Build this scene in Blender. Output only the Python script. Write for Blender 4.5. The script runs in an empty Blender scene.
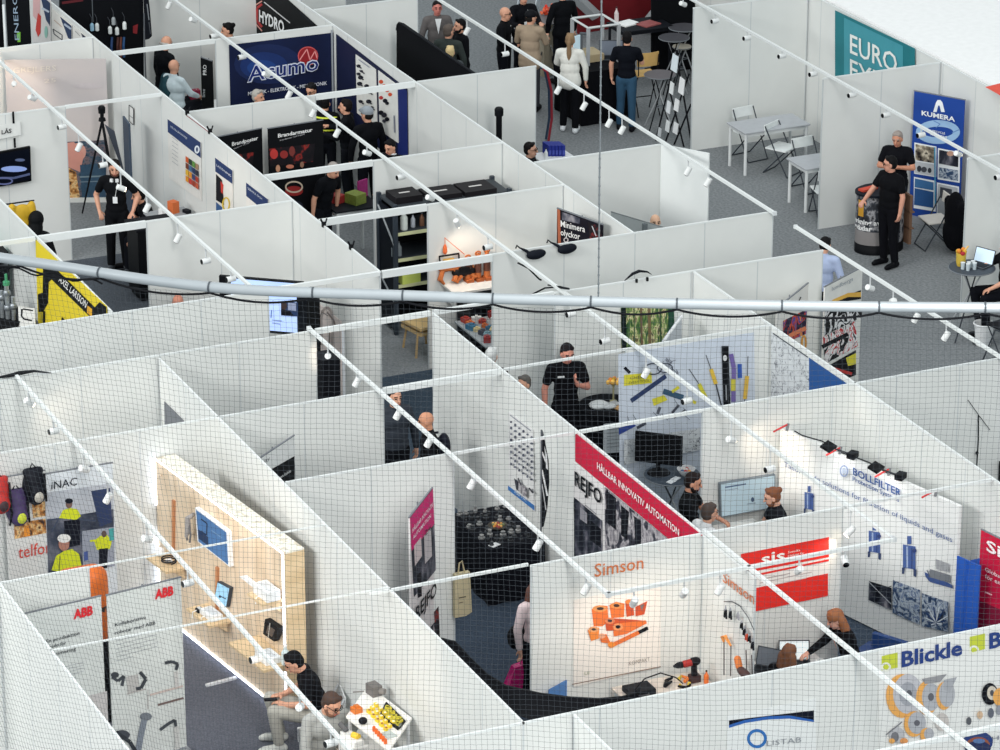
import bpy, bmesh, math, random
from mathutils import Vector as V, Matrix
random.seed(7)
S = bpy.context.scene
COL = S.collection
pi = math.pi
# ---------------------------------------------------------------- camera (long lens, from a high balcony)
F = 3741.9; PITCH = .378507; YAW = -1.148369
CAM = V((0, 0, 19.8))
def _frame():
    c, s = math.cos(YAW), math.sin(YAW)
    A = V((c, s, 0)); B = V((-s, c, 0))
    W = lambda v: V((A.dot(v), B.dot(v), v.z))
    f0 = V((0, math.cos(PITCH), -math.sin(PITCH))); r0 = V((1, 0, 0)); d0 = f0.cross(r0)
    return W(f0), W(r0), W(d0)
FW, RT, DN = _frame()
def ray(x, y): return RT*((x-500)/F) + DN*((y-375)/F) + FW
def pz(x, y, z): r = ray(x, y); return CAM + r*((z-CAM.z)/r.z)
def pX(x, y, X): r = ray(x, y); return CAM + r*(X/r.x)
def pY(x, y, Y): r = ray(x, y); return CAM + r*(Y/r.y)
cd = bpy.data.cameras.new('camera'); cam = bpy.data.objects.new('camera', cd); COL.objects.link(cam)
cd.sensor_width = 36; cd.lens = F*36/1000; cd.clip_end = 400
M3 = Matrix((RT, -DN, -FW)).transposed()
cam.matrix_world = Matrix.Translation(CAM) @ M3.to_4x4()
S.camera = cam
AWAY = math.atan2(FW.y, FW.x)         # heading of the view on the floor
def heading(deg):                     # 0 looks to the balcony, 90 to the picture's right, 180 away
    return AWAY + pi + math.radians(deg)
# ---------------------------------------------------------------- materials
MATS = {}
def lin(c): c /= 255; return c/12.92 if c <= .04045 else ((c+.055)/1.055)**2.4
def C(r, g=None, b=None, rough=.6, metal=0., var=.05, emit=0., sc=9., spec=.3):
    if isinstance(r, bpy.types.Material): return r
    if isinstance(r, (tuple, list)): return C(*r, rough=rough, metal=metal, var=var, emit=emit)
    if max(r, g, b) < 60 and not emit: r, g, b = int(r*.5), int(g*.55), int(b*.64); spec = .15
    k = (r, g, b, rough, metal, var, emit, sc)
    if k in MATS: return MATS[k]
    m = bpy.data.materials.new('finish_%d_%d_%d' % (r, g, b)); m.use_nodes = True
    nt = m.node_tree; p = nt.nodes['Principled BSDF']; col = (lin(r), lin(g), lin(b), 1)
    p.inputs['Roughness'].default_value = rough; p.inputs['Metallic'].default_value = metal
    p.inputs['Specular IOR Level'].default_value = spec
    if var:
        n = nt.nodes.new('ShaderNodeTexNoise'); n.inputs['Scale'].default_value = sc; n.inputs['Detail'].default_value = 3
        t = nt.nodes.new('ShaderNodeTexCoord'); nt.links.new(t.outputs['Object'], n.inputs['Vector'])
        x = nt.nodes.new('ShaderNodeMix'); x.data_type = 'RGBA'
        nt.links.new(n.outputs['Fac'], x.inputs[0])
        x.inputs[6].default_value = tuple(c*(1-var*2) for c in col[:3])+(1,)
        x.inputs[7].default_value = tuple(min(1, c*(1+var*2)) for c in col[:3])+(1,)
        nt.links.new(x.outputs[2], p.inputs['Base Color'])
    else: p.inputs['Base Color'].default_value = col
    if emit:
        p.inputs['Emission Color'].default_value = col; p.inputs['Emission Strength'].default_value = emit
    MATS[k] = m; return m
def noise(name, ramp, scale=4, stretch=(1, 1, 1), detail=4, rough=.6, const=False, emit=0., dist=0.):
    if name in MATS: return MATS[name]
    m = bpy.data.materials.new(name); m.use_nodes = True; nt = m.node_tree; p = nt.nodes['Principled BSDF']
    t = nt.nodes.new('ShaderNodeTexCoord'); mp = nt.nodes.new('ShaderNodeMapping'); mp.inputs['Scale'].default_value = stretch
    n = nt.nodes.new('ShaderNodeTexNoise'); n.inputs['Scale'].default_value = scale; n.inputs['Detail'].default_value = detail
    n.inputs['Distortion'].default_value = dist
    r = nt.nodes.new('ShaderNodeValToRGB'); e = r.color_ramp
    if const: e.interpolation = 'CONSTANT'
    while len(e.elements) < len(ramp): e.elements.new(.5)
    for q, (a, c) in zip(e.elements, ramp): q.position = a; q.color = (lin(c[0]), lin(c[1]), lin(c[2]), 1)
    L = nt.links.new
    L(t.outputs['Object'], mp.inputs['Vector']); L(mp.outputs[0], n.inputs['Vector']); L(n.outputs['Fac'], r.inputs[0]); L(r.outputs[0], p.inputs['Base Color'])
    p.inputs['Roughness'].default_value = rough; p.inputs['Specular IOR Level'].default_value = .2
    if emit:
        L(r.outputs[0], p.inputs['Emission Color']); p.inputs['Emission Strength'].default_value = emit
    MATS[name] = m; return m
WHITE = (225, 230, 230); BLACK = (16, 20, 27)
# ---------------------------------------------------------------- mesh builder
def frame_of(d):
    d = d.normalized(); a = V((0, 0, 1)) if abs(d.z) < .9 else V((1, 0, 0))
    u = a.cross(d).normalized(); return u, d.cross(u)
class MB:
    def __init__(s): s.v = []; s.f = []; s.m = []
    def add(s, vs, fs, m=0):
        o = len(s.v); s.v += [V(p) for p in vs]; s.f += [tuple(i+o for i in q) for q in fs]; s.m += [m]*len(fs); return s
    def box(s, a, b, m=0):
        x0, y0, z0 = a; x1, y1, z1 = b
        return s.add([(x0,y0,z0),(x1,y0,z0),(x1,y1,z0),(x0,y1,z0),(x0,y0,z1),(x1,y0,z1),(x1,y1,z1),(x0,y1,z1)],
                     [(0,3,2,1),(4,5,6,7),(0,1,5,4),(1,2,6,5),(2,3,7,6),(3,0,4,7)], m)
    def cbox(s, c, d, rz=0, m=0, tilt=None):          # centre, size, yaw
        R = Matrix.Rotation(rz, 3, 'Z')
        if tilt: R = R @ Matrix.Rotation(tilt[1], 3, tilt[0])
        h = [d[0]/2, d[1]/2, d[2]/2]; c = V(c)
        vs = [c + R @ V((sx*h[0], sy*h[1], sz*h[2])) for sz in (-1, 1) for sx, sy in ((-1,-1),(1,-1),(1,1),(-1,1))]
        return s.add(vs, [(0,3,2,1),(4,5,6,7),(0,1,5,4),(1,2,6,5),(2,3,7,6),(3,0,4,7)], m)
    def prism(s, pts, t, m=0):
        n = len(pts); t = V(t); pts = [V(p) for p in pts]
        return s.add(pts + [p+t for p in pts], [tuple(range(n))[::-1], tuple(range(n, 2*n))] + [(i, (i+1) % n, n+(i+1) % n, n+i) for i in range(n)], m)
    def poly(s, pts, m=0): return s.add(pts, [tuple(range(len(pts)))], m)
    def tube(s, pts, r, n=6, m=0, closed=False, cap=True, flat=1.):
        pts = [V(p) for p in pts]; k = len(pts); vs = []; prev = None
        for i, p in enumerate(pts):
            d = (pts[(i+1) % k]-pts[i-1]) if closed else (pts[min(i+1, k-1)]-pts[max(i-1, 0)])
            if d.length < 1e-9: d = V((0, 0, 1))
            if prev is None: u, w = frame_of(d)
            else:
                d.normalize(); u = (prev - d*prev.dot(d)); u = u.normalized() if u.length > 1e-6 else frame_of(d)[0]; w = d.cross(u)
            prev = u; rr = r[i] if isinstance(r, (list, tuple)) else r
            vs += [p + (u*math.cos(2*pi*j/n) + w*(flat*math.sin(2*pi*j/n)))*rr for j in range(n)]
        fs = []
        for i in range(k if closed else k-1):
            a = i*n; b = ((i+1) % k)*n
            fs += [(a+j, a+(j+1) % n, b+(j+1) % n, b+j) for j in range(n)]
        if cap and not closed: fs += [tuple(range(n))[::-1], tuple((k-1)*n+j for j in range(n))]
        return s.add(vs, fs, m)
    def ell(s, c, r, m=0, R=None, nu=12, nv=8):
        c = V(c); vs = []; fs = []
        if not isinstance(r, (tuple, list)): r = (r, r, r)
        def pt(a, b):
            q = V((r[0]*math.sin(a)*math.cos(b), r[1]*math.sin(a)*math.sin(b), r[2]*math.cos(a)))
            return c + (R @ q if R else q)
        vs.append(pt(0, 0))
        for i in range(1, nv): vs += [pt(pi*i/nv, 2*pi*j/nu) for j in range(nu)]
        vs.append(pt(pi, 0)); L = len(vs)-1
        fs += [(0, 1+j, 1+(j+1) % nu) for j in range(nu)]
        for i in range(nv-2):
            a = 1+i*nu; fs += [(a+j, a+nu+j, a+nu+(j+1) % nu, a+(j+1) % nu) for j in range(nu)]
        a = 1+(nv-2)*nu; fs += [(a+j, L, a+(j+1) % nu) for j in range(nu)]
        return s.add(vs, fs, m)
    def cap(s, a, b, ra, rb=None, m=0, n=12):          # capsule with two radii
        a = V(a); b = V(b); rb = ra if rb is None else rb
        if (b-a).length < 1e-5: return s.ell(a, ra, m)
        d = (b-a).normalized(); pts = []; rs = []
        for t in (-1, -.92, -.7, -.38, 0): pts.append(a+d*ra*t); rs.append(ra*math.sqrt(max(1-t*t, 0))+1e-4)
        for t in (0, .38, .7, .92, 1): pts.append(b+d*rb*t); rs.append(rb*math.sqrt(max(1-t*t, 0))+1e-4)
        return s.tube(pts, rs, n, m)
    def lathe(s, o, prof, n=20, m=0, sq=1.):           # profile [(r, z)] round a vertical axis
        o = V(o); k = len(prof)
        vs = [o + V((r*math.cos(2*pi*j/n), r*math.sin(2*pi*j/n)*sq, z)) for r, z in prof for j in range(n)]
        fs = [(i*n+j, i*n+(j+1) % n, (i+1)*n+(j+1) % n, (i+1)*n+j) for i in range(k-1) for j in range(n)]
        fs += [tuple(range(n))[::-1], tuple((k-1)*n+j for j in range(n))]
        return s.add(vs, fs, m)
    def build(s, name, mats, parent=None, smooth=False, local=False, bev=0):
        me = bpy.data.meshes.new(name)
        off = parent.location if (parent is not None and not local) else V((0, 0, 0))
        if parent is not None and not local and parent.parent is not None: off = off + parent.parent.location
        me.from_pydata([p-off for p in s.v], [], s.f)
        if not isinstance(mats, (list, tuple)) or (mats and isinstance(mats[0], (int, float))): mats = [mats]
        for q in mats: me.materials.append(C(q))
        for p, i in zip(me.polygons, s.m): p.material_index = i; p.use_smooth = smooth
        bm = bmesh.new(); bm.from_mesh(me); bmesh.ops.recalc_face_normals(bm, faces=bm.faces); bm.to_mesh(me); bm.free()
        o = bpy.data.objects.new(name, me); COL.objects.link(o)
        if parent is not None: o.parent = parent
        if bev:
            q = o.modifiers.new('edge', 'BEVEL'); q.width = bev; q.segments = 2; q.limit_method = 'ANGLE'
        return o
LABELS = {}
def tag(o, label, cat, group=None, kind=None):
    o['label'] = label; o['category'] = cat
    if group: o['group'] = group
    if kind: o['kind'] = kind
    if label in LABELS and not group: print('DUP LABEL', label)
    LABELS[label] = 1
    return o
def thing(name, label, cat, loc=(0, 0, 0), rz=0, group=None):
    o = bpy.data.objects.new(name, None); COL.objects.link(o); o.location = V(loc); o.rotation_euler = (0, 0, rz); o.empty_display_size = .1
    return tag(o, label, cat, group)
def struct(o): o['kind'] = 'structure'; return o
# ---------------------------------------------------------------- flat prints on upright planes
class Plane:
    def __init__(s, o, n): s.o = V(o); s.n = V(n).normalized()
    def at(s, x, y, off=0.):
        r = ray(x, y); o = s.o + s.n*off
        return CAM + r*((o-CAM).dot(s.n)/r.dot(s.n))
def PX(X): return Plane((X, 0, 0), (1, 0, 0))
def PY(Y): return Plane((0, Y, 0), (0, -1, 0))
def PV(a, b):                                            # upright plane through two floor points, facing the balcony
    a, b = V(a), V(b); d = b-a; n = V((d.y, -d.x, 0)).normalized()
    if n.dot(FW) > 0: n = -n
    return Plane(a, n)
def shrink(o): return o
def prints(pl, items, name='print', parent=None, off=.004, step=.0007, tf=None):
    b = MB(); mats = []
    if tf:
        g = lambda q: (tf[0]+q[0]/tf[2], tf[1]+q[1]/tf[2]); L_ = []
        for it in items:
            if it[0] == 'p': L_.append(('p', [g(q) for q in it[1]], it[-1]))
            elif it[0] == 'l': L_.append(('l', [g(q) for q in it[1]], it[2]/tf[2], it[-1]))
            elif it[0] in 'er': x, y = g(it[1:3]); L_.append((it[0], x, y)+tuple(v/tf[2] for v in it[3:-1])+(it[-1],))
        items = L_
    for i, it in enumerate(items):
        k = it[0]; col = C(it[-1])
        if col not in mats: mats.append(col)
        m = mats.index(col); z = off+step*i
        if k == 'p': b.poly([pl.at(x, y, z) for x, y in it[1]], m)
        elif k == 'e':
            _, x, y, rx, ry, _c = it; b.poly([pl.at(x+rx*math.cos(2*pi*j/20), y+ry*math.sin(2*pi*j/20), z) for j in range(20)], m)
        elif k == 'r':
            _, x, y, rx, ry, w, _c = it; n = 28
            q = [pl.at(x+(rx-d)*math.cos(2*pi*j/n), y+(ry-d)*math.sin(2*pi*j/n), z) for d in (0, w) for j in range(n)]
            b.add(q, [(j, (j+1) % n, n+(j+1) % n, n+j) for j in range(n)], m)
        elif k == 'l':
            _, pts, w, _c = it
            for (x0, y0), (x1, y1) in zip(pts, pts[1:]):
                L = math.hypot(x1-x0, y1-y0) or 1; ax, ay = -(y1-y0)/L*w/2, (x1-x0)/L*w/2
                b.poly([pl.at(x0+ax, y0+ay, z), pl.at(x1+ax, y1+ay, z), pl.at(x1-ax, y1-ay, z), pl.at(x0-ax, y0-ay, z)], m)
    return b.build(name, mats, parent)
_TX = {}
def text_mesh(s, bold=0.):
    if (s, bold) in _TX: return _TX[(s, bold)]
    cu = bpy.data.curves.new('lettering', 'FONT'); cu.body = s; cu.size = 1; cu.offset = bold; cu.resolution_u = 2
    o = bpy.data.objects.new('lettering', cu); COL.objects.link(o); bpy.context.view_layer.update()
    me = bpy.data.meshes.new_from_object(o.evaluated_get(bpy.context.evaluated_depsgraph_get()))
    r = ([v.co.copy() for v in me.vertices], [tuple(p.vertices) for p in me.polygons])
    bpy.data.objects.remove(o); bpy.data.meshes.remove(me); _TX[(s, bold)] = r; return r
CAPH = None
def lettering(pl, s, a, b, h, col, parent=None, bold=0., off=.02, up=None, name='lettering'):
    """s set from pixel a to pixel b on plane pl, capitals h pixels tall"""
    global CAPH
    if CAPH is None: CAPH = max(v.y for v in text_mesh('H')[0])
    vs, fs = text_mesh(s, bold); x0 = min(v.x for v in vs); x1 = max(v.x for v in vs)
    A = pl.at(a[0], a[1], off); B = pl.at(b[0], b[1], off)
    T = pl.at(a[0]+(up[0] if up else 0), a[1]-(up[1] if up else h), off)-A
    m = MB(); m.add([A + (B-A)*((v.x-x0)/(x1-x0)) + T*(v.y/CAPH) for v in vs], fs)
    return m.build(name, col, parent)
def board(name, label, cat, pl, quad, col, t=.012, group=None, back=0.):
    """a board whose four corner pixels lie on plane pl (front face), t thick"""
    q = [pl.at(x, y, 0) for x, y in quad]; c = (q[0]+q[1]+q[2]+q[3])/4; lo = min(p.z for p in q)
    e = thing(name, label, cat, (c.x, c.y, lo), 0, group)
    b = MB(); b.prism(q, pl.n*(-t)); b.build('panel', col, e)
    return e
# ---------------------------------------------------------------- the hall and the booth walls
wallm = C(222, 224, 222, rough=.55, var=.02, sc=3); railm = C(226, 230, 230, rough=.4, var=.01); jointm = C(196, 201, 203, rough=.4, var=.03)
carpet = noise('grey_hall_carpet', [(.3, (110, 115, 119)), (.5, (128, 132, 135)), (.7, (144, 147, 149))], scale=24, detail=6, rough=.95)
f = MB(); f.box((-80, 2, -.1), (-22, 42, 0)); struct(f.build('floor', carpet))
def carpet_tile(name, label, x0, y0, x1, y1, col, z=.006):
    b = MB(); b.box((x0, y0, 0), (x1, y1, z)); c = noise('carpet_%d_%d_%d' % col, [(.3, tuple(int(k*.82) for k in col)), (.55, col), (.75, tuple(int(k*1.15) for k in col))], scale=45, detail=5, rough=.95)
    o = b.build(name, c); tag(o, label, 'carpet'); return o
TOP = 2.5
def wall(axis, p, a, b, h=TOP, face=1):
    """axis 'X': upright at X=p from Y=a to b (seen face to +X); axis 'Y': at Y=p from X=a to b (seen face to -Y)"""
    t = .024; g = MB(); r = MB()
    def bx(B, u0, u1, d0, d1, z0, z1, mi=0):
        if axis == 'X': B.box((p-d1, u0, z0), (p-d0, u1, z1), mi)
        else: B.box((u0, p+d0, z0), (u1, p+d1, z1), mi)
    bx(g, a+.01, b-.01, .004, t-.004, 0, h-.02)
    bx(r, a, b, 0, t, h-.022, h)
    n = max(1, round(abs(b-a)/.98))
    for i in range(n+1):
        u = a+(b-a)*i/n; w = .018 if i in (0, n) else .007
        bx(r, max(a+.002, u-w), min(b-.002, u+w), .002, t-.002, 0, h-.02, 1)
    o = struct(g.build('partition_wall', wallm)); r.build('wall_frame', [railm, jointm], o); return o
def lintel(axis, p, a, b, z=TOP, h=.075, t=.05):
    g = MB(); t = min(t, max(h*.9, .016))
    if axis == 'X': g.box((p-t, a, z-h), (p, b, z))
    else: g.box((a, p, z-h), (b, p+t, z))
    return struct(g.build('lintel_beam', railm))
Wl = lambda *a: wall('X', *a)
for X, a, b in [(-55.9, 12.5, 17.9), (-52.55, 12.5, 16.35), (-54.95, 19.65, 21.7), (-51.5, 17.94, 20.04), (-51.5, 21.74, 23.78),
                (-47.0, 15.71, 17.9), (-48.18, 19.62, 21.7), (-47.14, 21.74, 23.83), (-46.05, 19.57, 21.7),
                (-43.74, 11.5, 16.3), (-43.78, 19.56, 23.9), (-42.08, 11, 16.32), (-42.08, 19.71, 23.76), (-39.83, 11, 16.33),
                (-39.85, 19.66, 21.75), (-37.62, 14.17, 16.32), (-37.62, 19.62, 26.0), (-34.32, 15.8, 19.76), (-30.88, 12, 23.0),
                (-36.3, 9.2, 11.33), (-53.41, 27.53, 29.7), (-49.05, 27.58, 29.7), (-44.7, 27.6, 29.7), (-58.5, 19.62, 21.7), (-55.9, 21.74, 23.62), (-58.6, 21.74, 23.4)]: Wl(X, a, b)
for Y, a, b in [(14.12, -49.2, -43.8), (17.9, -59.5, -43.78), (21.7, -59.1, -43.8), (14.13, -41.98, -30.88), (17.93, -42.06, -34.3),
                (21.75, -42.05, -30.88), (17.92, -34.28, -33.02), (10.28, -36.3, -28), (29.72, -59, -42), (14.68, -30.84, -27)]: wall('Y', Y, a, b)
for X, a, b, h in [(-52.55, 16.35, 17.9, .05), (-54.95, 17.93, 19.65, .07), (-51.5, 20.04, 21.7, .09), (-47.0, 14.15, 15.71, .1), (-48.18, 17.94, 19.62, .09), (-46.05, 17.94, 19.57, .1),
                   (-43.76, 16.3, 17.9, .06), (-43.76, 17.94, 19.56, .1), (-42.1, 16.32, 17.93, .07), (-42.1, 17.97, 19.71, .06), (-39.85, 16.33, 17.93, .08), (-39.85, 17.97, 19.66, .031),
                   (-37.62, 16.32, 17.93, .032), (-37.62, 17.97, 19.62, .04), (-34.38, 13.9, 15.8, .032), (-34.32, 19.76, 21.75, .034), (-36.3, 11.33, 14.13, .018), (-34.45, 10.28, 14.13, .018), (-28.85, 14.7, 20, .05)]: lintel('X', X, a, b, h=h)
lintel('X', -47.0, 12.0, 14.1, h=.06)
# swing panel closing the end of one booth
q0, q1 = pz(662, 144, 2.5), pz(710, 153, 2.5); d = (q1-q0); d.z = 0
b = MB(); e = struct(thing('door_1', 'x', 'door', (q0.x, q0.y, 0))); del e['label']; del e['category']; n = V((d.y, -d.x, 0)).normalized()*.03
b.prism([V((q0.x, q0.y, .05)), V((q1.x, q1.y, .05)), V((q1.x, q1.y, 2.5)), V((q0.x, q0.y, 2.5))], n); b.build('door_panel', railm, e)
b = MB(); b.tube([q0+d*.45+V((0, 0, -2.4)), q0+d*.45], .012); b.build('door_frame', (150, 156, 160), e)
# white fabric roof of the stand beyond the last wall
b = MB(); ro = tag(b.prism([V((-70, 29.765, 2.49)), V((-40, 29.765, 2.49)), V((-40, 44, 2.8)), V((-70, 44, 2.8))], (0, 0, .05)).build('canopy_roof', (250, 250, 250)), 'flat white fabric roof of the stand behind the green banner', 'canopy')
b = MB(); p = [(985, 87), (1001, 83), (1001, 96), (996, 93)]; b.poly([pz(x, y, 2.55+(pz(x, y, 2.55).y-29.765)*.0218) for x, y in p]); b.build('red_stripe', (226, 84, 66), ro)
# carpets inside the booths
for a in [('carpet', 'dark blue grey carpet of the stand with the wooden display wall', -39.8, 10.3, -34.4, 14.1, (98, 101, 112)),
          ('carpet', 'dark blue carpet under the black cloth table and the white high table', -42.0, 14.2, -30.95, 21.7, (62, 74, 90)),
          ('carpet', 'dark blue carpet under the steel rack and round the wooden stool', -46, 17.95, -42.1, 21.65, (60, 74, 88)),
          ('carpet', 'blue grey carpet the man in black polo stands on', -52.5, 14.2, -47.1, 17.85, (78, 84, 92))]: carpet_tile(*a)
# ---------------------------------------------------------------- lighting rails and their spotlights
ORD = 'first second third fourth fifth sixth seventh eighth ninth tenth eleventh twelfth thirteenth fourteenth fifteenth sixteenth seventeenth eighteenth nineteenth twentieth twenty-first'.split()
RAILS = {}
def rail(key, axis, p, a, b, label, z=2.535):
    g = MB(); e = thing('lighting_rail', label, 'rail', (p, a, z) if axis == 'X' else (a, p, z))
    if axis == 'X': g.box((p-.02, a, z-.02), (p+.02, b, z+.02))
    else: g.box((a, p-.02, z-.02), (b, p+.02, z+.02))
    g.build('rail_profile', railm, e)
    for t in ((a-.012, a+.03), (b-.03, b+.012)):
        c = MB()
        if axis == 'X': c.box((p-.026, t[0], z-.026), (p+.026, t[1], z+.026))
        else: c.box((t[0], p-.026, z-.026), (t[1], p+.026, z+.026))
        c.build('end_cap', (210, 214, 216), e)
    RAILS[key] = (axis, p, z)
def rail_end(axis, p, x, y, z=2.535): q = pz(x, y, z); return q.x if axis == 'Y' else q.y
rail('a', 'Y', 16.08, -60, -43.75, 'white lighting rail over the stand with the dusk photo backdrop')
rail('b', 'Y', 19.78, -59, -33.25, 'longest white lighting rail, running past the navy globe poster and the orange tools')
rail('c', 'Y', 23.82, -57, -43.6, 'white lighting rail beside the aisle with the woman in white jacket')
rail('d', 'Y', 27.68, -56, -42, 'white lighting rail over the two grey tables')
rail('e', 'Y', 23.82, -43.0, -37.5, 'white lighting rail over the grey floor by the round bistro table')
rail('f', 'Y', 16.22, -42.1, -33.2, 'white lighting rail that ends over the orange socket poster')
rail('g', 'Y', 12.28, -42.1, -29, 'white lighting rail in front of the wooden display wall')
rail('h', 'X', -33.22, 16.22, 19.8, 'short white front rail across the orange socket poster and the red poster', z=2.535)
rail('i', 'Y', 17.95, -34.3, -27.5, 'white rail between the tool stand and the laptop table, crossing the wheel poster')
spotm = C(232, 234, 234, rough=.4, var=.02); lensm = C(14, 16, 20, rough=.2)
glowm = C(255, 236, 205, emit=14.)
cnt = {}; W = (1, .80, .62)
def spotlight(key, x, y, where, aim='l', lamp=0., col=(1, .80, .6), size=75, to=None):
    axis, p, z = RAILS[key]; c = pX(x, y, p) if axis == 'X' else pY(x, y, p)
    c.z = max(min(c.z, z-.09), z-.3)
    A = {'l': V((.12, -1, -.02)), 'r': V((-.35, 1, -.5)), 'd': V((-.2, -.5, -1)), 'f': V((1, -.3, -.35)), 'b': V((-1, .25, -.45))}[aim]
    if to is not None: A = V(to)-c
    A.normalize(); i = cnt.get(key, 0); cnt[key] = i+1
    e = thing('spotlight', '%s spotlight from the %s end of the %s' % (ORD[i], 'black table' if key == 'h' else 'upper', where), 'spotlight', c, 0, None)
    g = MB(); u, w = frame_of(A); g.tube([c-A*.065, c-A*.06, c+A*.058, c+A*.065], [.034, .041, .041, .040], 14); g.build('housing', spotm, e)
    g = MB(); g.tube([c+A*.0655, c+A*.071], .036, 14); g.build('lens', glowm if lamp else lensm, e)
    g = MB(); top = V((c.x, p, z-.02)) if axis == 'Y' else V((p, c.y, z-.02)); g.tube([c, c*.4+top*.6, top], [.012, .010, .014], 6); g.build('bracket', (205, 208, 210), e)
    if lamp:
        L = bpy.data.lights.new('spot_lamp', 'SPOT'); L.energy = lamp; L.color = col; L.spot_size = math.radians(size); L.spot_blend = .8; L.shadow_soft_size = .04
        o = bpy.data.objects.new('spot_lamp', L); COL.objects.link(o); o.parent = e; o.location = A*.1
        o.rotation_mode = 'QUATERNION'; o.rotation_quaternion = A.to_track_quat('-Z', 'Y')
    return e
D = {'a': 'rail over the dusk photo backdrop', 'b': 'longest rail, past the navy globe poster', 'c': 'rail beside the woman in white jacket', 'd': 'rail over the two grey tables',
     'e': 'rail by the round bistro table', 'f': 'rail that ends over the orange socket poster', 'g': 'rail before the wooden display wall', 'h': 'front rail across the orange socket poster', 'i': 'rail crossing the wheel poster'}
def run(key, L):
    for it in L: spotlight(key, it[0], it[1], D[key], it[2] if len(it) > 2 else 'l', *it[3:])
W = (1, .80, .62)
run('a', [(14, 84, 'b', 34), (32, 98, 'r'), (62, 127, 'l'), (79, 147, 'd'), (103, 165, 'l'), (121, 188, 'r', 26, W, 100, (-49.2, 17.9, 1.3)), (147, 208, 'd'), (178, 238, 'd'), (206, 261, 'l'), (231, 279, 'l')])
run('b', [(169, 5, 'd'), (193, 20, 'r'), (214, 36, 'l'), (242, 57, 'l'), (266, 74, 'r'), (289, 95, 'd'), (313, 113, 'd'), (337, 133, 'd'), (367, 153, 'r'), (401, 177, 'l'), (430, 197, 'r'),
          (457, 223, 'r', 25, W, 90, (-46.0, 20.4, 1.2)), (488, 247, 'l'), (571, 314, 'l'), (605, 341, 'l'), (646, 373, 'd'), (687, 401, 'l'), (731, 440, 'r', 22), (770, 469, 'l'), (850, 531, 'b', 13, W, 95, (-34.3, 19.0, 1.4))])

run('c', [(467, 31, 'd'), (505, 54, 'l'), (558, 90, 'd'), (584, 106, 'd'), (609, 123, 'd'), (622, 130, 'd'), (688, 171, 'd'), (708, 182, 'd')])
run('d', [(683, 4, 'r'), (715, 21, 'l'), (747, 38, 'l'), (782, 56, 'l'), (813, 74, 'l'), (852, 95, 'l'), (886, 115, 'l'), (921, 135, 'l'), (958, 154, 'r', 22), (999, 177, 'l')])
run('e', [(870, 288, 'r'), (893, 301, 'b'), (916, 318, 'd'), (946, 336, 'd')])
run('f', [(328, 356, 'd', 16, W, 60, (-45.2, 17.85, .9)), (357, 382, 'd'), (398, 413, 'd'), (429, 441, 'd'), (472, 484, 'd'), (538, 545, 'd'), (586, 589, 'd')])
run('g', [(29, 402, 'b', 11, W, 110, (-42.0, 14.0, .9)), (54, 431, 'l'), (84, 469, 'r'), (108, 498, 'd'), (147, 539, 'r', 26, W, 90), (188, 583, 'l'), (256, 659, 'l'), (300, 707, 'r', 46, W, 110, (-35.4, 14.1, 1.2)), (331, 743, 'l')])
run('h', [(634, 602, 'f', 19, W, 105, (-34.3, 16.6, .9)), (684, 593, 'f', 20, W, 105, (-34.3, 17.3, 1.2)), (720, 589, 'd'), (799, 570, 'b', 10, W, 90, (-34.3, 18.6, 1.5)), (845, 561, 'f')])
# ---------------------------------------------------------------- steel pipe and safety net hanging in front
ZP = 12.8
ctl = [(-240, 212), (-60, 247), (0, 257.5), (52, 265), (100, 272.5), (150, 280), (210, 287), (260, 290.5), (313, 292.6), (403, 295.4), (493, 298.6), (591, 301.4), (677, 303.6), (782, 305.6), (879, 306.8), (985, 307.6), (1060, 308), (1240, 308.4), (1420, 307)]
pw = [pz(x, y, ZP) for x, y in ctl]
def along(t):                                    # smooth curve through the measured points, by pixel column
    xs = [c[0] for c in ctl]
    t = min(max(t, xs[0]), xs[-1]-.01); i = max(j for j in range(len(xs)-1) if xs[j] <= t); u = (t-xs[i])/(xs[i+1]-xs[i])
    p = [pw[max(i-1, 0)], pw[i], pw[i+1], pw[min(i+2, len(pw)-1)]]
    return p[1]*1 + (p[2]-p[0])*(.5*u) + (p[0]*2-p[1]*5+p[2]*4-p[3])*(.5*u*u) + (p[1]*3-p[0]-p[2]*3+p[3])*(.5*u**3)
fine = [along(-240+1660*i/380) for i in range(381)]
cum = [0]
for a_, b_ in zip(fine, fine[1:]): cum.append(cum[-1]+(b_-a_).length)
def at_len(s):
    s = min(max(s, 0), cum[-1]-1e-6); i = max(0, min(len(cum)-2, next((k for k in range(len(cum)-1) if cum[k+1] >= s), len(cum)-2)))
    u = (s-cum[i])/(cum[i+1]-cum[i]); return fine[i]*(1-u)+fine[i+1]*u
pipe = thing('net_pipe', 'long grey steel pipe hanging across the view over all booths', 'pipe', fine[160])
b = MB(); b.tube(fine, .0285, 16); b.build('pipe_tube', C(150, 157, 162, rough=.4, metal=.3, var=.03), pipe, smooth=True)
CL = [100, 210, 313, 403, 493, 591, 677, 782, 879, 985, 1090, 1195, 1300]
for x in CL[0:]:
    p = along(x); t = (along(x+3)-along(x-3)).normalized(); b = MB(); b.tube([p-t*.005, p+t*.005], .0315, 14); b.build('clamp_ring', (60, 66, 72), pipe)
black = C(20, 22, 28, rough=.8)
lash = MB(); pts = []
cl = [-240, -110, 20]+CL+[1415]
for a_, b_ in zip(cl, cl[1:]):
    for i in range(12):
        u = i/12; p = along(a_+(b_-a_)*u); pts.append(p+V((0, 0, -.034-.034*4*u*(1-u)*(1 if b_-a_ > 60 else .5))) - FW*.01)
lash.tube(pts, .0062, 6)
pts2 = [along(-60+i*6)+V((0, 0, -.045-.03*math.sin(i*.5)**2)) for i in range(28)]; lash.tube(pts2, .005, 6)
lash.build('lashing_cord', black, pipe)
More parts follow.
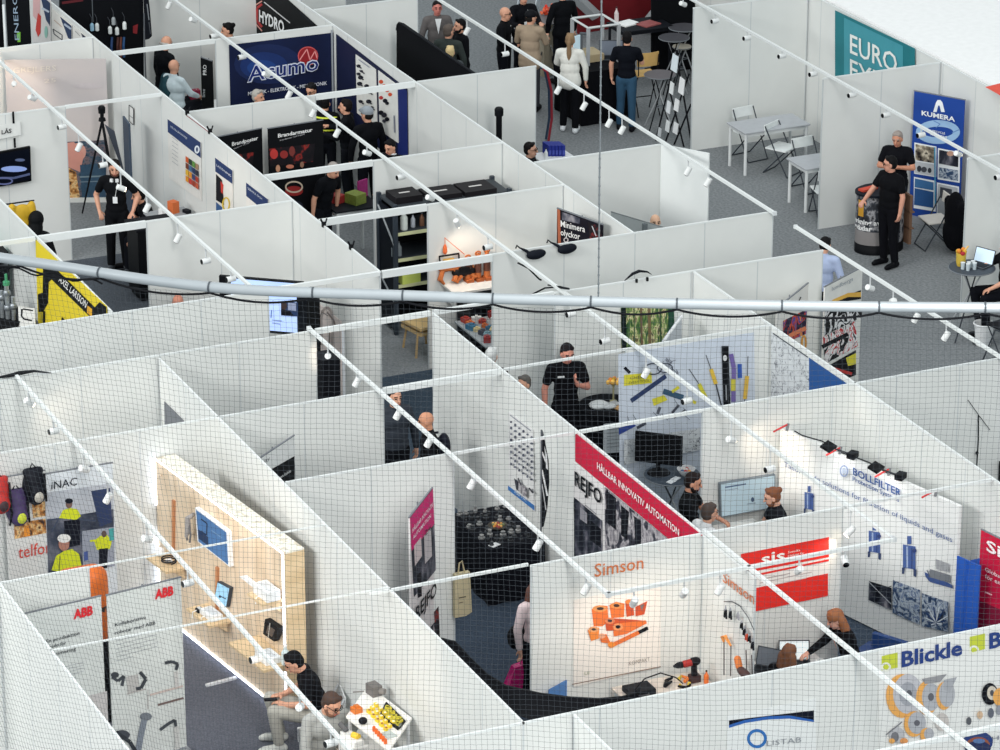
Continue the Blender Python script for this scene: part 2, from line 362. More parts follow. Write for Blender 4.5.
b = MB(); p = along(598); b.tube([p, p+V((0, 0, .25)), p+V((0, 0, 4))], .0045, 6)
for k in range(40): b.ell(p+V((0, 0, .05+k*.05)), (.006, .006, .012), nu=6, nv=4)
b.build('suspension_wire', (84, 90, 94), pipe)
cell = .0318; net = MB(); cols = int(cum[-1]/cell); rows = int(3.0/cell); r = .00066
basis = [at_len(i*cell) for i in range(cols+1)]
rnd = random.Random(3)
def knot(i, j):
    x = (i*cell-.95)/5.5; p = basis[i]; z = j*cell
    dz = .012*math.sin(6.0*x+1.2)*min(1, j/14) + .006*math.sin(i*.31+j*.17) - .02*min(1, j/20)*max(0, .35-x)
    dx = (.006*math.sin(j*.23+i*.05)); q = basis[min(i+1, cols)]-basis[max(i-1, 0)]; q.normalize()
    stag = .0032*((i+j) % 2) if i % 2 else 0
    return p + q*(dx + .30*z*min(1.6, max(0, .42-x)/.42)) + V((0, 0, -.05 - z + dz - stag))
K = [[knot(i, j) for j in range(rows+1)] for i in range(cols+1)]
for i in range(cols+1): net.tube(K[i], r, 4, cap=False)
for j in range(rows+1): net.tube([K[i][j] for i in range(cols+1)], r, 4, cap=False)
tag(net.build('safety_net', C(52, 58, 64, rough=.9)), 'dark square-meshed safety net hanging below the steel pipe', 'net')
# ---------------------------------------------------------------- people
def solid(b, name, mat, parent, vox, it=4, smooth=True, fac=.5):
    """one continuous surface grown over overlapping closed volumes"""
    o = b.build(name, mat, None, smooth=True, local=True)
    q = o.modifiers.new('skin', 'REMESH'); q.mode = 'VOXEL'; q.voxel_size = vox; q.use_smooth_shade = True
    if it: q = o.modifiers.new('soft', 'SMOOTH'); q.factor = fac; q.iterations = it
    bpy.context.view_layer.update()
    me = bpy.data.meshes.new_from_object(o.evaluated_get(bpy.context.evaluated_depsgraph_get())); old = o.data
    o.modifiers.clear(); o.data = me; bpy.data.meshes.remove(old); me.name = name
    if parent is not None: o.parent = parent
    return o
SKIN = (214, 160, 134)
def rotY(p, a, o): p = p-o; c, s = math.cos(a), math.sin(a); return V((p.x*c+p.z*s, p.y, -p.x*s+p.z*c))+o
def person(label, at, h=1.77, face=0, pose='stand', arms=('down', 'down'), top=(20, 24, 30), legs=(24, 28, 36), shoe=(30, 30, 34), hair=('short', (48, 36, 30)),
           sleeve='short', head=(0, 0), lean=0., skin=SKIN, fat=1., beard=None, glasses=None, extra=(), jacket=None, collar=None, seat=.45, fine=.0095, step=0., up=0., thigh=1.):
    """at: floor point (standing) or the point under the hips (seated); x is forward, y is the person's left"""
    k = h/1.77; e = bpy.data.objects.new('person', None)
    sit = pose == 'sit'
    def P_(x, y, z): return V((x, y, z))*k
    hipz = .93 if not sit else seat/k+.10
    O = P_(0, 0, hipz)
    def U(x, y, z): return rotY(P_(x, y, z-.93+hipz), lean, O)          # upper-body point (as if standing)
    B = MB(); T = MB(); L = MB(); sh = []
    # legs
    for s in (-1, 1):
        hip = P_(0, s*.09, hipz-.02)
        if sit: kn = P_(.44*thigh, s*(.13+.03*step), max(hipz, .50)); an = P_(.44*thigh-.06*step+.02*s, s*.13, .09)
        else: kn = P_(.02+s*step*.12, s*.10, .50); an = P_(-.02+s*step*.18, s*.115, .09)
        B.cap(hip, kn, .082*k*fat, .056*k); B.cap(kn, kn*.6+an*.4, .056*k, .058*k); B.cap(kn*.6+an*.4, an, .056*k, .038*k)
        toe = an+P_(.15, s*.02, -.045); B.cap(an+P_(-.03, 0, -.04), toe, .04*k, .034*k); B.cap(toe, toe+P_(.03, 0, -.005), .036*k, .026*k)
        L.cap(hip, kn, .098*k*fat, .073*k); L.cap(kn, an+P_(0, 0, .03), .074*k, .062*k)
        m = MB(); m.cap(an+P_(-.045, 0, -.045), toe, .05*k, .044*k); m.cap(toe, toe+P_(.045, 0, -.006), .046*k, .034*k); m.cap(an, an+P_(-.01, 0, -.03), .054*k, .052*k); sh.append(m)
    L.ell(P_(0, 0, hipz+.0), (.115*k*fat, .165*k*fat, .13*k))
    # trunk
    c = B.ell; R = Matrix.Rotation(lean, 3, 'Y')
    B.ell(U(0, 0, .96), (.10*k*fat, .15*k*fat, .12*k), R=R); B.ell(U(.005, 0, 1.13), (.10*k*fat, .135*k*fat, .17*k), R=R); B.ell(U(0, 0, 1.32), (.105*k*fat, .165*k*fat, .16*k), R=R)
    B.cap(U(0, -.14, 1.435), U(0, .14, 1.435), .058*k); B.cap(U(-.005, 0, 1.44), U(.012, 0, 1.56), .062*k, .054*k)
    w = 1.0 if not jacket else 1.12
    T.ell(U(0, 0, 1.0), (.122*k*fat*w, .168*k*fat*w, .13*k), R=R); T.ell(U(.006, 0, 1.14), (.120*k*fat*w, .158*k*fat*w, .19*k), R=R); T.ell(U(0, 0, 1.32), (.124*k*fat, .186*k*fat, .165*k), R=R)
    T.cap(U(-.005, -.15, 1.425), U(-.005, .15, 1.425), .072*k); T.cap(U(-.005, 0, 1.43), U(0, 0, 1.485), .085*k, .066*k)
    if jacket: T.cap(U(0, -.06, .93), U(0, .06, .93), .125*k*w); T.cap(U(0, -.06, jacket), U(0, .06, jacket), .128*k*w); T.cap(U(0, 0, .93), U(0, 0, jacket), .138*k*w)
    # arms
    HANDS = {'down': ((.02, .27, 1.16), (.07, .27, .92), (.1, .26, .76)), 'pocket': ((-.06, .31, 1.17), (.05, .25, .96), (.12, .2, .88)),
             'crossed': ((.07, .27, 1.17), (.25, .03, 1.22), (.22, -.15, 1.25)), 'clasp': ((.06, .26, 1.17), (.25, .10, 1.28), (.27, .03, 1.42)),
             'forward': ((.12, .25, 1.18), (.34, .20, 1.22), (.48, .17, 1.25)), 'table': ((.14, .25, 1.19), (.36, .20, 1.08), (.50, .16, 1.03)),
             'up': ((.14, .25, 1.22), (.26, .16, 1.42), (.27, .11, 1.55)), 'phone': ((.05, .25, 1.17), (.26, .13, 1.10), (.38, .06, 1.14)),
             'akimbo': ((-.08, .38, 1.18), (.04, .23, 1.03), (.1, .17, 1.0)), 'reach': ((.2, .24, 1.28), (.44, .18, 1.26), (.60, .15, 1.25)), 'knee': ((.1, .26, 1.17), (.32, .2, 1.06), (.45, .16, 1.02)),
             'lap': ((.06, .27, 1.17), (.25, .16, 1.02), (.36, .10, 1.0))}
    ends = []
    for s, an in ((1, arms[0]), (-1, arms[1])):
        el, wr, hd = HANDS[an] if isinstance(an, str) else an
        Sh = U(0, s*.185, 1.42); El = U(el[0], s*el[1], el[2]); Wr = U(wr[0], s*wr[1], wr[2]); Hd = U(hd[0], s*hd[1], hd[2])
        B.cap(Sh, El, .05*k, .041*k); B.cap(El, El*.6+Wr*.4, .042*k, .040*k); B.cap(El*.6+Wr*.4, Wr, .039*k, .028*k)
        d = (Hd-Wr).normalized(); q = Wr+d*.085*k                     # palm, five fingers
        side = d.cross(V((0, 0, 1))) if abs(d.z) < .85 else V((1, 0, 0)); side = (side-d*side.dot(d)).normalized(); nrm = d.cross(side)
        curl = nrm if nrm.z < 0 or abs(d.z) > .85 else -nrm
        B.cap(Wr, Wr+d*.03*k, .027*k, .03*k)
        for t in (-1.2, -.4, .4, 1.2): B.cap(Wr+d*.03*k+side*t*.012*k, q+side*t*.021*k, .019*k, .0145*k, n=8)
        for t, ln in ((-1.5, .068), (-.5, .08), (.5, .074), (1.5, .056)):
            a0 = q+side*t*.0185*k; a1 = a0+(d*.9+curl*.3).normalized()*ln*.5*k+side*t*.004*k; a2 = a1+(d*.55+curl*.8).normalized()*ln*.5*k
            B.cap(a0, a1, .0105*k, .0098*k, n=8); B.cap(a1, a2, .0098*k, .0085*k, n=8)
        th = Wr+d*.035*k-side*.03*k; B.cap(th, th+(d*.6-side*.8+curl*.3).normalized()*.04*k, .0135*k, .0115*k, n=8); B.cap(th+(d*.6-side*.8+curl*.3).normalized()*.04*k, th+(d*1.1-side*.8+curl*.5).normalized()*.066*k, .0112*k, .009*k, n=8)
        T.cap(U(0, s*.165, 1.415), Sh, .07*k, .066*k)
        if sleeve == 'short': T.cap(Sh, Sh*.38+El*.62, .066*k, .062*k)
        elif sleeve == 'long': T.cap(Sh, El, .066*k, .056*k); T.cap(El, Wr*.93+El*.07, .056*k, .042*k)
        ends.append((Hd, d))
    # head
    hy, hp = math.radians(head[0]), math.radians(head[1])
    Hc0 = U(.025, 0, 1.625); RH = Matrix.Rotation(hy, 3, 'Z') @ Matrix.Rotation(hp+lean*.5, 3, 'Y')
    nk = U(.01, 0, 1.53)
    Hc = nk + RH @ ((Hc0-nk) if not lean else P_(.02, 0, .095))
    def Hh(x, y, z): return Hc + RH @ P_(x, y, z)
    B.cap(nk, Hh(-.01, 0, -.03), .056*k, .06*k)
    B.ell(Hh(-.008, 0, .028), (.098*k, .078*k, .097*k), R=RH, nu=16, nv=12); B.ell(Hh(.018, 0, -.035), (.072*k, .062*k, .085*k), R=RH, nu=16, nv=12); B.ell(Hh(.045, 0, -.088), (.034*k, .036*k, .028*k), R=RH)
    B.cap(Hh(.09, 0, .02), Hh(.112, 0, -.022), .010*k, .0145*k, n=8)
    B.cap(Hh(.082, -.028, .033), Hh(.082, .028, .033), .013*k)
    for s in (-1, 1): B.ell(Hh(-.005, s*.078, -.008), (.022*k, .011*k, .034*k), R=RH)
    body = solid(B, 'body', C(skin, rough=.5, var=.03), e, fine*k, it=2)
    top_o = solid(T, 'shirt' if not jacket else 'jacket', C(top, rough=.85, var=.08), e, .014*k)
    solid(L, 'trousers', C(legs, rough=.85, var=.08), e, .014*k)
    for m in sh: solid(m, 'shoe', C(shoe, rough=.6), e, .012*k, 2)
    hs, hc = hair; hm = C(hc, rough=.7, var=.15, sc=60); m = MB()
    if hs in ('short', 'bun', 'pony', 'long', 'grey'):
        m.ell(Hh(-.024, 0, .044), (.092*k, .084*k, .094*k), R=RH, nu=16, nv=12); m.ell(Hh(-.035, 0, 0), (.078*k, .083*k, .085*k), R=RH, nu=16, nv=12)
        m.cap(Hh(.035, -.04, .1), Hh(.035, .04, .1), .03*k)
        if hs == 'bun': m.ell(Hh(-.11, 0, .07), (.042*k, .045*k, .042*k)); m.cap(Hh(-.09, 0, .05), Hh(-.11, 0, .07), .03*k)
        if hs == 'pony':
            m.cap(Hh(-.10, 0, .07), Hh(-.125, 0, 0), .034*k, .04*k); m.cap(Hh(-.125, 0, 0), Hh(-.12, 0, -.2), .04*k, .045*k); m.cap(Hh(-.12, 0, -.2), Hh(-.115, 0, -.4), .045*k, .018*k)
        if hs == 'long':
            for s in (-1, 0, 1): m.cap(Hh(-.05, s*.06, 0), Hh(-.055, s*.075, -.13), .058*k, .06*k); m.cap(Hh(-.055, s*.075, -.13), Hh(-.05, s*.07, -.22), .058*k, .03*k)
        if hs == 'long': m.ell(Hh(0, 0, .055), (.1*k, .092*k, .085*k), R=RH)
        solid(m, 'hair', hm, e, .0095*k, 2)
    elif hs == 'fringe':
        for s in (-1, 1): m.cap(Hh(-.03, s*.07, .0), Hh(-.085, s*.045, -.01), .022*k)
        m.cap(Hh(-.09, -.04, -.01), Hh(-.09, .04, -.01), .026*k); solid(m, 'hair', hm, e, .008*k, 2)
    elif hs == 'cap':
        m.ell(Hh(-.008, 0, .058), (.108*k, .09*k, .082*k), R=RH, nu=16, nv=12); m.cap(Hh(.08, -.04, .052), Hh(.08, .04, .052), .016*k); m.cap(Hh(.08, 0, .055), Hh(.15, 0, .042), .05*k, .02*k)
        solid(m, 'cap', hm, e, .009*k, 2)
        m = MB(); m.ell(Hh(-.035, 0, 0), (.075*k, .081*k, .075*k), R=RH); solid(m, 'hair', C(50, 40, 34, rough=.8), e, .01*k, 2)
    elif hs == 'hood':
        m.ell(Hh(-.02, 0, .03), (.125*k, .115*k, .13*k), R=RH); m.cap(Hh(-.04, 0, -.06), U(-.04, 0, 1.45), .11*k, .12*k); solid(m, 'hood', hm, e, .012*k, 2)
    for s in (-1, 1):
        m = MB(); m.ell(Hh(.084, s*.031, .014), (.010*k, .0145*k, .0085*k), R=RH, nu=8, nv=6); m.build('eye', C(36, 28, 26, rough=.3, var=0), e, True, True)
        if hs not in ('hood',): m = MB(); m.cap(Hh(.091, s*.018, .04), Hh(.084, s*.05, .038), .006*k, n=6); m.build('eyebrow', hm, e, True, True)
    m = MB(); m.cap(Hh(.089, -.02, -.062), Hh(.089, .02, -.062), .0065*k, n=6); m.build('mouth', C(168, 96, 88, var=0), e, True, True)
    if beard: m = MB(); m.ell(Hh(.034, 0, -.078), (.058*k, .062*k, .045*k), R=RH); m.cap(Hh(.0, -.068, -.03), Hh(.03, -.05, -.08), .02*k); m.cap(Hh(.0, .068, -.03), Hh(.03, .05, -.08), .02*k); solid(m, 'beard', C(beard, rough=.8), e, .009*k, 2)
    if glasses:
        m = MB()
        for s in (-1, 1):
            m.tube([Hh(.1, s*.034+.024*math.cos(a*pi/5), .012+.018*math.sin(a*pi/5)) for a in range(10)], .0035*k, 5, closed=True); m.tube([Hh(.1, s*.056, .018), Hh(.0, s*.084, .016)], .003*k, 5)
        m.tube([Hh(.1, -.01, .016), Hh(.1, .01, .016)], .003*k, 5); m.build('glasses', C(glasses), e, True, True)
    if collar: m = MB(); m.tube([U(.062*math.cos(a*pi/6)+.006, .066*math.sin(a*pi/6), 1.497+.012*math.cos(a*pi/6)) for a in range(12)], .014*k, 6, closed=True); m.build('collar', C(collar), e, True, True)
    for x in extra:
        m = MB()
        if x[0] == 'badge': m.tube([U(.11, .05, 1.42), U(.132, .01, 1.2)], .004, 5); m.cbox(U(.14, .01, 1.16), (.012, .07, .1)); m.build('badge', C(235, 238, 240), e, False, True)
        if x[0] == 'print': m.cbox(U(.128, -.085, 1.35), (.012, .09, .022)); m.build('shirt_print', C(225, 228, 230), e, False, True)
        if x[0] == 'collartabs':
            for s in (-1, 1): m.cbox(U(.10, s*.04, 1.45), (.03, .045, .05), rz=s*.5)
            m.build('collar', C(x[1]), e, False, True)
        if x[0] == 'pack': m.ell(U(-.19, 0, 1.25), (.09, .14, .2)); m.cap(U(-.12, .1, 1.42), U(.08, .12, 1.4), .02); m.cap(U(-.12, -.1, 1.42), U(.08, -.12, 1.4), .02); solid(m, 'backpack', C(x[1]), e, .014)
        if x[0] == 'stripe':
            m.tube([U(.152*math.cos(a*pi/12), .205*math.sin(a*pi/12), x[2]) for a in range(24)], .028, 6, closed=True, flat=.4); m.build('reflective_stripe', C(x[1]), e, False, True)
        if x[0] == 'vee': m.poly([U(.128, .055, 1.47), U(.142, 0, 1.28), U(.128, -.055, 1.47)]); m.poly([U(.132, .055, 1.47), U(.146, 0, 1.2), U(.132, -.055, 1.47)]); m.build('shirt_front', C(x[1]), e, False, True)
        if x[0] == 'half': m.ell(U(-.035, .075, 1.22), (.125*k*fat, .12*k*fat, .27*k)); m.cap(U(0, .19, 1.42), U(.0, .25, 1.2), .075); solid(m, 'dark_jacket', C(x[1]), e, .014)
        if x[0] == 'hand': m.cbox(ends[x[1]][0]+ends[x[1]][1]*.03, x[2], rz=0); m.build(x[3], C(x[4]), e, False, True)
    COL.objects.link(e); e.location = V((at[0], at[1], up)); e.rotation_euler = (0, 0, heading(face)); e.empty_display_size = .1
    tag(e, label, 'person'); return e
def by_head(x, y, h=1.77, lean=0): q = pz(x, y, h*.918); return (q.x, q.y)       # floor point under a head seen at a pixel
def by_seat(x, y, h=1.77, seat=.45, lean=0., face=0):                            # hips of a seated figure whose head is at a pixel
    k = h/1.77; z = seat+.10*k+.70*k*math.cos(lean); q = pz(x, y, z); a = heading(face); r = .70*k*math.sin(lean)
    return (q.x-math.cos(a)*r, q.y-math.sin(a)*r)
DK = (16, 20, 28); NAVY = (20, 28, 44)
bh, bs = by_head, by_seat
person('grey-haired man in dark jumper standing beside the seated bald man', bh(164, 45), 1.80, 130, fat=1.25, arms=('down', 'down'), top=(22, 26, 32), hair=('fringe', (176, 172, 168)), sleeve='long', head=(0, 15))
person('bald seated man in white and dark teal jacket by the black roll-up', bs(173, 67, 1.78, .8, 0, 140), 1.78, 140, 'sit', ('lap', 'table'), seat=.8, fat=1.3, top=(205, 220, 226), hair=('none', DK), sleeve='long', extra=(('half', (28, 66, 76)),))
person('person with dark hair in a high bun looking over the navy globe poster', bh(230, 30, 1.8), 1.80, -80, top=(24, 26, 32), hair=('bun', (30, 24, 24)), head=(0, 10))
person('man in black polo standing in front of the dusk photo backdrop', bh(115, 167, 1.84), 1.84, -5, arms=('pocket', 'pocket'), top=(18, 20, 26), legs=(20, 22, 28), shoe=(70, 74, 80), hair=('short', (52, 36, 28)), beard=(90, 60, 46), extra=(('collartabs', (232, 234, 236)), ('badge',)), head=(8, 12))
person('dark-haired person in black leaning over the dark counter near the orange box', bs(152, 192, 1.72, .45), 1.72, -70, 'sit', ('table', 'table'), top=DK, hair=('short', (18, 16, 18)), seat=.45, lean=.3)
person('person in black hood standing behind the yellow wall', bh(36, 221, 1.75), 1.75, 150, top=(18, 20, 24), hair=('hood', (20, 22, 26)), sleeve='long')
person('grey-haired person whose head shows below the navy globe poster lettering', bh(257, 97, 1.74), 1.74, 60, top=(60, 64, 70), hair=('short', (170, 166, 160)), sleeve='long')
person('dark-haired man in glasses looking down at the navy globe poster end', bh(313, 89, 1.76), 1.76, -20, top=(40, 40, 48), hair=('short', (44, 40, 40)), glasses=(20, 20, 22), head=(-10, 20))
person('man with shaved dark hair reading a paper by the two product boards', bh(347, 107, 1.78), 1.78, -100, arms=('forward', 'forward'), top=(18, 22, 30), hair=('short', (46, 34, 30)), sleeve='long', extra=(('hand', 0, (.01, .16, .2), 'paper', (230, 233, 235)),))
person('man in grey cap seen from behind at the two product boards', bh(368, 115, 1.85), 1.85, -150, top=(18, 20, 28), hair=('cap', (150, 158, 166)), sleeve='long', head=(20, 0))
person('person in black jacket with yellow reflective stripes', bh(325, 104, 1.68), 1.68, 170, top=(14, 18, 24), hair=('short', (20, 18, 20)), sleeve='long', extra=(('stripe', (222, 236, 80), 1.42), ('stripe', (222, 236, 80), 1.2)))
person('dark-haired man looking down behind the long lighting rail', bh(392, 146, 1.72), 1.72, -25, top=(28, 30, 36), hair=('short', (26, 24, 26)), head=(-10, 18), collar=(225, 228, 232))
person('grey-haired man in black polo bending forward below the fire poster', bh(321, 164, 1.78), 1.78, 50, arms=('down', 'down'), top=(16, 20, 28), hair=('short', (150, 144, 140)), lean=.32, head=(0, 15))
person('man in dark jacket and white shirt facing the aisle', bh(437, 8, 1.80), 1.80, 10, top=(96, 92, 92), legs=(40, 44, 54), hair=('short', (50, 38, 34)), sleeve='long', jacket=.82, extra=(('vee', (236, 238, 240)),), skin=(196, 120, 110))
person('man with greying hair in dark green jumper at the black display wall', bh(448, 32, 1.78), 1.78, 165, top=(52, 60, 58), hair=('short', (92, 82, 76)), sleeve='long', head=(-30, 0))
person('bearded man in long black coat at the black display wall', bh(461, 26, 1.74), 1.74, -65, top=(14, 18, 24), hair=('short', (24, 22, 24)), beard=(34, 26, 24), sleeve='long', jacket=.7)
person('small person with blond hair behind the black display wall', bh(450, 53, 1.62), 1.62, 175, top=(70, 76, 80), hair=('short', (228, 202, 150)), sleeve='long')
person('bald man with glasses in black by the man in beige shirt', bh(504, 14, 1.76), 1.76, 75, arms=('forward', 'phone'), top=(14, 18, 24), hair=('none', DK), glasses=(24, 24, 26), sleeve='long', extra=(('badge',),), fat=1.12)
person('man in black shirt facing the man in beige shirt', bh(523, -3, 1.78), 1.78, 20, arms=('forward', 'forward'), top=(14, 18, 26), hair=('short', (40, 32, 30)), sleeve='long', extra=(('badge',),))
person('man in beige overshirt and dark cap seen from behind', bh(530, 18, 1.82), 1.82, 165, arms=('forward', 'forward'), top=(160, 142, 122), hair=('cap', (24, 26, 32)), sleeve='long', jacket=.84, legs=(60, 62, 70), head=(-40, 0))
person('person in long black coat between the orange flowers and the woman in white', bh(563, -6, 1.80), 1.80, -150, top=(12, 16, 22), hair=('short', (20, 18, 20)), sleeve='long', jacket=.45)
person('woman with long brown ponytail, white jacket and black trousers', bh(570, 41, 1.75), 1.75, 170, arms=('table', 'down'), top=(226, 226, 220), legs=(18, 20, 28), shoe=(226, 230, 234), hair=('pony', (138, 112, 84)), sleeve='long', jacket=.9, step=.3)
person('man in dark T-shirt and blue jeans seen from behind', bh(627, 39, 1.76), 1.76, 170, arms=('down', 'forward'), top=(14, 20, 34), legs=(44, 78, 104), shoe=(24, 24, 30), hair=('short', (32, 26, 26)), step=.25)
person('dark-haired man in glasses looking over the partition by the blue binders', bh(529, 150, 1.74), 1.74, 75, top=(34, 36, 42), hair=('short', (34, 26, 24)), glasses=(20, 20, 22), skin=(206, 158, 136))
person('person of whom only the bald crown shows behind the grey glass screen', bh(655, 222, 1.70), 1.70, 10, top=(40, 44, 50), hair=('none', DK), skin=(220, 178, 150))
person('man in black polo standing with crossed arms by the tall blue roll-up', bh(898, 138, 1.76), 1.76, -15, arms=('crossed', 'crossed'), top=(16, 18, 26), legs=(22, 24, 30), hair=('short', (150, 140, 134)), fat=1.1, head=(-5, 12), skin=(202, 142, 116))
person('man in black with glasses standing at the oval black counter', bh(892, 164, 1.80), 1.80, -50, arms=('down', 'table'), top=(12, 14, 20), legs=(14, 16, 24), shoe=(16, 18, 24), hair=('short', (28, 24, 26)), glasses=(16, 16, 18), fat=1.25, head=(-40, 5), skin=(206, 150, 128))
person('person in black cut by the picture edge with hand on the bistro table', bs(1009, 246, 1.76, .62, 0, -70), 1.76, -70, 'sit', ('table', 'reach'), top=(18, 20, 26), legs=(18, 20, 30), hair=('short', (40, 34, 32)), seat=.62, step=1.5)
person('person in light blue shirt half hidden behind a partition end', bh(824, 246, 1.74), 1.74, 160, top=(176, 190, 222), hair=('short', (34, 28, 28)), sleeve='long', head=(0, 25))
person('bald man of whom only the crown shows behind the partition near the pipe', bs(178, 300, 1.76, .62), 1.76, 5, 'sit', seat=.62, top=(40, 44, 52), hair=('none', DK), head=(0, 25), skin=(206, 138, 116))
person('man in black T-shirt clasping his hands by the black round table', bh(566, 352, 1.91), 1.91, 10, arms=('clasp', 'down'), top=(18, 18, 24), legs=(20, 20, 28), hair=('short', (44, 30, 30)), head=(10, 14), extra=(('print',),), skin=(206, 140, 122))
person('white-haired person whose head shows above the partition near the tray of tools', bh(491, 357, 1.72), 1.72, 160, top=(60, 50, 50), hair=('short', (206, 208, 208)))
person('grey-haired head above the partition by the clasping man', bh(525, 384, 1.70), 1.70, -40, top=(50, 52, 58), hair=('short', (92, 88, 84)))
person('bearded man in dark grey jumper talking to the bald man in the passage', bh(394, 397, 1.84), 1.84, 30, arms=('down', 'down'), top=(44, 50, 60), legs=(20, 24, 32), hair=('short', (44, 36, 34)), sleeve='long', fat=1.2, beard=(70, 50, 44))
person('bald man in black with dark backpack in the passage', bh(429, 421, 1.76), 1.76, -85, top=(18, 18, 22), legs=(30, 34, 42), hair=('none', DK), sleeve='long', extra=(('pack', (28, 30, 48)),), skin=(208, 148, 118), head=(0, 8))
person('bearded man in black polo at the white table with big screen', bh(689, 482, 1.82), 1.82, 80, arms=('table', 'table'), top=(18, 20, 26), hair=('short', (58, 38, 32)), beard=(56, 36, 30), head=(0, 14), skin=(204, 146, 120))
person('short-haired man reaching over the white table, seen from behind', bs(708, 513, 1.78, .82, .15, 120), 1.78, 120, 'sit', ('reach', 'reach'), top=(228, 230, 232), hair=('short', (76, 62, 56)), seat=.82, lean=.15, sleeve='short')
person('red-haired person with a bun in black polo sitting at the big screen', bs(776, 496, 1.74, .6, .1, -85), 1.74, -85, 'sit', ('table', 'table'), top=(36, 38, 44), hair=('bun', (120, 72, 46)), seat=.6, lean=.1, beard=(120, 72, 46), head=(0, 14), skin=(222, 170, 146))
person('woman with wavy ginger hair in black bending over the laptop table', bs(838, 618, 1.72, .62, .35, -75), 1.72, -75, 'sit', ('table', 'reach'), top=(16, 18, 24), hair=('long', (156, 100, 66)), sleeve='long', seat=.62, lean=.35, head=(0, 10), skin=(226, 170, 150), extra=(('vee', (226, 170, 150)),))
person('person with long brown hair seen from behind at the laptop', bs(788, 655, 1.66, .45, .05, 150), 1.66, 150, 'sit', ('table', 'table'), top=(26, 26, 32), hair=('long', (122, 80, 56)), sleeve='long', lean=.05)
person('woman in pale pink blouse with black bag half hidden by the tool stand wall', bh(536, 590, 1.68), 1.68, 30, top=(226, 206, 208), legs=(30, 30, 40), hair=('long', (88, 56, 46)), sleeve='long')
person('young man in black T-shirt and light trousers sitting with a phone', bs(298, 660, 1.90, .27, .38, -80), 1.90, -80, 'sit', (((.1, .25, 1.22), (.32, .12, 1.27), (.42, .05, 1.34)), ((.1, .25, 1.22), (.32, .12, 1.27), (.42, .05, 1.34))), top=(18, 18, 24), legs=(178, 176, 168), shoe=(216, 218, 214), hair=('short', (22, 20, 22)), lean=.38, head=(0, 22), seat=.27, thigh=1.25, step=1.2, extra=(('hand', 0, (.15, .07, .012), 'phone', (30, 30, 36)),))
person('man in grey shirt and glasses sitting at the white table of yellow parts', bs(328, 702, 2.0, .42, .32, 25), 2.0, 25, 'sit', ('akimbo', 'table'), top=(164, 166, 164), legs=(196, 190, 180), hair=('short', (72, 54, 46)), glasses=(24, 24, 26), sleeve='long', lean=.32, fat=1.2, seat=.42, head=(25, 15), beard=(130, 92, 74))
# ---------------------------------------------------------------- banners, roll-ups and posters
TX = (.03, .02)
darkpic = noise('photo_dark_red', [(.35, (16, 16, 22)), (.55, (30, 22, 28)), (.62, (150, 44, 40)), (.7, (60, 40, 40)), (.8, (200, 150, 120))], scale=5, detail=5)
monopic = noise('photo_black_and_white', [(.3, (24, 24, 32)), (.45, (60, 60, 72)), (.52, (190, 186, 190)), (.6, (120, 116, 124)), (.72, (236, 232, 232))], scale=6, detail=6, stretch=(1, 1, .6), const=False, dist=.6)
darkmono = noise('photo_dark_interior', [(.35, (18, 20, 30)), (.5, (40, 44, 56)), (.6, (96, 96, 108)), (.75, (190, 184, 186))], scale=5, detail=5, stretch=(1, 1, .5))
city = noise('photo_city', [(.3, (40, 52, 66)), (.45, (70, 88, 104)), (.55, (120, 104, 108)), (.65, (60, 66, 78)), (.75, (150, 128, 124))], scale=11, detail=5, stretch=(1, 1, 1.6))
forest = noise('photo_forest', [(.3, (28, 60, 40)), (.42, (74, 110, 62)), (.5, (128, 150, 84)), (.57, (226, 222, 170)), (.64, (120, 100, 70)), (.78, (64, 104, 60))], scale=13, detail=6, stretch=(1, 1.4, .5), dist=1.0)
bluepic = noise('photo_blue_machine', [(.3, (24, 34, 60)), (.45, (60, 84, 120)), (.55, (190, 200, 210)), (.65, (70, 96, 140)), (.8, (220, 226, 230))], scale=9, detail=5, dist=1.5)
inkpic = noise('ink_drawing', [(.40, (206, 210, 213)), (.55, (198, 202, 206)), (.585, (66, 72, 82)), (.61, (200, 204, 208))], scale=9, detail=7, stretch=(1, 1, 1), dist=1.2)
grafic = noise('graphic_red_black', [(.38, (24, 22, 26)), (.46, (226, 222, 222)), (.55, (190, 52, 56)), (.62, (236, 234, 234)), (.7, (40, 36, 42))], scale=4.5, detail=2, const=True, dist=1.5)
foodpic = noise('photo_warm', [(.35, (60, 40, 34)), (.48, (190, 130, 70)), (.58, (232, 196, 140)), (.7, (90, 60, 46))], scale=12, detail=4)
def upright(name, label, cat, a, b, z0, z1, col, t=.02, group=None, roll=False):
    """free-standing or hung board between floor points a and b"""
    pl = PV((a[0], a[1], 0), (b[0], b[1], 0)); a = V((a[0], a[1], 0)); b = V((b[0], b[1], 0)); Z = V((0, 0, 1))
    e = thing(name, label, cat, ((a.x+b.x)/2, (a.y+b.y)/2, z0 if not roll else 0), 0, group)
    m = MB(); m.prism([a+Z*z0, b+Z*z0, b+Z*z1, a+Z*z1], pl.n*-t); m.build('panel', col, e)
    if roll:
        d = (b-a); m = MB(); m.prism([a+Z*z1-d*.01, b+Z*z1+d*.01, b+Z*(z1+.014)+d*.01, a+Z*(z1+.014)-d*.01], pl.n*-.02); m.build('top_bar', (120, 124, 130), e)
        m = MB(); m.prism([a-d*.01-pl.n*-.09, b+d*.01-pl.n*-.09, b+d*.01+pl.n*-.13, a-d*.01+pl.n*-.13], (0, 0, .09)); m.build('base', (140, 144, 150), e)
        m = MB(); c = (a+b)/2-pl.n*.05; m.tube([c+Z*.05, c+Z*(z1+.01)], .011); m.build('pole', (120, 124, 130), e)
    return e, pl
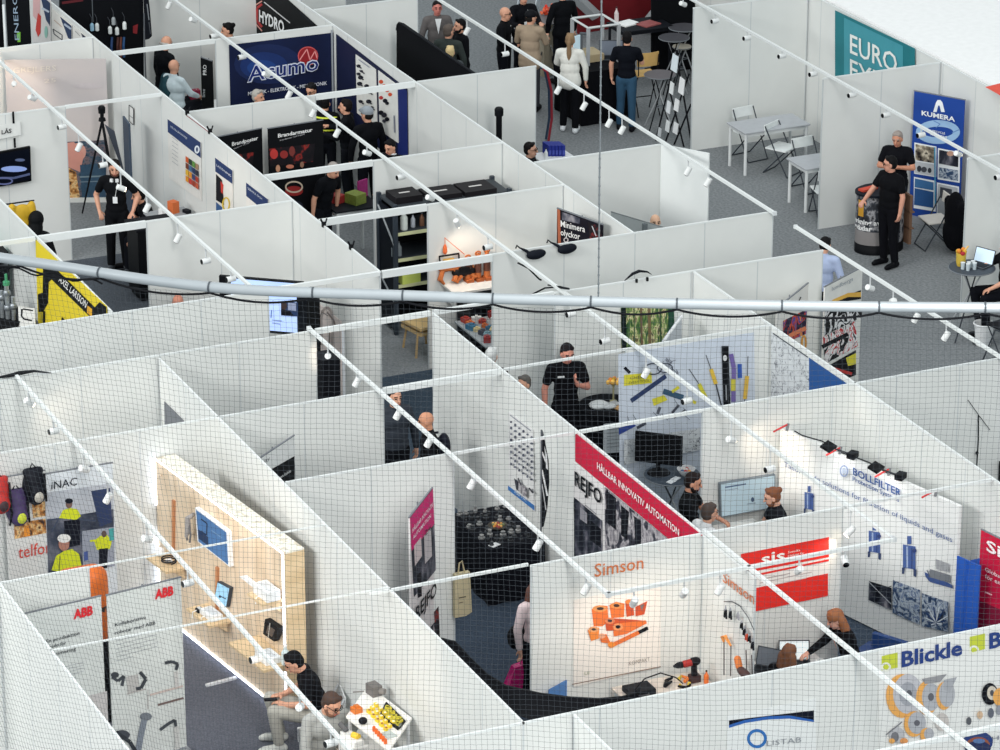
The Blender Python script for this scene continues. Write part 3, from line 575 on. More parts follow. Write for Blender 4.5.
def hung(name, label, cat, pl, quad, col, t=.008, back=.012):
    """a board hung flat on a wall: quad in pixels on the wall plane pl"""
    p2 = Plane(pl.o+pl.n*back, pl.n); return board(name, label, cat, p2, quad, col, t), p2
def xy(p): return (p.x, p.y)
def P2(x, y, z): return xy(pz(x, y, z))
# --- dusk photo backdrop
e, pl = upright('photo_backdrop', 'tall pale dusk photo backdrop of a city and a pink rock', 'backdrop', P2(4.3, 60, 2.4), P2(105.7, 59, 2.4), .06, 2.4, noise('dusk_sky', [(.3, (182, 176, 178)), (.6, (200, 190, 186)), (.8, (190, 176, 176))], scale=.8, stretch=(.4, .4, 1)), t=.03)
prints(pl, [('p', [(64, 142), (106, 140), (106, 200), (67, 202)], city), ('e', 78, 152, 8, 9, (206, 150, 136)), ('p', [(65, 143), (74, 142), (84, 155), (80, 172), (66, 166)], (204, 142, 128)), ('p', [(66, 166), (76, 172), (80, 198), (67, 200)], foodpic),
            ('p', [(80, 165), (106, 163), (106, 198), (82, 200)], C(52, 78, 100, var=.2, sc=20)), ('l', [(80, 177), (106, 176)], 1.5, (120, 140, 150)), ('l', [(80, 182), (106, 181)], 1, (110, 130, 144)), ('e', 88, 86, 14, 3, (186, 178, 180))], 'print', e)
lettering(pl, 'GREJLERS', (13, 73), (56, 70.5), 5, (214, 206, 196), e); lettering(pl, '25', (44, 83), (56, 82), 4, (210, 202, 194), e)
m = MB(); a, b = V(P2(4.3, 60, 2.4)+(0,)), V(P2(105.7, 59, 2.4)+(0,)); m.prism([a, b, b+V((0, 0, .07)), a+V((0, 0, .07))], pl.n*.05); m.build('base', (226, 226, 222), e)
# --- top corner: black roll-up, wall posters, dark lantern wall
e, pl = upright('roll_up_banner', 'black roll-up banner with a green and blue column of letters', 'roll-up', (-57.42, pX(8, 44, -57.42).y), (-57.42, pX(31.4, 42, -57.42).y), .05, 2.9, (14, 18, 24), roll=True)
lettering(pl, 'ENERGI', (19.5, 40), (16.5, -8), 4.5, (150, 170, 190), e, up=(-4.5, 0)); prints(pl, [('p', [(17, 32), (20.5, 32), (20.5, 42), (17.5, 42)], (120, 190, 60))], 'print', e)
e, pl = upright('roll_up_banner', 'pure black roll-up banner at the picture corner beside a white pole', 'roll-up', (-57.6, pX(-24, 44, -57.6).y), (-57.6, pX(4.2, 42, -57.6).y), .05, 2.9, (12, 14, 20), roll=True)
m = MB(); q = pX(5.5, 46, -56.6); m.tube([V((q.x, q.y, 0)), V((q.x, q.y, 3.0))], .022, 8); tag(m.build('banner_pole', (226, 230, 232)), 'white upright pole beside the black roll-up with green letters', 'pole')
pl = PY(17.9)
e, p = hung('poster', 'pale poster with a red bottle above the dusk photo backdrop', 'poster', pl, [(33, -16), (50.5, 0), (50.5, 44), (33, 42)], (226, 222, 220))
prints(p, [('p', [(33, -16), (40, -9), (40, 24), (33, 16)], (222, 178, 178)), ('p', [(38, 13), (41, 16), (40.5, 33), (38, 37), (35.5, 30), (36.5, 22)], (206, 62, 54)), ('p', [(40, -6), (50, 3), (50, 26), (46, 20)], (40, 58, 92)), ('l', [(42, 8), (49, 12)], 2, (190, 200, 214)), ('e', 46, 32, 1.6, 6, (150, 200, 186))], 'print', e)
e, p = hung('poster', 'white poster with a navy corner and outlined box, second in the row', 'poster', pl, [(52, 9), (71.5, 25), (71.5, 44), (52, 42)], (232, 228, 222))
prints(p, [('p', [(60, 16.5), (71.5, 26), (71.5, 40), (68, 38)], (40, 58, 92)), ('l', [(64, 24), (71, 29)], 2, (180, 192, 210)), ('l', [(53, 29), (62, 35), (62, 40), (54, 34), (53, 29)], .8, (60, 64, 72)), ('l', [(54, 20), (62, 27)], .6, (190, 160, 140))], 'print', e)
e, p = hung('poster', 'white poster with small navy corner, third in the row beside the partition', 'poster', pl, [(73, 26), (88, 38), (88, 46), (73, 44)], (228, 226, 222))
prints(p, [('p', [(81, 33), (87, 38), (83, 39)], (36, 44, 70)), ('l', [(75, 31), (80, 36)], .6, (160, 160, 160))], 'print', e)
e, p = hung('display_wall', 'black display wall with hanging lanterns and hoses', 'display', PX(-58.0), [(60, -30), (143, -42), (144, 90), (60, 90)], (13, 16, 22), t=.05)
prints(p, [('l', [(62, 3), (83, 0)], 2.5, (90, 26, 34)), ('l', [(92, -2), (93, 22)], .8, (90, 96, 102)), ('p', [(133, 26), (138, 24), (137, 34), (133, 33)], (130, 34, 40))], 'print', e)
for x, y, c in [(92, 27, (150, 190, 214)), (97, 27, WHITE), (110, 30, WHITE), (117, 31, WHITE), (124.5, 25.5, WHITE), (113.5, 21, (150, 156, 160))]:
    q = p.at(x, y, .12); t = thing('lantern', 'small %s lantern hanging on the black display wall' % ('pale blue' if c[0] == 150 and c[1] == 190 else 'grey' if c[0] == 150 else 'white'), 'lantern', q, 0, 'lanterns on the black display wall')
    m = MB(); m.lathe(q-V((0, 0, .07)), [(.02, 0), (.034, .01), (.034, .11), (.016, .14)], 10); m.build('shade', c, t); m = MB(); m.tube([q+V((0, 0, .07)), q+V((0, 0, .16)), q+V((-.1, 0, .2))], .006); m.build('hook', (60, 64, 70), t)
for x, c in [(112, (46, 74, 120)), (118, (84, 50, 46)), (121, (110, 62, 50)), (124, (50, 90, 140))]:
    m = MB(); m.tube([p.at(x, 37, .05), p.at(x-.6, 46, .08), p.at(x, 57, .05)], .022, 8); tag(m.build('hose', c), 'short %s hose hanging on the black display wall' % ('blue' if c[2] > 100 else 'brown'), 'hose', 'hoses on the black display wall')
random.seed(4)
for i in range(22):
    pass
# feather flag against the white wall
def flag(name, label, pts, plane, col, marks, t=.01):
    q = [plane.at(x, y) for x, y in pts]; c = sum(q, V((0, 0, 0)))/len(q); e = thing(name, label, 'flag', (c.x, c.y, 0))
    m = MB(); m.prism(q, plane.n*-t); m.build('flag_cloth', col, e); m = MB(); m.tube([V((q[0].x, q[0].y, .02)), q[0], q[0]*.5+q[1]*.5], .012); m.build('pole', (90, 94, 100), e); m = MB(); m.lathe(V((q[0].x, q[0].y, 0)), [(.2, 0), (.2, .03), (.03, .05)]); m.build('base', (60, 64, 70), e)
    if marks: prints(plane, marks, 'print', e)
flag('feather_flag', 'slim dark feather flag by the black lantern wall', [(144.5, 40), (143.5, -14), (147, -16), (150, 10), (152, 36), (149, 39)], PX(-57.6), (28, 32, 40), [('l', [(147, 4), (149, 20)], 1, (130, 134, 140)), ('l', [(149, 22), (150.5, 34)], 1, (70, 74, 80))])
e, pl = upright('roll_up_banner', 'narrow black roll-up banner with pale lettering beside the navy globe poster', 'roll-up', P2(200.5, 57.5, 2.0), P2(211.8, 61.5, 2.0), .05, 2.0, (14, 16, 20), roll=True)
lettering(pl, 'PRO', (206.5, 75), (206.5, 65), 3.5, (226, 228, 230), e, up=(-3.5, 0)); lettering(pl, 'line', (205, 97), (205, 89), 3, (200, 204, 208), e, up=(-3, 0))
# --- dark hydraulic banner on the wall beyond
pl = PY(21.7); e, p = hung('banner', 'black banner with a red ring logo on the wall behind the navy globe poster', 'banner', pl, [(246, -38), (317, 26), (317, 90), (247, 40)], (15, 17, 23))
prints(p, [('l', [(262, 1), (254, 6), (254, 22), (262, 31)], 1.2, (220, 160, 150)), ('l', [(262, 4), (257, 8), (257, 21), (262, 27)], 2.4, (176, 44, 48)), ('l', [(264, 2), (290, 23)], 1, (206, 208, 210)), ('l', [(300, 12), (313, 24)], 2.5, (40, 42, 48))], 'print', e)
lettering(p, 'HYDRO', (259, 21), (284, 33), 11, (236, 238, 240), e, bold=.03)
# --- navy globe poster
pl = PX(-54.95); e, p = hung('poster', 'large navy poster with a red globe logo and outlined lettering', 'poster', pl, [(229, 45), (335, 32.5), (336, 150), (232, 160)], noise('navy_glow', [(.3, (16, 24, 54)), (.6, (20, 32, 70))], scale=1))
prints(p, [('e', 268, 64, 34, 20, (20, 36, 80)), ('e', 264, 66, 24, 14, (24, 48, 104)), ('e', 262, 68, 15, 8, (30, 64, 130)), ('e', 308, 56, 10.2, 9.5, (150, 32, 40)), ('l', [(299, 61), (307, 49), (310, 60), (315, 51), (317, 58)], 1.1, (236, 150, 150)), ('r', 308, 56, 10.2, 9.5, 1, (210, 90, 90))], 'print', e)
lettering(p, 'Acumo', (247, 82), (319, 69.5), 15, (216, 222, 240), e, bold=.045, off=.02); lettering(p, 'Acumo', (248, 81.6), (318.4, 69.6), 14.4, (22, 40, 110), e, bold=.005, off=.024)
lettering(p, 'MEKANIK - ELEKTRONIK - MEKATRONIK', (248, 95.4), (327, 84.6), 3.4, (226, 230, 240), e, bold=.01)
m = MB(); q = pX(335, 33, -54.9); m.box((-54.93, 21.655, 0), (-54.91, 21.68, 2.42)); tag(m.build('corner_post', (150, 156, 164)), 'grey corner post between the navy poster and the product boards', 'post')
pl = PY(21.7); e, p = hung('display_board', 'navy panel on the side wall carrying two white product boards', 'panel', pl, [(336, 34), (407, 89), (408, 175), (337, 110)], (18, 26, 60))
prints(p, [('p', [(397, 84), (407, 91), (408, 165), (398, 158)], (26, 42, 110))], 'print', e)
for nm, quad in (('white product board nearest the navy globe poster', [(355.5, 54.5), (375.5, 69.5), (377, 128), (357, 113)]), ('white product board by the blue panel edge, with orange parts', [(378, 70.5), (397, 85), (398, 143), (379.5, 130)])):
    q = [Plane(p.o+p.n*.02, p.n).at(x, y) for x, y in quad]; c = (q[0]+q[2])/2; b_ = thing('product_board', nm, 'board', c); m = MB(); m.prism(q, p.n*-.012); m.build('panel', (230, 230, 226), b_)
    p3 = Plane(p.o+p.n*.02, p.n); x0, y0 = quad[0]; items = []
    if 'nearest' in nm:
        for i, (u, v, r) in enumerate([(2, 10, 1.6), (5, 13, 1.2), (2, 18, 1.5), (4, 20, 2), (10, 24, 1.8), (3, 27, 2), (13, 28, 1.5), (5, 31, 1.2), (12, 38, 2), (15, 42, 1.6), (4, 44, 1.5), (10, 47, 2), (13, 50, 1.5)]): items += [('e', x0+u+1, y0+v+u*.75, r*1.3, r, (36, 38, 48)), ('l', [(x0+u-1, y0+v+u*.75-1), (x0+u+4, y0+v+u*.75+2.4)], 1.2, (50, 52, 62))]
        items.append(('l', [(x0+3, y0+5), (x0+14, y0+13)], .8, (150, 154, 170)))
    else:
        for u, v, r, c_ in [(3, 9, 1.7, (214, 84, 50)), (6, 11, 1.7, (214, 84, 50)), (9, 13, 1.7, (214, 84, 50)), (12, 15, 1.6, (214, 84, 50)), (3, 25, 1.6, (186, 60, 60)), (7, 25, 1.8, (40, 40, 50)), (9, 26, 1.5, (40, 40, 50)), (3, 40, 2, (40, 40, 50)), (6, 40, 2.2, (50, 50, 60)), (9, 42, 1.8, (40, 40, 50)), (6, 46, 1.5, (70, 70, 80))]: items.append(('e', x0+u, y0+v+u*.75, r*1.25, r*1.15, c_))
        items += [('l', [(x0+16, y0+45), (x0+16.6, y0+62)], 1.2, (130, 134, 150))]
    prints(p3, items, 'print', b_)
# --- black curved display wall beside the aisle
pts = [(396.5, 30), (397.2, 25), (399, 22.6), (402, 23.6), (476, 75), (474, 120), (396, 110)]
P_ = Plane((0, 22.95, 0), (0, -1, 0)); q = [P_.at(x, y) for x, y in pts]; e = thing('display_wall', 'plain black fabric display wall with one rounded top corner', 'display', (q[0].x, q[0].y, 0)); m = MB()
q[-1].z = q[-2].z = .03; m.prism(q, (0, .04, 0)); m.build('panel', C(14, 17, 24, rough=.9), e); m = MB(); m.tube(q[:5], .016, 6); m.build('panel_edge', (30, 34, 40), e); m = MB(); m.box((q[0].x+.2, 22.8, 0), (q[0].x+.26, 23.2, .03)); m.build('foot', (60, 62, 66), e)
# --- fire-hose roll-ups
for nm, a, b, t1, ta, tb, tx in [('black roll-up with fire photo and bold white heading, nearest the product boards', (268, 129), (323, 120.4), 'Brandarmatur', (278, 137.6), (312.5, 131.4), 3.6), ('black roll-up with fire photo half hidden by the long side wall', (216, 137.6), (262, 128.6), 'Brandposter', (232, 146), (258, 139.6), 3.6)]:
    A_, B_ = P2(a[0], a[1], 2.22), P2(b[0], b[1], 2.22); e, p = upright('roll_up_banner', nm, 'roll-up', A_, B_, .06, 2.22, (18, 20, 26), roll=True)
    w = b[0]-a[0]; s = (b[1]-a[1])/w; g = lambda u, v: (a[0]+u, a[1]+v+u*s)
    prints(p, [('p', [g(1, 20), g(w-8, 22), g(w-10, 40), g(2, 38)], darkpic), ('e', *g(6, 26), 4, 5, (196, 60, 56)), ('e', *g(16, 28), 4, 4, (150, 48, 46)), ('e', *g(24, 26), 3, 5, (120, 52, 48)), ('e', *g(10, 41), 2.2, 3.6, (206, 150, 120)), ('e', *g(22, 41), 4, 2, (200, 120, 96)), ('e', *g(34, 41), 2, 3, (150, 110, 90)),
               ('e', *g(26, 66), 9, 5, (150, 40, 40)), ('r', *g(26, 62), 9, 6, 1.5, (206, 190, 170)), ('e', *g(24, 80), 11, 5, (40, 44, 60))], 'print', e)
    lettering(p, t1, ta, tb, tx, (240, 240, 240), e, bold=.02); lettering(p, 'brandposter och koppel', (ta[0]+2, ta[1]+3.4), (tb[0]-8, tb[1]+3.2), 1.4, (190, 190, 194), e)
# --- posters on the long side wall (navy headings)
pl = PY(17.9)
e, p = hung('poster', 'white wall sheet with navy heading and a block of coloured squares', 'poster', pl, [(167.5, 119), (200.5, 142.5), (201.5, 201), (169, 178)], (226, 224, 220))
prints(p, [('p', [(167.5, 119), (200.5, 142.5), (200.8, 158), (167.8, 132)], (30, 52, 100)), ('r', 197, 149.5, 2.6, 4, 1.6, (226, 232, 240))]+[('l', [(172, 137+i*4), (178, 141.5+i*4)], .5, (170, 172, 176)) for i in range(7)]
       + [('p', [(185.5+j*3.3, 156+i*6.4+j*2.3), (188.4+j*3.3, 158+i*6.4+j*2.3), (188.4+j*3.3, 163.6+i*6.4+j*2.3), (185.5+j*3.3, 161.6+i*6.4+j*2.3)], c) for i, row in enumerate([((206, 92, 40), (40, 60, 44), (90, 140, 60), (160, 130, 100)), ((120, 60, 40), (70, 110, 150), (40, 60, 100), (40, 40, 60)), ((226, 180, 50), (226, 150, 50), (60, 70, 120), (180, 60, 40)), ((230, 150, 40), (200, 60, 50), (170, 70, 50), (200, 90, 60))]) for j, c in enumerate(row)], 'print', e)
lettering(p, 'SOLCELLSMONTAGE', (170.5, 127.2), (187, 139.4), 1.8, (220, 226, 236), e)
e, p = hung('poster', 'narrow wall sheet with navy heading over a picture of a black bag and yellow cable', 'poster', pl, [(215, 157.6), (232.3, 170.5), (232.8, 226), (216, 213)], (228, 226, 222))
prints(p, [('p', [(215, 157.6), (232.3, 170.5), (232.4, 184), (215.3, 171.5)], (30, 52, 100)), ('p', [(216, 174), (222, 180), (224, 205), (216, 200)], (40, 40, 46)), ('p', [(220.6, 181), (223.4, 185), (222.6, 194), (221, 192)], (206, 60, 50)), ('r', 226, 204, 4, 7, 1.4, (220, 190, 60)), ('p', [(216, 202), (222, 207), (222, 216), (216, 211)], (50, 90, 140))], 'print', e)
lettering(p, 'LADDNING', (216.5, 166), (231, 177), 2, (220, 226, 236), e)
e, p = hung('poster', 'wall sheet with navy heading half hidden behind the white partition', 'poster', pl, [(246, 182.5), (268, 199.5), (268.5, 250), (246.5, 234)], (228, 226, 222))
prints(p, [('p', [(246, 182.5), (268, 199.5), (268, 214), (246.2, 196)], (30, 52, 100))], 'print', e); lettering(p, 'SERVICE OCH', (247.6, 189), (262, 200), 2, (220, 226, 236), e)
tag(prints(pl, [('l', [(186.5, 115.5), (208, 131.5)], .7, (150, 60, 60))], 'tape_strip'), 'thin strip of red tape along the top of the long side wall', 'tape')
# --- first booth: sign and TV
pl = PX(-52.55); e, p = hung('sign', 'white hanging sign with three black capital letters above the wall TV', 'sign', pl, [(-14, 128), (20, 121.5), (21, 135), (-14, 142)], (226, 228, 226), t=.01, back=.03)
lettering(p, 'LÅS', (1.6, 134.4), (11.6, 132.6), 4, (30, 32, 36), e, bold=.02)
m = MB()
for a, b in (((13, 111.6), (13.6, 123.4)), ((14.4, 138), (15, 147.6))):
    p_, q_ = p.at(*a, .004), p.at(*b, .004); m.prism([p_+V((0, -.016, 0)), p_+V((0, .016, 0)), q_+V((0, .016, 0)), q_+V((0, -.016, 0))], (.006, 0, 0))
m.build('strap', (22, 24, 28), e)
e, p = hung('wall_tv', 'black flat TV with dark blue picture on the wall below the sign', 'TV', pl, [(-34, 158.5), (30.3, 146.6), (31.5, 181), (-34, 193)], (10, 13, 20), t=.05, back=.07)
prints(p, [('p', [(-32, 160), (29.5, 148.6), (30.4, 179.6), (-32, 190)], C(12, 20, 38, rough=.3)), ('e', 14, 169, 13, 3, C(120, 140, 190, emit=.5)), ('e', 20, 160, 5, 1.5, (90, 104, 140)), ('l', [(0, 178), (14, 178), (30, 174)], 2.2, (80, 92, 130)), ('r', 4, 181, 9, 4, 1.6, (96, 104, 150))], 'screen', e)
# --- yellow banner on the angled wall
pl = PY(14.12); e, p = hung('banner', 'yellow wall banner with black swoosh and slanting white lettering', 'banner', pl, [(35.4, 240), (106.5, 306.5), (107.5, 345), (38.6, 345)], C(232, 208, 44, rough=.5, var=.03))
K_ = (18, 20, 26)
prints(p, [('p', [(43, 267), (56, 267), (57, 270), (51.6, 279.4), (48.6, 282), (48, 303), (43, 312), (38.4, 312), (37.8, 294.4), (42.6, 292.6)], K_), ('p', [(56, 269), (95, 307.6), (89, 316), (51, 279)], K_), ('p', [(94, 308), (99.6, 302), (106.3, 307), (106.5, 318), (88, 318)], K_), ('p', [(43, 311), (45, 311), (45, 335), (43, 335)], K_), ('p', [(62, 317), (66, 321), (60, 325)], K_), ('p', [(87, 305), (92, 309), (92, 317), (87, 313)], (226, 168, 40))], 'print', e)
lettering(p, 'AXEL LARSSON', (58.4, 281), (85.4, 308), 4, (240, 240, 236), e, up=(2.2, 5.4), bold=.01)
# --- forest poster, slanting cards and grey screens
pl = PX(-42.08); e, p = hung('poster', 'green forest photo poster below the steel pipe', 'poster', pl, [(621, 308), (674, 299.5), (674.6, 343.5), (621.6, 352)], forest)
prints(p, [('p', [(621, 308), (626, 307.4), (626.6, 351), (621.6, 352)], (30, 54, 44)), ('p', [(668, 300.4), (674, 299.5), (674.6, 343.5), (668.6, 344.4)], (26, 70, 50)), ('l', [(641, 306), (642, 349)], 2.2, (112, 92, 66)), ('l', [(649, 305), (650, 347)], 3, (122, 104, 72)), ('l', [(660, 304), (661, 345)], 1.6, (60, 84, 52)), ('l', [(634, 306), (634.6, 349)], 1.2, (70, 100, 60))], 'print', e)
e, pl = upright('grey_screen', 'slanting pale grey screen in front of the forest poster', 'screen', P2(664, 341, 2.0), P2(682, 316, 2.0), .05, 2.0, (186, 192, 200), t=.03)
m = MB(); a, b = pz(664, 341, 2.0), pz(682, 316, 2.0); m.tube([a, b], .018); m.build('top_bar', (226, 228, 230), e)
e, p = upright('roll_up_banner', 'dark roll-up with two white heading lines behind the hanging black pouches', 'roll-up', P2(557, 208.6, 2.42), P2(602.5, 225, 2.42), .06, 2.42, (38, 34, 46), roll=True)
prints(p, [('p', [(557.2, 209), (560, 210), (561, 250), (558, 249)], (170, 96, 66)), ('p', [(562, 212), (580, 218), (580, 224), (562, 220)], darkmono), ('p', [(588, 222), (601, 227), (601.5, 240), (590, 240)], darkpic), ('l', [(592, 226), (596, 236)], 1, (190, 190, 196)), ('r', 566, 240, 2.5, 2.5, 1, (200, 190, 190))], 'print', e)
lettering(p, 'Minimera', (560.6, 226.4), (585, 232.4), 6, (240, 238, 236), e, bold=.012); lettering(p, 'olyckor', (560.6, 235), (580, 239.6), 6, (240, 238, 236), e, bold=.012)
e, p = upright('grey_screen', 'grey glass screen in front of the bald crown', 'screen', P2(611, 211.6, 2.0), P2(668, 228.6, 2.0), .05, 2.0, C(170, 176, 178, rough=.2), t=.02)
m = MB(); a, b = pz(611, 211.6, 2.0), pz(668, 228.6, 2.0); m.tube([a, b], .008); m.build('top_edge', (120, 126, 128), e); m = MB(); c = pz(646, 222, 2.0); m.box((c.x-.02, c.y-.05, .05), (c.x+.03, c.y+.02, 1.98)); m.build('hinge_post', (110, 118, 122), e)
# --- slanting display posters by the pipe
e, p = upright('roll_up_banner', 'white-headed roll-up with bright collage, smaller of the two by the partition end', 'roll-up', P2(777, 309, 2.1), P2(808.6, 283.6, 2.1), .06, 2.1, (228, 226, 222), roll=True)
prints(p, [('p', [(783, 321), (807, 309), (806, 334), (783, 344)], noise('collage', [(.35, (40, 30, 60)), (.45, (200, 70, 50)), (.52, (90, 70, 150)), (.6, (230, 150, 60)), (.7, (30, 30, 40))], scale=4, detail=2, const=True, dist=1)), ('l', [(789, 336), (806, 328)], 4, (226, 130, 90)), ('r', 804, 343, 3, 8, 2, (230, 160, 60)), ('l', [(798, 303), (801, 297)], 1, (60, 60, 66))], 'print', e)
e, p = upright('roll_up_banner', 'tall roll-up with white heading, black and red graphics and yellow band', 'roll-up', P2(825, 287.4, 2.1), P2(862.6, 267.6, 2.1), .06, 2.1, (226, 226, 222), roll=True)
prints(p, [('p', [(829, 302), (861, 290), (861, 299), (829, 304)], (30, 30, 34)), ('p', [(832, 300), (848, 293), (861, 292), (861, 297), (848, 297), (833, 303)], (230, 180, 80)), ('p', [(825, 311), (862, 303), (862, 317), (824, 336)], noise('graphic_black', [(.4, (24, 24, 28)), (.5, (220, 220, 222)), (.6, (30, 30, 36))], scale=4, detail=2, const=True, dist=1.2)), ('p', [(823, 337), (855, 321), (858, 346), (825, 364)], grafic), ('l', [(822, 347), (848, 334)], 4, (30, 28, 32)), ('p', [(828, 366), (856, 350), (856, 375), (846, 379)], (34, 34, 38)), ('p', [(846, 358), (856, 353), (856, 364), (848, 366)], (226, 214, 60)), ('l', [(832, 368), (852, 374)], 3, (196, 60, 56))], 'print', e)
lettering(p, 'lundbergs', (832, 291), (853, 280.6), 4, (150, 156, 166), e)
# --- wall with tool and pen posters
pl = PX(-39.85); e, p = hung('poster', 'pale blue wall poster with pens, blades and yellow tags', 'poster', pl, [(618.4, 354.5), (754, 332.5), (756.6, 500), (620.6, 530)], (200, 208, 220))
Y_ = (214, 206, 60); NV = (40, 56, 96)
b_ = [('l', [(624.5, 367.5), (630, 373)], 3, (40, 42, 52)), ('p', [(630, 399), (665, 374), (667, 378), (632, 403)], NV), ('p', [(624, 375), (651.6, 372.5), (652, 383), (624, 386)], Y_), ('p', [(664, 388.6), (684, 395), (683, 400.7), (662.4, 393.8)], (52, 84, 110)), ('p', [(652, 399), (664, 395), (667.6, 400), (653.7, 406)], Y_),
      ('l', [(672, 392), (679, 387)], 3, Y_), ('l', [(686, 398), (696, 403)], 3, Y_), ('l', [(660, 407), (657.5, 414)], 3, (90, 94, 104)), ('l', [(679, 405), (672, 413)], 2.5, (70, 74, 86)), ('l', [(685, 410), (674, 418)], 1.6, (90, 94, 104)), ('p', [(619, 435), (618.6, 428), (634, 423.6), (636, 426)], (44, 66, 140)), ('l', [(637, 428), (646, 423)], 3, (60, 64, 76)),
      ('l', [(689, 369), (699, 384)], .8, (80, 84, 90)), ('l', [(699, 384), (706, 398)], 4, Y_), ('l', [(706, 355), (711, 369)], .8, (80, 84, 90)), ('l', [(711, 369), (716, 384)], 4, (222, 186, 70)), ('l', [(716, 384), (721.5, 406)], 1.4, (60, 62, 70)), ('l', [(725, 346), (727, 405)], 7, (24, 26, 32)), ('e', 725, 358, 2, 3, (210, 212, 214)), ('l', [(726, 385), (726.5, 400)], 1.2, (150, 154, 160)),
      ('l', [(731, 354), (734, 368), (733.5, 402)], 4.4, (112, 96, 160)), ('l', [(733.4, 379), (733.2, 391)], 4.6, (206, 196, 70)), ('l', [(739.7, 364), (740, 378)], 4.2, (40, 84, 170)), ('l', [(740, 378), (742, 402)], 2, (180, 186, 196)), ('l', [(748, 356), (747.4, 376)], .8, (80, 84, 90)), ('l', [(747.2, 376), (745, 399)], 4, (216, 176, 70)), ('l', [(745, 399), (744, 404)], 1, (70, 70, 76))]
rr = random.Random(5)
for i in range(16): x, y = 664+rr.random()*14, 360+rr.random()*12; b_.append(('l', [(x, y), (x+rr.uniform(-4, 6), y+rr.uniform(-5, 4)), (x+rr.uniform(-6, 8), y+rr.uniform(-6, 6))], .5, (110, 114, 126)))
for i in range(9): x, y = 624+rr.random()*60, 396+rr.random()*22; b_.append(('l', [(x, y), (x+rr.uniform(2, 6), y+rr.uniform(2, 9))], .6, (110, 116, 126)))
b_ += [('r', 653, 369, 9, 6, 1.2, (40, 44, 60)), ('r', 665, 368, 8, 5, 1, (50, 54, 70)), ('l', [(643, 372), (646, 366)], 3, (230, 232, 234)), ('p', [(624, 440), (700, 428), (700, 450), (624, 465)], inkpic)]
prints(p, b_, 'print', e); lettering(p, 'CHECK', (630, 379.4), (648, 377.6), 2.6, (120, 116, 50), e); lettering(p, 'EVERY TOOL', (629, 384), (650, 381.8), 2.4, (120, 116, 50), e)
pl = PY(21.75); e, p = hung('poster', 'grey ink drawing poster with a plain blue end on the side wall', 'poster', pl, [(771, 331.5), (849, 385), (850, 430), (771, 400)], inkpic)
prints(p, [('p', [(809, 357.6), (849, 385), (850, 410), (809, 395)], (28, 78, 142)), ('l', [(773, 333.4), (808, 357.4)], 1, (60, 64, 70))], 'print', e)
# --- red banner and black and white photos on the middle side wall
pl = PY(17.93); e, p = hung('banner', 'long crimson banner with white capitals along the wall top', 'banner', pl, [(575.2, 433.4), (702, 535.6), (671.5, 541.5), (575.2, 461.2)], C(196, 26, 62, rough=.5, var=.03))
lettering(p, 'HÅLLBAR INNOVATIV AUTOMATION', (597, 468.5), (679, 536), 6, (246, 238, 238), e, bold=.015, up=(0, 6.4))
e, p = hung('poster', 'white and black photo wallpaper with four large black letters below the crimson banner', 'poster', pl, [(573.6, 462), (670, 542), (672, 612), (574, 530)], (224, 222, 222), back=.006)
prints(p, [('p', [(573.8, 497), (602.4, 521), (603, 580), (574, 556)], darkmono), ('p', [(580, 507), (587, 513), (587, 524), (580, 519)], (150, 148, 156)), ('p', [(590, 520), (601, 529), (601, 548), (590, 540)], (30, 32, 42)), ('p', [(604.6, 487), (670, 541), (671, 600), (605, 560)], monopic), ('p', [(606, 490), (616, 498), (616, 530), (606, 522)], (32, 32, 42)), ('p', [(621, 505), (629, 512), (627, 540), (621, 535)], (28, 28, 38)), ('p', [(634, 516), (641, 521), (641, 548), (635, 544)], (40, 40, 50)), ('l', [(585, 505), (596, 514)], 1, (150, 150, 156))], 'print', e)
lettering(p, 'REJFO', (574.4, 484.8), (601.4, 505), 13.5, (26, 26, 32), e, bold=.02, up=(0, 13.5))
e, p = hung('poster', 'white product sheet with rows of small grey pictures and a blue strip', 'poster', pl, [(508.6, 411.5), (533, 430), (534.4, 511), (508.6, 490.5)], (226, 226, 226))
b_ = [('p', [(508, 485.6), (534.4, 505.6), (534.4, 510.6), (508, 489.8)], (58, 118, 186)), ('l', [(510, 415), (531, 431)], 1, (150, 154, 162))]
for i in range(8):
    for j in range(6): b_.append(('e', 511+j*4.1, 422+i*6+j*3.1, 1.1+.5*((i*j) % 2), 1+.5*((i+j) % 2), (70+20*((i+j) % 3), 74+20*((i+j) % 3), 92+18*((i+j) % 3))))
b_ += [('p', [(514, 478), (527, 489), (526, 498), (516, 489)], monopic), ('l', [(518, 478), (521, 485)], 1.4, (60, 60, 70)), ('l', [(529, 488), (533, 493)], 1.6, (50, 50, 60))]
prints(p, b_, 'print', e); lettering(p, 'VERKTYG', (514, 492.4), (526, 501.6), 2, (220, 232, 244), e)
flag('feather_flag', 'curved black feather flag with white strokes by the crimson banner', [(541.4, 430), (545, 441), (548.6, 460), (549.4, 482), (547.4, 508), (544, 526), (541.4, 528)], PX(-38.0), (24, 26, 34), [('l', [(542, 452), (546, 462)], 1.6, (226, 228, 230)), ('l', [(542, 470), (547.4, 496)], 1.6, (226, 228, 230)), ('l', [(542, 484), (546, 510)], 1, (190, 192, 196)), ('p', [(544.4, 446), (547, 455), (548, 470), (546, 468)], (220, 224, 226))])
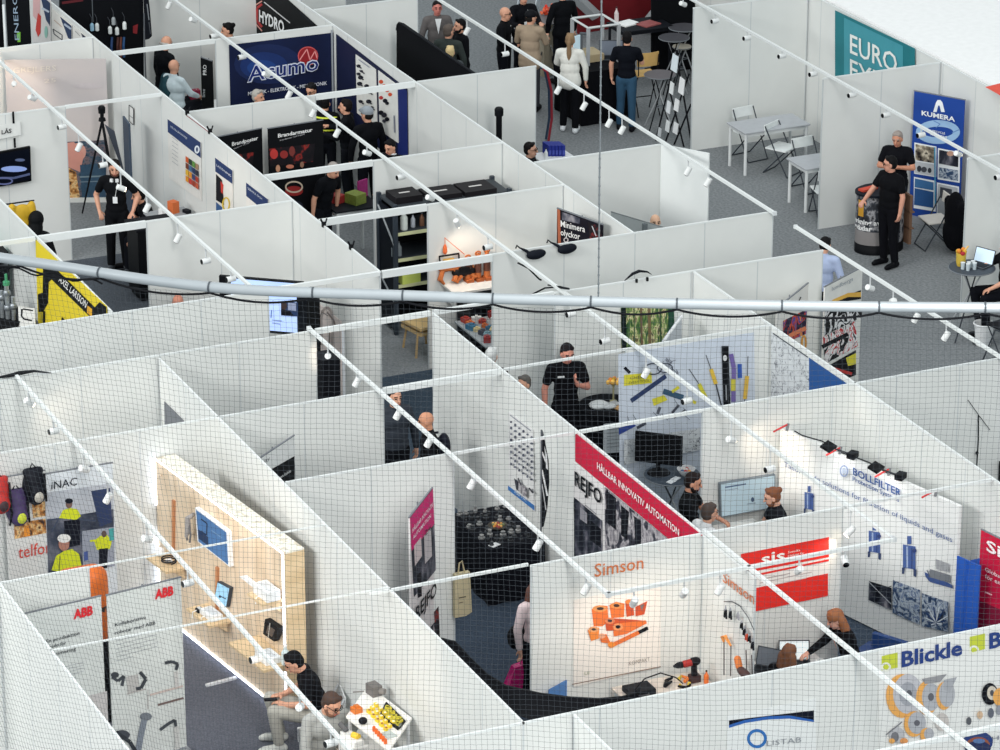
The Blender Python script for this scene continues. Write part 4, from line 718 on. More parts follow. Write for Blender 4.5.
# --- pink roll-up
e, p = upright('roll_up_banner', 'roll-up with magenta heading and monochrome photos on the end of the partition', 'roll-up', P2(410, 518, 2.25), P2(433, 488.4, 2.25), .06, 2.25, (224, 220, 220), roll=True)
prints(p, [('p', [(410, 518), (433, 488.4), (434.4, 524), (411.6, 551)], (206, 26, 112)), ('p', [(411.6, 551), (434.4, 524), (436, 570), (414, 597)], darkmono), ('p', [(414, 546), (421, 537), (422, 556), (415, 566)], (210, 196, 196)), ('p', [(424, 536), (431, 528), (432, 556), (425, 564)], (196, 190, 192)), ('p', [(417, 576), (421, 571), (422, 596), (418, 598)], (40, 38, 46)), ('p', [(428, 630), (438, 618), (440, 650), (431, 652)], monopic), ('p', [(434, 612), (438.6, 606), (440, 640), (435.6, 640)], darkpic)], 'print', e)
lettering(p, 'HÅLLBAR INNOVATIV', (412.4, 533), (433, 506.4), 4.4, (244, 230, 238), e, bold=.01); lettering(p, 'AUTOMATION', (413, 540), (431, 517.4), 4, (244, 230, 238), e, bold=.01)
lettering(p, 'REJFO', (416, 621), (436.6, 594), 13, (30, 28, 34), e, bold=.02)
lettering(p, '24', (425, 536), (431, 530), 5, (40, 40, 46), e)
# --- robot and outdoor roll-ups of the wooden wall stand
e, p = upright('roll_up_banner', 'roll-up with photos of workers in yellow hi-vis jackets and white helmet', 'roll-up', P2(44, 475, 2.22), P2(112.5, 463.4, 2.22), .06, 2.22, (214, 220, 226), roll=True)
HV = (206, 214, 40)
prints(p, [('p', [(45.4, 493), (113, 483), (114.4, 560), (48, 572)], noise('photo_sky', [(.3, (166, 172, 182)), (.7, (190, 194, 202))], scale=2)), ('p', [(46.6, 520), (113.6, 509), (114.6, 566), (48.4, 578)], noise('photo_site', [(.35, (36, 42, 58)), (.5, (60, 66, 82)), (.62, (110, 112, 124))], scale=3)), ('p', [(91, 491), (110, 488), (112, 522), (100, 527), (96, 512)], (42, 56, 92)), ('l', [(47, 520), (66, 518), (96, 521)], 1.6, (60, 70, 92)), ('l', [(58, 520), (52, 531)], 1.4, (60, 70, 92)),
           ('p', [(59, 518), (63, 510), (70, 508), (77, 509), (81, 516), (76, 520)], HV), ('e', 69, 504, 3.4, 4.4, (120, 92, 84)), ('e', 69, 501, 4, 2.6, (40, 44, 56)), ('p', [(64, 521), (80, 519), (80, 545), (65, 548)], (34, 38, 50)),
           ('p', [(82, 531), (113.6, 527), (114.6, 566), (83, 572)], (150, 156, 170)), ('p', [(94, 541), (100, 536), (107, 535), (112, 541), (110, 549), (97, 550)], HV), ('e', 104, 534, 2.6, 3.4, (90, 74, 70)), ('p', [(99, 549), (108, 548), (107, 568), (99, 569)], (40, 40, 52)), ('p', [(84, 552), (88, 551), (88, 560), (84, 561)], (70, 90, 150)), ('p', [(109, 529), (113.6, 528), (114, 540), (109.6, 541)], (70, 160, 160)), ('l', [(90, 541), (100, 540)], 2, HV),
           ('p', [(51.6, 570), (56, 556), (64, 551), (72, 549), (79, 554), (82, 568), (66, 574)], HV), ('e', 64, 544, 5.4, 7, (170, 120, 104)), ('e', 64, 538.4, 6.6, 4.4, (226, 226, 224)), ('l', [(60, 556), (59, 572)], 1, (120, 124, 40))], 'print', e)
lettering(p, 'iNAC', (51.4, 489.6), (77, 485), 7.6, (40, 46, 58), e)
e, p = upright('roll_up_banner', 'white roll-up with large red lower-case letters and outdoor photos', 'roll-up', P2(4, 478, 2.26), P2(45, 471, 2.26), .06, 2.26, (214, 214, 212), roll=True)
prints(p, [('p', [(32, 503.6), (45.4, 501), (46, 516), (33, 518)], foodpic), ('p', [(14, 523.6), (45.4, 518.6), (46.4, 533), (14.6, 539)], foodpic), ('p', [(24, 526), (29, 525), (30, 536), (24, 537)], (220, 140, 50))], 'print', e); lettering(p, 'telfor', (18.4, 558.6), (51, 552.6), 12, (206, 62, 46), e, up=(0, 12))
red = (222, 40, 50)
for nm, A_, B_, lg, lines in [('white robot roll-up fully in view beside the wooden display wall', (107, 596), (180.8, 578), ((155, 599), (173.6, 594.6)), [('Kollaborativa', (115, 626.6), (146, 618.6)), ('robotar med ABB', (115, 634.6), (155.4, 624.4))]), ('white robot roll-up cut by the sloping partition top', (25, 614.4), (101, 596.6), ((73.6, 619), (93, 614.4)), [('En produktion', (46, 643.4), (79.6, 634.6)), ('redo för', (50, 648.4), (66, 644.4)), ('optimering', (50, 657), (76, 650.2))])]:
    e, p = upright('roll_up_banner', nm, 'roll-up', P2(*A_, 2.2), P2(*B_, 2.2), .06, 2.2, (216, 220, 218), roll=True)
    lettering(p, 'ABB', lg[0], lg[1], 8.6, red, e, bold=.05)
    for s_, a, b in lines: lettering(p, s_, a, b, 3.3, (50, 54, 60), e, bold=.01)
    if 'fully' in nm:
        b_ = [('l', [(116, 641+i*4), (157-(i > 4)*24, 630.6+i*4+(i > 4)*6)], .6, (170, 174, 178)) for i in range(6)]
        b_ += [('l', [(112, 677), (118, 681), (124, 676), (122, 686)], 3, (70, 74, 80)), ('e', 115, 675, 4, 3, (60, 64, 70)), ('p', [(126, 677), (138, 674), (140, 690), (128, 694)], (190, 188, 186)), ('l', [(140, 672), (146, 679), (141, 688), (136, 689)], 3.4, (60, 64, 70)), ('l', [(127, 694), (146, 689)], 1.2, (180, 176, 174)), ('l', [(148, 690), (148, 709)], 1, (190, 186, 184)), ('l', [(150, 695), (183, 686)], 2, (206, 190, 184)), ('l', [(158, 705), (183.6, 698)], 2, (120, 100, 96)),
               ('l', [(165, 663), (172, 661.6), (178, 664), (176, 670)], 3, (60, 64, 70)), ('p', [(174, 672), (178, 671), (179, 686), (175, 688)], (206, 204, 202)), ('l', [(145, 717), (141, 735), (138, 752)], 6, (130, 138, 150)), ('e', 146, 716.6, 6, 4, (120, 126, 134)), ('e', 122, 735, 8, 5, (70, 74, 82)), ('l', [(116, 732), (130, 742), (136, 752)], 4, (50, 54, 60)), ('l', [(160, 730), (168, 724), (175, 720), (176, 727)], 3, (70, 74, 80)), ('p', [(174, 727), (179, 726), (180, 750), (175, 750)], (206, 206, 204))]
    else: b_ = [('l', [(64, 667+i*3), (84-(i > 3)*8, 662+i*3)], .6, (180, 184, 188)) for i in range(6)] + [('p', [(88, 696), (107, 691), (109, 740), (92, 745)], (200, 196, 196))]
    prints(p, b_, 'print', e)
# --- stand with orange tools
pl = PX(-34.32); p = Plane(pl.o+pl.n*.0005, pl.n)
e, p = hung('poster', 'cream poster board of orange insulated sockets and a torque wrench', 'poster', pl, [(573.6, 600), (660.5, 583), (660.5, 666.4), (573.6, 687)], C(236, 230, 224, var=.01), t=.006, back=.01)
O = (222, 114, 56); O2 = (196, 80, 44); T_ = (500, 560, 3.948)
prints(p, [('l', [(285, 491), (635, 421)], 4, (150, 132, 120)),
  ('p', [(362, 195), (390, 178), (425, 182), (428, 240), (405, 262), (370, 262)], O), ('e', 394, 192, 28, 13, (224, 150, 90)), ('e', 396, 192, 14, 6, (60, 44, 40)), ('p', [(432, 178), (458, 165), (492, 172), (490, 225), (440, 230)], O), ('e', 460, 180, 25, 12, (220, 140, 80)), ('e', 460, 180, 12, 6, (70, 50, 44)), ('p', [(495, 168), (525, 160), (530, 218), (500, 225)], O2), ('e', 510, 165, 16, 9, (220, 130, 70)), ('p', [(535, 185), (582, 162), (570, 215), (535, 222)], O2), ('p', [(552, 180), (570, 172), (560, 200)], (120, 110, 110)),
  ('p', [(415, 242), (440, 230), (520, 235), (580, 240), (520, 275), (420, 280)], O2), ('e', 434, 240, 20, 12, (216, 130, 90)), ('e', 434, 240, 9, 6, (60, 50, 56)), ('p', [(445, 262), (470, 250), (575, 238), (580, 250), (500, 292), (450, 302)], O), ('e', 466, 264, 20, 14, (230, 150, 100)), ('e', 466, 264, 10, 7, (56, 46, 50)), ('p', [(347, 278), (368, 262), (392, 268), (390, 310), (360, 320)], (230, 134, 60)), ('e', 370, 274, 20, 11, (226, 160, 110)), ('e', 370, 274, 9, 5, (60, 50, 50)), ('p', [(392, 300), (420, 292), (438, 330), (400, 325)], O), ('e', 402, 300, 14, 10, (220, 160, 130)), ('l', [(440, 338), (550, 285)], 16, O), ('e', 440, 335, 14, 12, (232, 140, 60)), ('l', [(548, 286), (584, 268)], 14, (30, 30, 36))], 'print', e, tf=T_)
lettering(p, 'KOMPAKT', (629, 665.6), (650, 661), 4, (150, 142, 136), e); lettering(p, 'LE', (584.6, 675), (590, 674), 3, (150, 160, 130), e)
pw_ = Plane((-34.32, 0, 0), (1, 0, 0)); tag(lettering(pw_, 'Simson', (594.6, 577), (643.6, 568.4), 12.6, (212, 122, 76), bold=.006, off=.012, name='wall_lettering'), 'large terracotta lettering on the wall over the orange socket poster', 'lettering')
pl = PY(17.92); tag(lettering(pl, 'Simson', (722.6, 581.4), (754, 604.6), 10.6, (212, 122, 76), bold=.006, off=.012, up=(0, 10.6), name='wall_lettering'), 'terracotta lettering on the side wall above the hanging tools', 'lettering')
# --- red framed poster
pl = PX(-34.32); e, p = hung('poster', 'red and white poster with three white lower-case letters', 'poster', pl, [(741, 554), (829, 537), (828, 596), (741, 614.5)], C(228, 226, 224, var=.01))
R_ = (222, 44, 36)
prints(p, [('p', [(741, 554), (829, 537), (829, 557), (741, 574)], R_), ('p', [(750, 575.4), (829, 559), (829, 561), (750, 577.4)], R_), ('p', [(741, 591), (828, 573.4), (828, 596), (741, 614.5)], R_), ('l', [(760, 579.6), (790, 573.4)], 1, (170, 160, 160)), ('l', [(760, 583), (812, 572)], 1, (190, 180, 180)), ('l', [(768, 586), (806, 578)], .8, (200, 190, 190))], 'print', e)
lettering(p, 'sis', (761.4, 565), (785, 560), 11, (250, 244, 240), e, bold=.02)
for i, t_ in enumerate(('Svenska', 'institutet för', 'standarder')): lettering(p, t_, (788, 553.4+i*3.4), (800+4*i, 551+i*3.1), 2.2, (250, 236, 230), e)
# --- filter stand wall
BL = (84, 112, 170); f0 = pX(784, 466.4, -37.45); f1 = pz(952, 542.4, f0.z); fd = (f1-f0); fd.z = 0; fd.normalize(); BL = (66, 96, 156)
fa = f0-fd*(.09); fb = f0+fd*(f1-f0).length*1.03; fa.z = fb.z = 0; p = PV(fa, fb); ZF = 2.12
e = thing('display_wall', 'white display wall with blue filter lettering and machine pictures', 'display wall', (fa+fb)/2); m = MB(); Z = V((0, 0, 1))
m.prism([fa+Z*.03, fb+Z*.03, fb+Z*ZF, fa+Z*ZF], p.n*-.05); m.build('panel', C(232, 233, 232, var=.01), e); p = Plane(p.o+p.n*.002, p.n)
FIL = (fa, fb, fd, p)
lettering(p, 'Tailor-made solutions for filtration of liquids and gases', (784, 466.4), (952, 542.4), 5, (76, 102, 156), e, up=(0, 5)); lettering(p, 'BOLLFILTER', (853, 474.6), (901, 497), 7, BL, e, bold=.02, up=(0, 7)); lettering(p, 'Protection Systems', (852.6, 480.6), (899, 502), 4.4, BL, e, bold=.012, up=(0, 4.4))
T_ = (850, 500, 5); B2 = (74, 98, 156)
def mach(x, y, s):
    return [('p', [(x-s*.1, y-s), (x+s*.1, y-s), (x+s*.1, y-s*.6), (x-s*.1, y-s*.6)], B2), ('p', [(x-s*.3, y-s*.6), (x+s*.3, y-s*.5), (x+s*.3, y+s*.6), (x-s*.3, y+s*.5)], B2), ('l', [(x-s*.1, y-s*.5), (x-s*.1, y+s*.5)], s*.08, (170, 186, 220)), ('l', [(x+s*.12, y-s*.45), (x+s*.12, y+s*.55)], s*.06, (50, 70, 130)), ('p', [(x-s*.35, y+s*.5), (x-s*.2, y+s*.5), (x-s*.25, y+s*.8), (x-s*.35, y+s*.8)], (60, 74, 110)), ('p', [(x+s*.2, y+s*.55), (x+s*.35, y+s*.6), (x+s*.33, y+s*.95), (x+s*.2, y+s*.9)], (60, 74, 110)), ('e', x+s*.25, y-s*.3, s*.1, s*.1, (50, 66, 120))]
prints(p, mach(122, 210, 95)+mach(296, 285, 105)+mach(-205, 5, 75)+[('p', [(372, 360), (512, 425), (512, 442), (400, 410), (378, 385)], (60, 84, 140)), ('p', [(428, 295), (495, 318), (492, 362), (430, 345)], (170, 172, 176)), ('p', [(400, 345), (500, 375), (500, 415), (395, 385)], (120, 124, 130)), ('l', [(385, 350), (400, 385)], 5, (90, 96, 110)), ('l', [(440, 300), (440, 345)], 2, (110, 112, 120)), ('l', [(465, 308), (465, 352)], 2, (110, 112, 120)),
  ('p', [(95, 405), (208, 440), (208, 550), (92, 500)], darkmono), ('p', [(215, 400), (350, 450), (350, 625), (212, 565)], bluepic), ('p', [(360, 465), (490, 510), (490, 660), (358, 630)], bluepic), ('l', [(95, 410), (205, 520)], 4, (180, 184, 190)), ('l', [(95, 470), (208, 430)], 4, (60, 64, 70))]+[('l', [(430+math.cos(a*.5)*8, 610+math.sin(a*.5)*8), (430+math.cos(a*.5)*58, 610-30+math.sin(a*.5)*48)], 6, (30, 60, 110) if a % 2 else (220, 228, 236)) for a in range(12)]+[('r', -30, -145, 22, 30, 8, (150, 164, 196)), ('e', -30, -145, 12, 16, (190, 200, 218))], 'print', e, tf=T_)
e, p = upright('banner', 'plain blue folded banner at the end of the filter wall', 'banner', P2(957, 556, 1.75), P2(980, 566, 1.75), .03, 1.75, C(36, 86, 176, var=.08))
m = MB(); a, b = pz(967, 561, 1.75), pz(980, 558, 1.75); b = a+(b-a); m.prism([V((a.x, a.y, .03)), V((b.x, b.y, .03)), V((b.x, b.y, 1.75)), a], p.n*.01); m.build('fold', C(40, 94, 186, var=.08), e)
e, p = upright('roll_up_banner', 'crimson roll-up with white letters at the picture edge beside the blue banner', 'roll-up', P2(981, 530, 2.1), P2(1030, 554, 2.1), .06, 2.1, noise('crimson', [(.3, (170, 20, 60)), (.7, (216, 30, 62))], scale=1), roll=True)
lettering(p, 'Sis', (986.4, 550.6), (1010, 562), 11, (246, 236, 238), e, bold=.02); lettering(p, 'Globala svar', (985, 571), (1016, 586), 4, (240, 220, 226), e); lettering(p, 'för en hållbar', (985, 578), (1020, 594), 4, (240, 220, 226), e); prints(p, [('l', [(985, 592), (992, 595)], 1.4, (240, 180, 190)), ('r', 990, 617, 4, 6, 1, (226, 80, 120)), ('p', [(978.6, 600), (1006, 612), (1006, 640), (978, 627)], (120, 18, 50))], 'print', e)
# --- front wall: wheels and curve logo
pl = PX(-30.88); e = thing('wheel_poster', 'white poster of orange and grey castor wheels with bold blue lettering', 'poster', pX(930, 700, -30.87)); p = Plane(pl.o+pl.n*.006, pl.n); m = MB()
m.prism([p.at(x, y) for x, y in [(878, 651), (1040, 618), (1040, 790), (880, 800)]], pl.n*-.004); m.build('panel', C(231, 232, 230, var=.01), e)
GR = (196, 206, 66); NB = (36, 62, 128)
prints(p, [('p', [(881.7, 656.2), (897.7, 652.4), (897.7, 667.6), (881.7, 670.6)], GR), ('r', 886, 667, 5, 4.6, 2, (232, 234, 220)), ('p', [(969.8, 637), (985, 633.4), (985, 649), (969.8, 653)], GR), ('r', 974, 650, 5, 4.6, 2, (232, 234, 220))], 'print', e)
G1 = (176, 178, 184); OR = (232, 170, 92)
prints(p, [('e', 902, 696, 16, 22, OR), ('e', 908, 694, 15, 20, (190, 190, 196)), ('e', 908, 694, 9, 12, (160, 162, 170)), ('e', 909, 694, 3, 4, (90, 92, 100)), ('e', 927, 698, 11, 17, OR), ('e', 931, 697, 9, 14, G1), ('e', 931, 697, 3, 4, (100, 100, 108)), ('p', [(922, 679), (947, 674), (940, 682), (925, 684)], (150, 150, 154)), ('e', 944, 696, 8, 14, OR), ('e', 947, 694, 8, 13, G1), ('p', [(944, 680), (957, 677), (950, 692), (944, 690)], (166, 168, 174)), ('e', 914, 724, 10, 13, OR), ('e', 917, 723, 9, 11, G1), ('e', 917, 723, 3, 3, (100, 100, 108)), ('e', 897, 735, 8, 8, (186, 186, 190)), ('e', 895, 737, 4, 5, (120, 120, 126)), ('e', 926, 735, 6, 7, OR), ('e', 929, 734, 5, 6, G1), ('e', 942, 722, 7, 9, (196, 190, 186)), ('e', 892, 741, 3, 2.6, OR), ('e', 904, 741, 4, 3, (220, 150, 90)), ('l', [(886, 735), (902, 722)], 1.2, (120, 120, 126)),
  ('e', 990, 694, 8, 11, (30, 30, 36)), ('e', 992, 693, 5, 7, (210, 200, 186)), ('e', 992, 693, 2, 3, (80, 80, 86)), ('e', 1000, 697, 7, 9, OR), ('e', 969, 721, 2.6, 4, (90, 92, 98)), ('e', 980, 715, 3, 4, (210, 180, 150)), ('e', 991, 713, 3, 5, (100, 104, 116)), ('e', 999, 710, 3, 5, (150, 152, 160)), ('e', 978, 742, 15, 11, (40, 62, 120)), ('e', 978, 745, 12, 8, (150, 84, 60)), ('e', 978, 748, 13, 7, (40, 50, 90)), ('e', 979, 741, 6, 2.4, (90, 120, 170))], 'print_wheels', e, off=.012)
lettering(p, 'Blickle', (901.6, 667), (962.4, 654.4), 14.6, NB, e, bold=.03); lettering(p, 'Blickle', (989.4, 648.6), (1050, 636), 14.6, NB, e, bold=.03); lettering(p, 'Hjul', (992, 741), (1010, 737), 4, (120, 124, 140), e)
e = thing('poster', 'poster with a dark blue curved band and blue ring logo', 'poster', pX(770, 730, -30.87)); m = MB(); m.prism([p.at(x, y) for x, y in [(727, 716), (816, 698), (816, 790), (727, 800)]], pl.n*-.004); m.build('panel', C(228, 231, 231, var=.01), e)
prints(p, [('p', [(729, 720.4), (814, 710.4), (814, 722), (790, 718.6), (768, 719.4), (745, 723), (729, 728)], (22, 30, 52)), ('p', [(729, 728), (745, 723), (768, 719.4), (790, 718.6), (814, 722), (814, 720), (790, 715.6), (768, 716.4), (745, 720), (729, 725)], (42, 96, 176)), ('r', 757, 738.6, 10, 9.6, 3, (46, 110, 182))], 'print', e)
lettering(p, 'LISTAB', (767, 746), (801.4, 742), 5, (150, 154, 160), e)
# --- green banner and tall blue roll-up
pl = PY(29.72); e, p = hung('banner', 'teal cloth banner with large white capitals at the wall top', 'banner', pl, [(835, 10.5), (914.5, 48.5), (914.5, 104), (835, 76)], C(28, 118, 128, var=.08, sc=3), back=.03)
prints(p, [('p', [(844, 17.6), (903, 46), (903, 95), (844, 76)], C(66, 150, 164, var=.06, sc=3))], 'print', e)
lettering(p, 'EURO', (850, 52.6), (897, 73.6), 18.4, (236, 240, 236), e, up=(0, 18.4), bold=.01); lettering(p, 'EXPO', (850, 77), (897, 99), 18, (236, 240, 236), e, up=(0, 18), bold=.01)
e, p = upright('roll_up_banner', 'tall blue roll-up with white arch logo and four framed photos', 'roll-up', P2(914.2, 91.2, 2.15), P2(964.8, 100.4, 2.15), .06, 2.15, C(24, 66, 150, var=.04, sc=2), roll=True)
T_ = (840, 80, 6.25); W_ = (236, 240, 244)
prints(p, [('p', [(582, 200), (600, 140), (610, 125), (628, 125), (640, 140), (655, 200), (632, 200), (622, 160), (614, 160), (604, 200)], W_), ('p', [(610, 200), (617, 172), (624, 200)], (24, 66, 150)), ('r', 612, 325, 138, 75, 42, (150, 184, 220)), ('l', [(585, 255), (625, 275), (600, 300)], 5, (90, 130, 190)), ('l', [(470, 330), (500, 350)], 5, (90, 130, 190)), ('l', [(700, 330), (745, 310)], 5, (90, 130, 190))]
  + [('p', [(x, y), (x+138, y+26), (x+136, y+218), (x-2, y+195)], W_) for x, y in ((465, 390), (612, 425), (462, 605), (606, 640))]
  + [('p', [(472, 400), (588, 422), (588, 520), (470, 500)], noise('photo_gears', [(.35, (40, 34, 34)), (.5, (150, 140, 124)), (.6, (220, 210, 190)), (.7, (60, 54, 50))], scale=10, detail=3)), ('p', [(470, 508), (588, 528), (588, 600), (466, 580)], (196, 200, 206)), ('e', 495, 555, 14, 20, (50, 54, 64)), ('e', 525, 560, 18, 18, (70, 74, 82)), ('e', 560, 565, 12, 16, (50, 54, 64)), ('p', [(620, 436), (740, 460), (738, 545), (618, 522)], darkmono), ('e', 690, 460, 22, 16, (190, 150, 130)), ('p', [(618, 545), (738, 565), (738, 632), (616, 610)], bluepic), ('p', [(468, 615), (585, 640), (585, 690), (466, 670)], (60, 110, 160)), ('p', [(466, 675), (585, 700), (583, 800), (462, 780)], (40, 84, 140)), ('p', [(614, 650), (735, 674), (733, 860), (610, 830)], (180, 184, 190)), ('p', [(626, 668), (700, 684), (698, 750), (624, 735)], (60, 64, 74)), ('l', [(592, 420), (596, 790)], 8, (70, 150, 190))], 'print', e, tf=T_)
lettering(p, 'KUMERA', (921.6, 115), (955, 121.6), 4.4, W_, e, bold=.03); lettering(p, 'LIFECYCLE', (930.6, 131.6), (945, 134.6), 2, W_, e, bold=.01); lettering(p, 'SOLUTIONS', (930, 135), (947, 138.4), 2, W_, e, bold=.01)

e, p = upright('roll_up_banner', 'white roll-up with black lower corner peeking over the long partition above the wooden display wall', 'roll-up', P2(257, 461, 2.22), P2(294.6, 436, 2.22), .06, 2.22, (222, 224, 224), roll=True)
prints(p, [('p', [(270, 470), (294.6, 456), (295, 500), (270, 510)], (16, 18, 24))], 'print', e); lettering(p, 'city', (262, 464.6), (270, 459.4), 3.4, (70, 74, 80), e); lettering(p, 'readable', (279, 479.4), (291, 472), 3, (226, 228, 230), e)
e, p = hung('notice_board', 'dark grey board on the side wall at the warm lit corner', 'board', PY(14.13), [(164, 401.6), (183.4, 421), (184, 446), (165, 440)], (112, 116, 122))
# ---------------------------------------------------------------- furniture and things on the stands
ALU = (176, 180, 184); STEEL = (120, 126, 132)
def folding_chair(label, c, face, seat=(228, 232, 232), frame=(52, 58, 66), h=.45, back=True, group=None):
    e = thing('folding_chair', label, 'chair', (c[0], c[1], 0), math.atan2(face[1], face[0]), group)
    m = MB(); m.cbox((0, 0, h), (.40, .42, .025)); m.build('seat', seat, e, False, True, .006)
    if back: m = MB(); m.cbox((-.215, 0, h+.30), (.02, .42, .17), 0, 0, ('Y', -.12)); m.build('backrest', seat, e, False, True, .006)
    for s in (-1, 1):
        m = MB(); m.tube([(.24, s*.2, .01), (.0, s*.205, h-.03), (-.21, s*.205, h+.37 if back else h-.02)], .011); m.build('leg', frame, e, False, True)
        m = MB(); m.tube([(-.24, s*.185, .01), (.17, s*.19, h-.02)], .011); m.build('leg', frame, e, False, True)
    m = MB(); m.tube([(.24, -.2, .012), (.24, .2, .012)], .010); m.tube([(-.24, -.185, .012), (-.24, .185, .012)], .010); m.build('floor_bar', frame, e, False, True)
    return e
def rect_table(label, x0, y0, x1, y1, z, top=(176, 179, 184), leg=(214, 217, 218), apron=True):
    e = thing('table', label, 'table', ((x0+x1)/2, (y0+y1)/2, 0)); m = MB(); m.box((x0, y0, z-.028), (x1, y1, z)); m.build('tabletop', top, e, bev=.006)
    for x in (x0+.05, x1-.05):
        for y in (y0+.05, y1-.05): m = MB(); m.tube([(x, y, 0), (x, y, z-.03)], .026, 10); m.build('leg', leg, e)
    if apron: m = MB(); m.box((x0+.05, y0+.04, z-.09), (x1-.05, y0+.06, z-.03)); m.box((x0+.05, y1-.06, z-.09), (x1-.05, y1-.04, z-.03)); m.box((x0+.04, y0+.05, z-.09), (x0+.06, y1-.05, z-.03)); m.box((x1-.06, y0+.05, z-.09), (x1-.04, y1-.05, z-.03)); m.build('apron', leg, e)
    return e
def bistro(label, c, z, r=.34, top=(64, 72, 82), leg=(46, 52, 60), n=4, rim=None, group=None):
    e = thing('bistro_table', label, 'table', (c[0], c[1], 0), 0, group); o = V((c[0], c[1], 0)); m = MB(); m.lathe(o+V((0, 0, z-.03)), [(r*.96, 0), (r, .006), (r, .024), (r*.985, .03)], 28); m.build('tabletop', top, e)
    m = MB(); m.tube([o+V((r*1.002*math.cos(a*pi/12), r*1.002*math.sin(a*pi/12), z-.013)) for a in range(24)], .008, 6, closed=True); m.build('rim', rim or STEEL, e)
    for i in range(n):
        a = 2*pi*i/n+.5; m = MB(); m.tube([o+V((math.cos(a)*r*1.15, math.sin(a)*r*1.15, .01)), o+V((math.cos(a+pi)*r*.55, math.sin(a+pi)*r*.55, z-.04))], .012); m.build('leg', leg if i % 2 else ALU, e)
    m = MB(); m.tube([o+V((.06*math.cos(a*pi/6), .06*math.sin(a*pi/6), z*.42)) for a in range(12)], .01, 6, closed=True); m.build('leg_ring', STEEL, e)
    return e
def cloth_table(label, x0, y0, x1, y1, z, col=(24, 27, 34)):
    e = thing('cloth_table', label, 'table', ((x0+x1)/2, (y0+y1)/2, 0)); m = MB(); n = 28; ring = []
    per = [(x0+(x1-x0)*i/10, y0) for i in range(10)]+[(x1, y0+(y1-y0)*i/8) for i in range(8)]+[(x1-(x1-x0)*i/10, y1) for i in range(10)]+[(x0, y1-(y1-y0)*i/8) for i in range(8)]
    k = len(per); cx, cy = (x0+x1)/2, (y0+y1)/2
    vs = [V((x, y, z)) for x, y in per]+[V((cx+(x-cx)*1.0, cy+(y-cy)*1.0, z-.04)) for x, y in per]+[V((cx+(x-cx)*(1.03+.025*((i*7) % 3)), cy+(y-cy)*(1.03+.03*((i*5) % 3)), .012)) for i, (x, y) in enumerate(per)]
    m.add(vs, [tuple(range(k))]+[(a*k+i, a*k+(i+1) % k, (a+1)*k+(i+1) % k, (a+1)*k+i) for a in range(2) for i in range(k)]); m.build('tablecloth', C(col, rough=.9, var=.12), e)
    m = MB(); m.box((x0+.03, y0+.03, z-.03), (x1-.03, y1-.03, z-.004)); m.build('tabletop', (90, 80, 70), e)
    for x in (x0+.06, x1-.06):
        for y in (y0+.06, y1-.06): m = MB(); m.tube([(x, y, 0), (x, y, z-.03)], .02); m.build('leg', STEEL, e)
    return e
def laptop(label, c, rz, scr=(190, 214, 232), body=(60, 64, 70), w=.34):
    e = thing('laptop', label, 'laptop', c, rz); m = MB(); m.cbox((0, 0, .009), (w*.68, w, .018)); m.build('keyboard_base', body, e, False, True, .004)
    m = MB(); m.cbox((.0, 0, .0195), (w*.45, w*.85, .003)); m.build('keyboard', (36, 40, 46), e, False, True)
    R = ('Y', .32); m = MB(); m.cbox((w*.36+.03, 0, w*.33), (.012, w, w*.64), 0, 0, R); m.build('lid', body, e, False, True)
    m = MB(); m.cbox((w*.36+.023, 0, w*.33), (.003, w*.93, w*.58), 0, 0, R); m.build('screen', C(scr, emit=.35, var=.02), e, False, True); return e
def bottle(label, c, h=.26, r=.035, col=(206, 220, 226), cap=(60, 110, 80), group=None, name='bottle', cat='bottle'):
    e = thing(name, label, cat, c, 0, group); m = MB(); m.lathe(V(c), [(r*.9, 0), (r, .01), (r, h*.62), (r*.35, h*.82), (r*.35, h*.92)], 12); m.build('body', col, e); m = MB(); m.lathe(V(c)+V((0, 0, h*.92)), [(r*.4, 0), (r*.4, h*.08)], 10); m.build('cap', cap, e); return e
def simple(name, label, cat, m, col, group=None, smooth=False): return tag(m.build(name, col, None, smooth), label, cat, group)
# --- stand with grey tables
rect_table('grey table with two white folding chairs by the partition', -52.5, 27.72, -51.85, 28.95, .75)
rect_table('grey table half hidden behind the partition of the tall blue roll-up', -50.45, 27.74, -49.8, 28.9, .75)
q = pz(750, 132, .45); folding_chair('white folding chair tucked under the far side of the grey table', q, (1, .15))
q = pz(782, 147, .45); folding_chair('white folding chair in front of the grey table, turned away from it', q, (.9, .5))
q = pz(809, 163, .45); folding_chair('white folding chair of which mostly the backrest shows behind the second grey table', q, (1, .1))
q = pz(826, 189, .45); folding_chair('white folding chair of which only a seat corner shows by the partition edge', q, (-1, .2))
# --- blue roll-up stand
cc = pz(879, 250, 0); cc.y += .02; cc.x -= .05
e = thing('promo_counter', 'oval black promotion counter with picture wrap and white words', 'counter', cc); RX, RY = .30, .40
def oval(z0, z1, g=1., a0=0, a1=2*pi, n=40, m=None):
    m = m or MB(); vs = [cc+V((RX*g*math.cos(a0+(a1-a0)*i/n), RY*g*math.sin(a0+(a1-a0)*i/n), z)) for z in (z0, z1) for i in range(n+1)]
    m.add(vs, [(i, i+1, n+2+i, n+1+i) for i in range(n)]+([tuple(range(n+1, 2*n+1))] if a1-a0 > 6 else [])); return m
oval(.16, .95).build('wrap', noise('wrap_gears', [(.35, (20, 22, 28)), (.5, (50, 54, 62)), (.6, (150, 150, 154)), (.7, (30, 32, 38))], scale=9, detail=4, stretch=(1, 1, .8)), e, True)
oval(0, .16, 1.01).build('plinth', (18, 20, 26), e, True); oval(.95, .985, 1.06).build('top', (44, 50, 58), e)
oval(.16, .38, 1.004, -2.4, -.1).build('grey_band', (136, 132, 132), e, True)
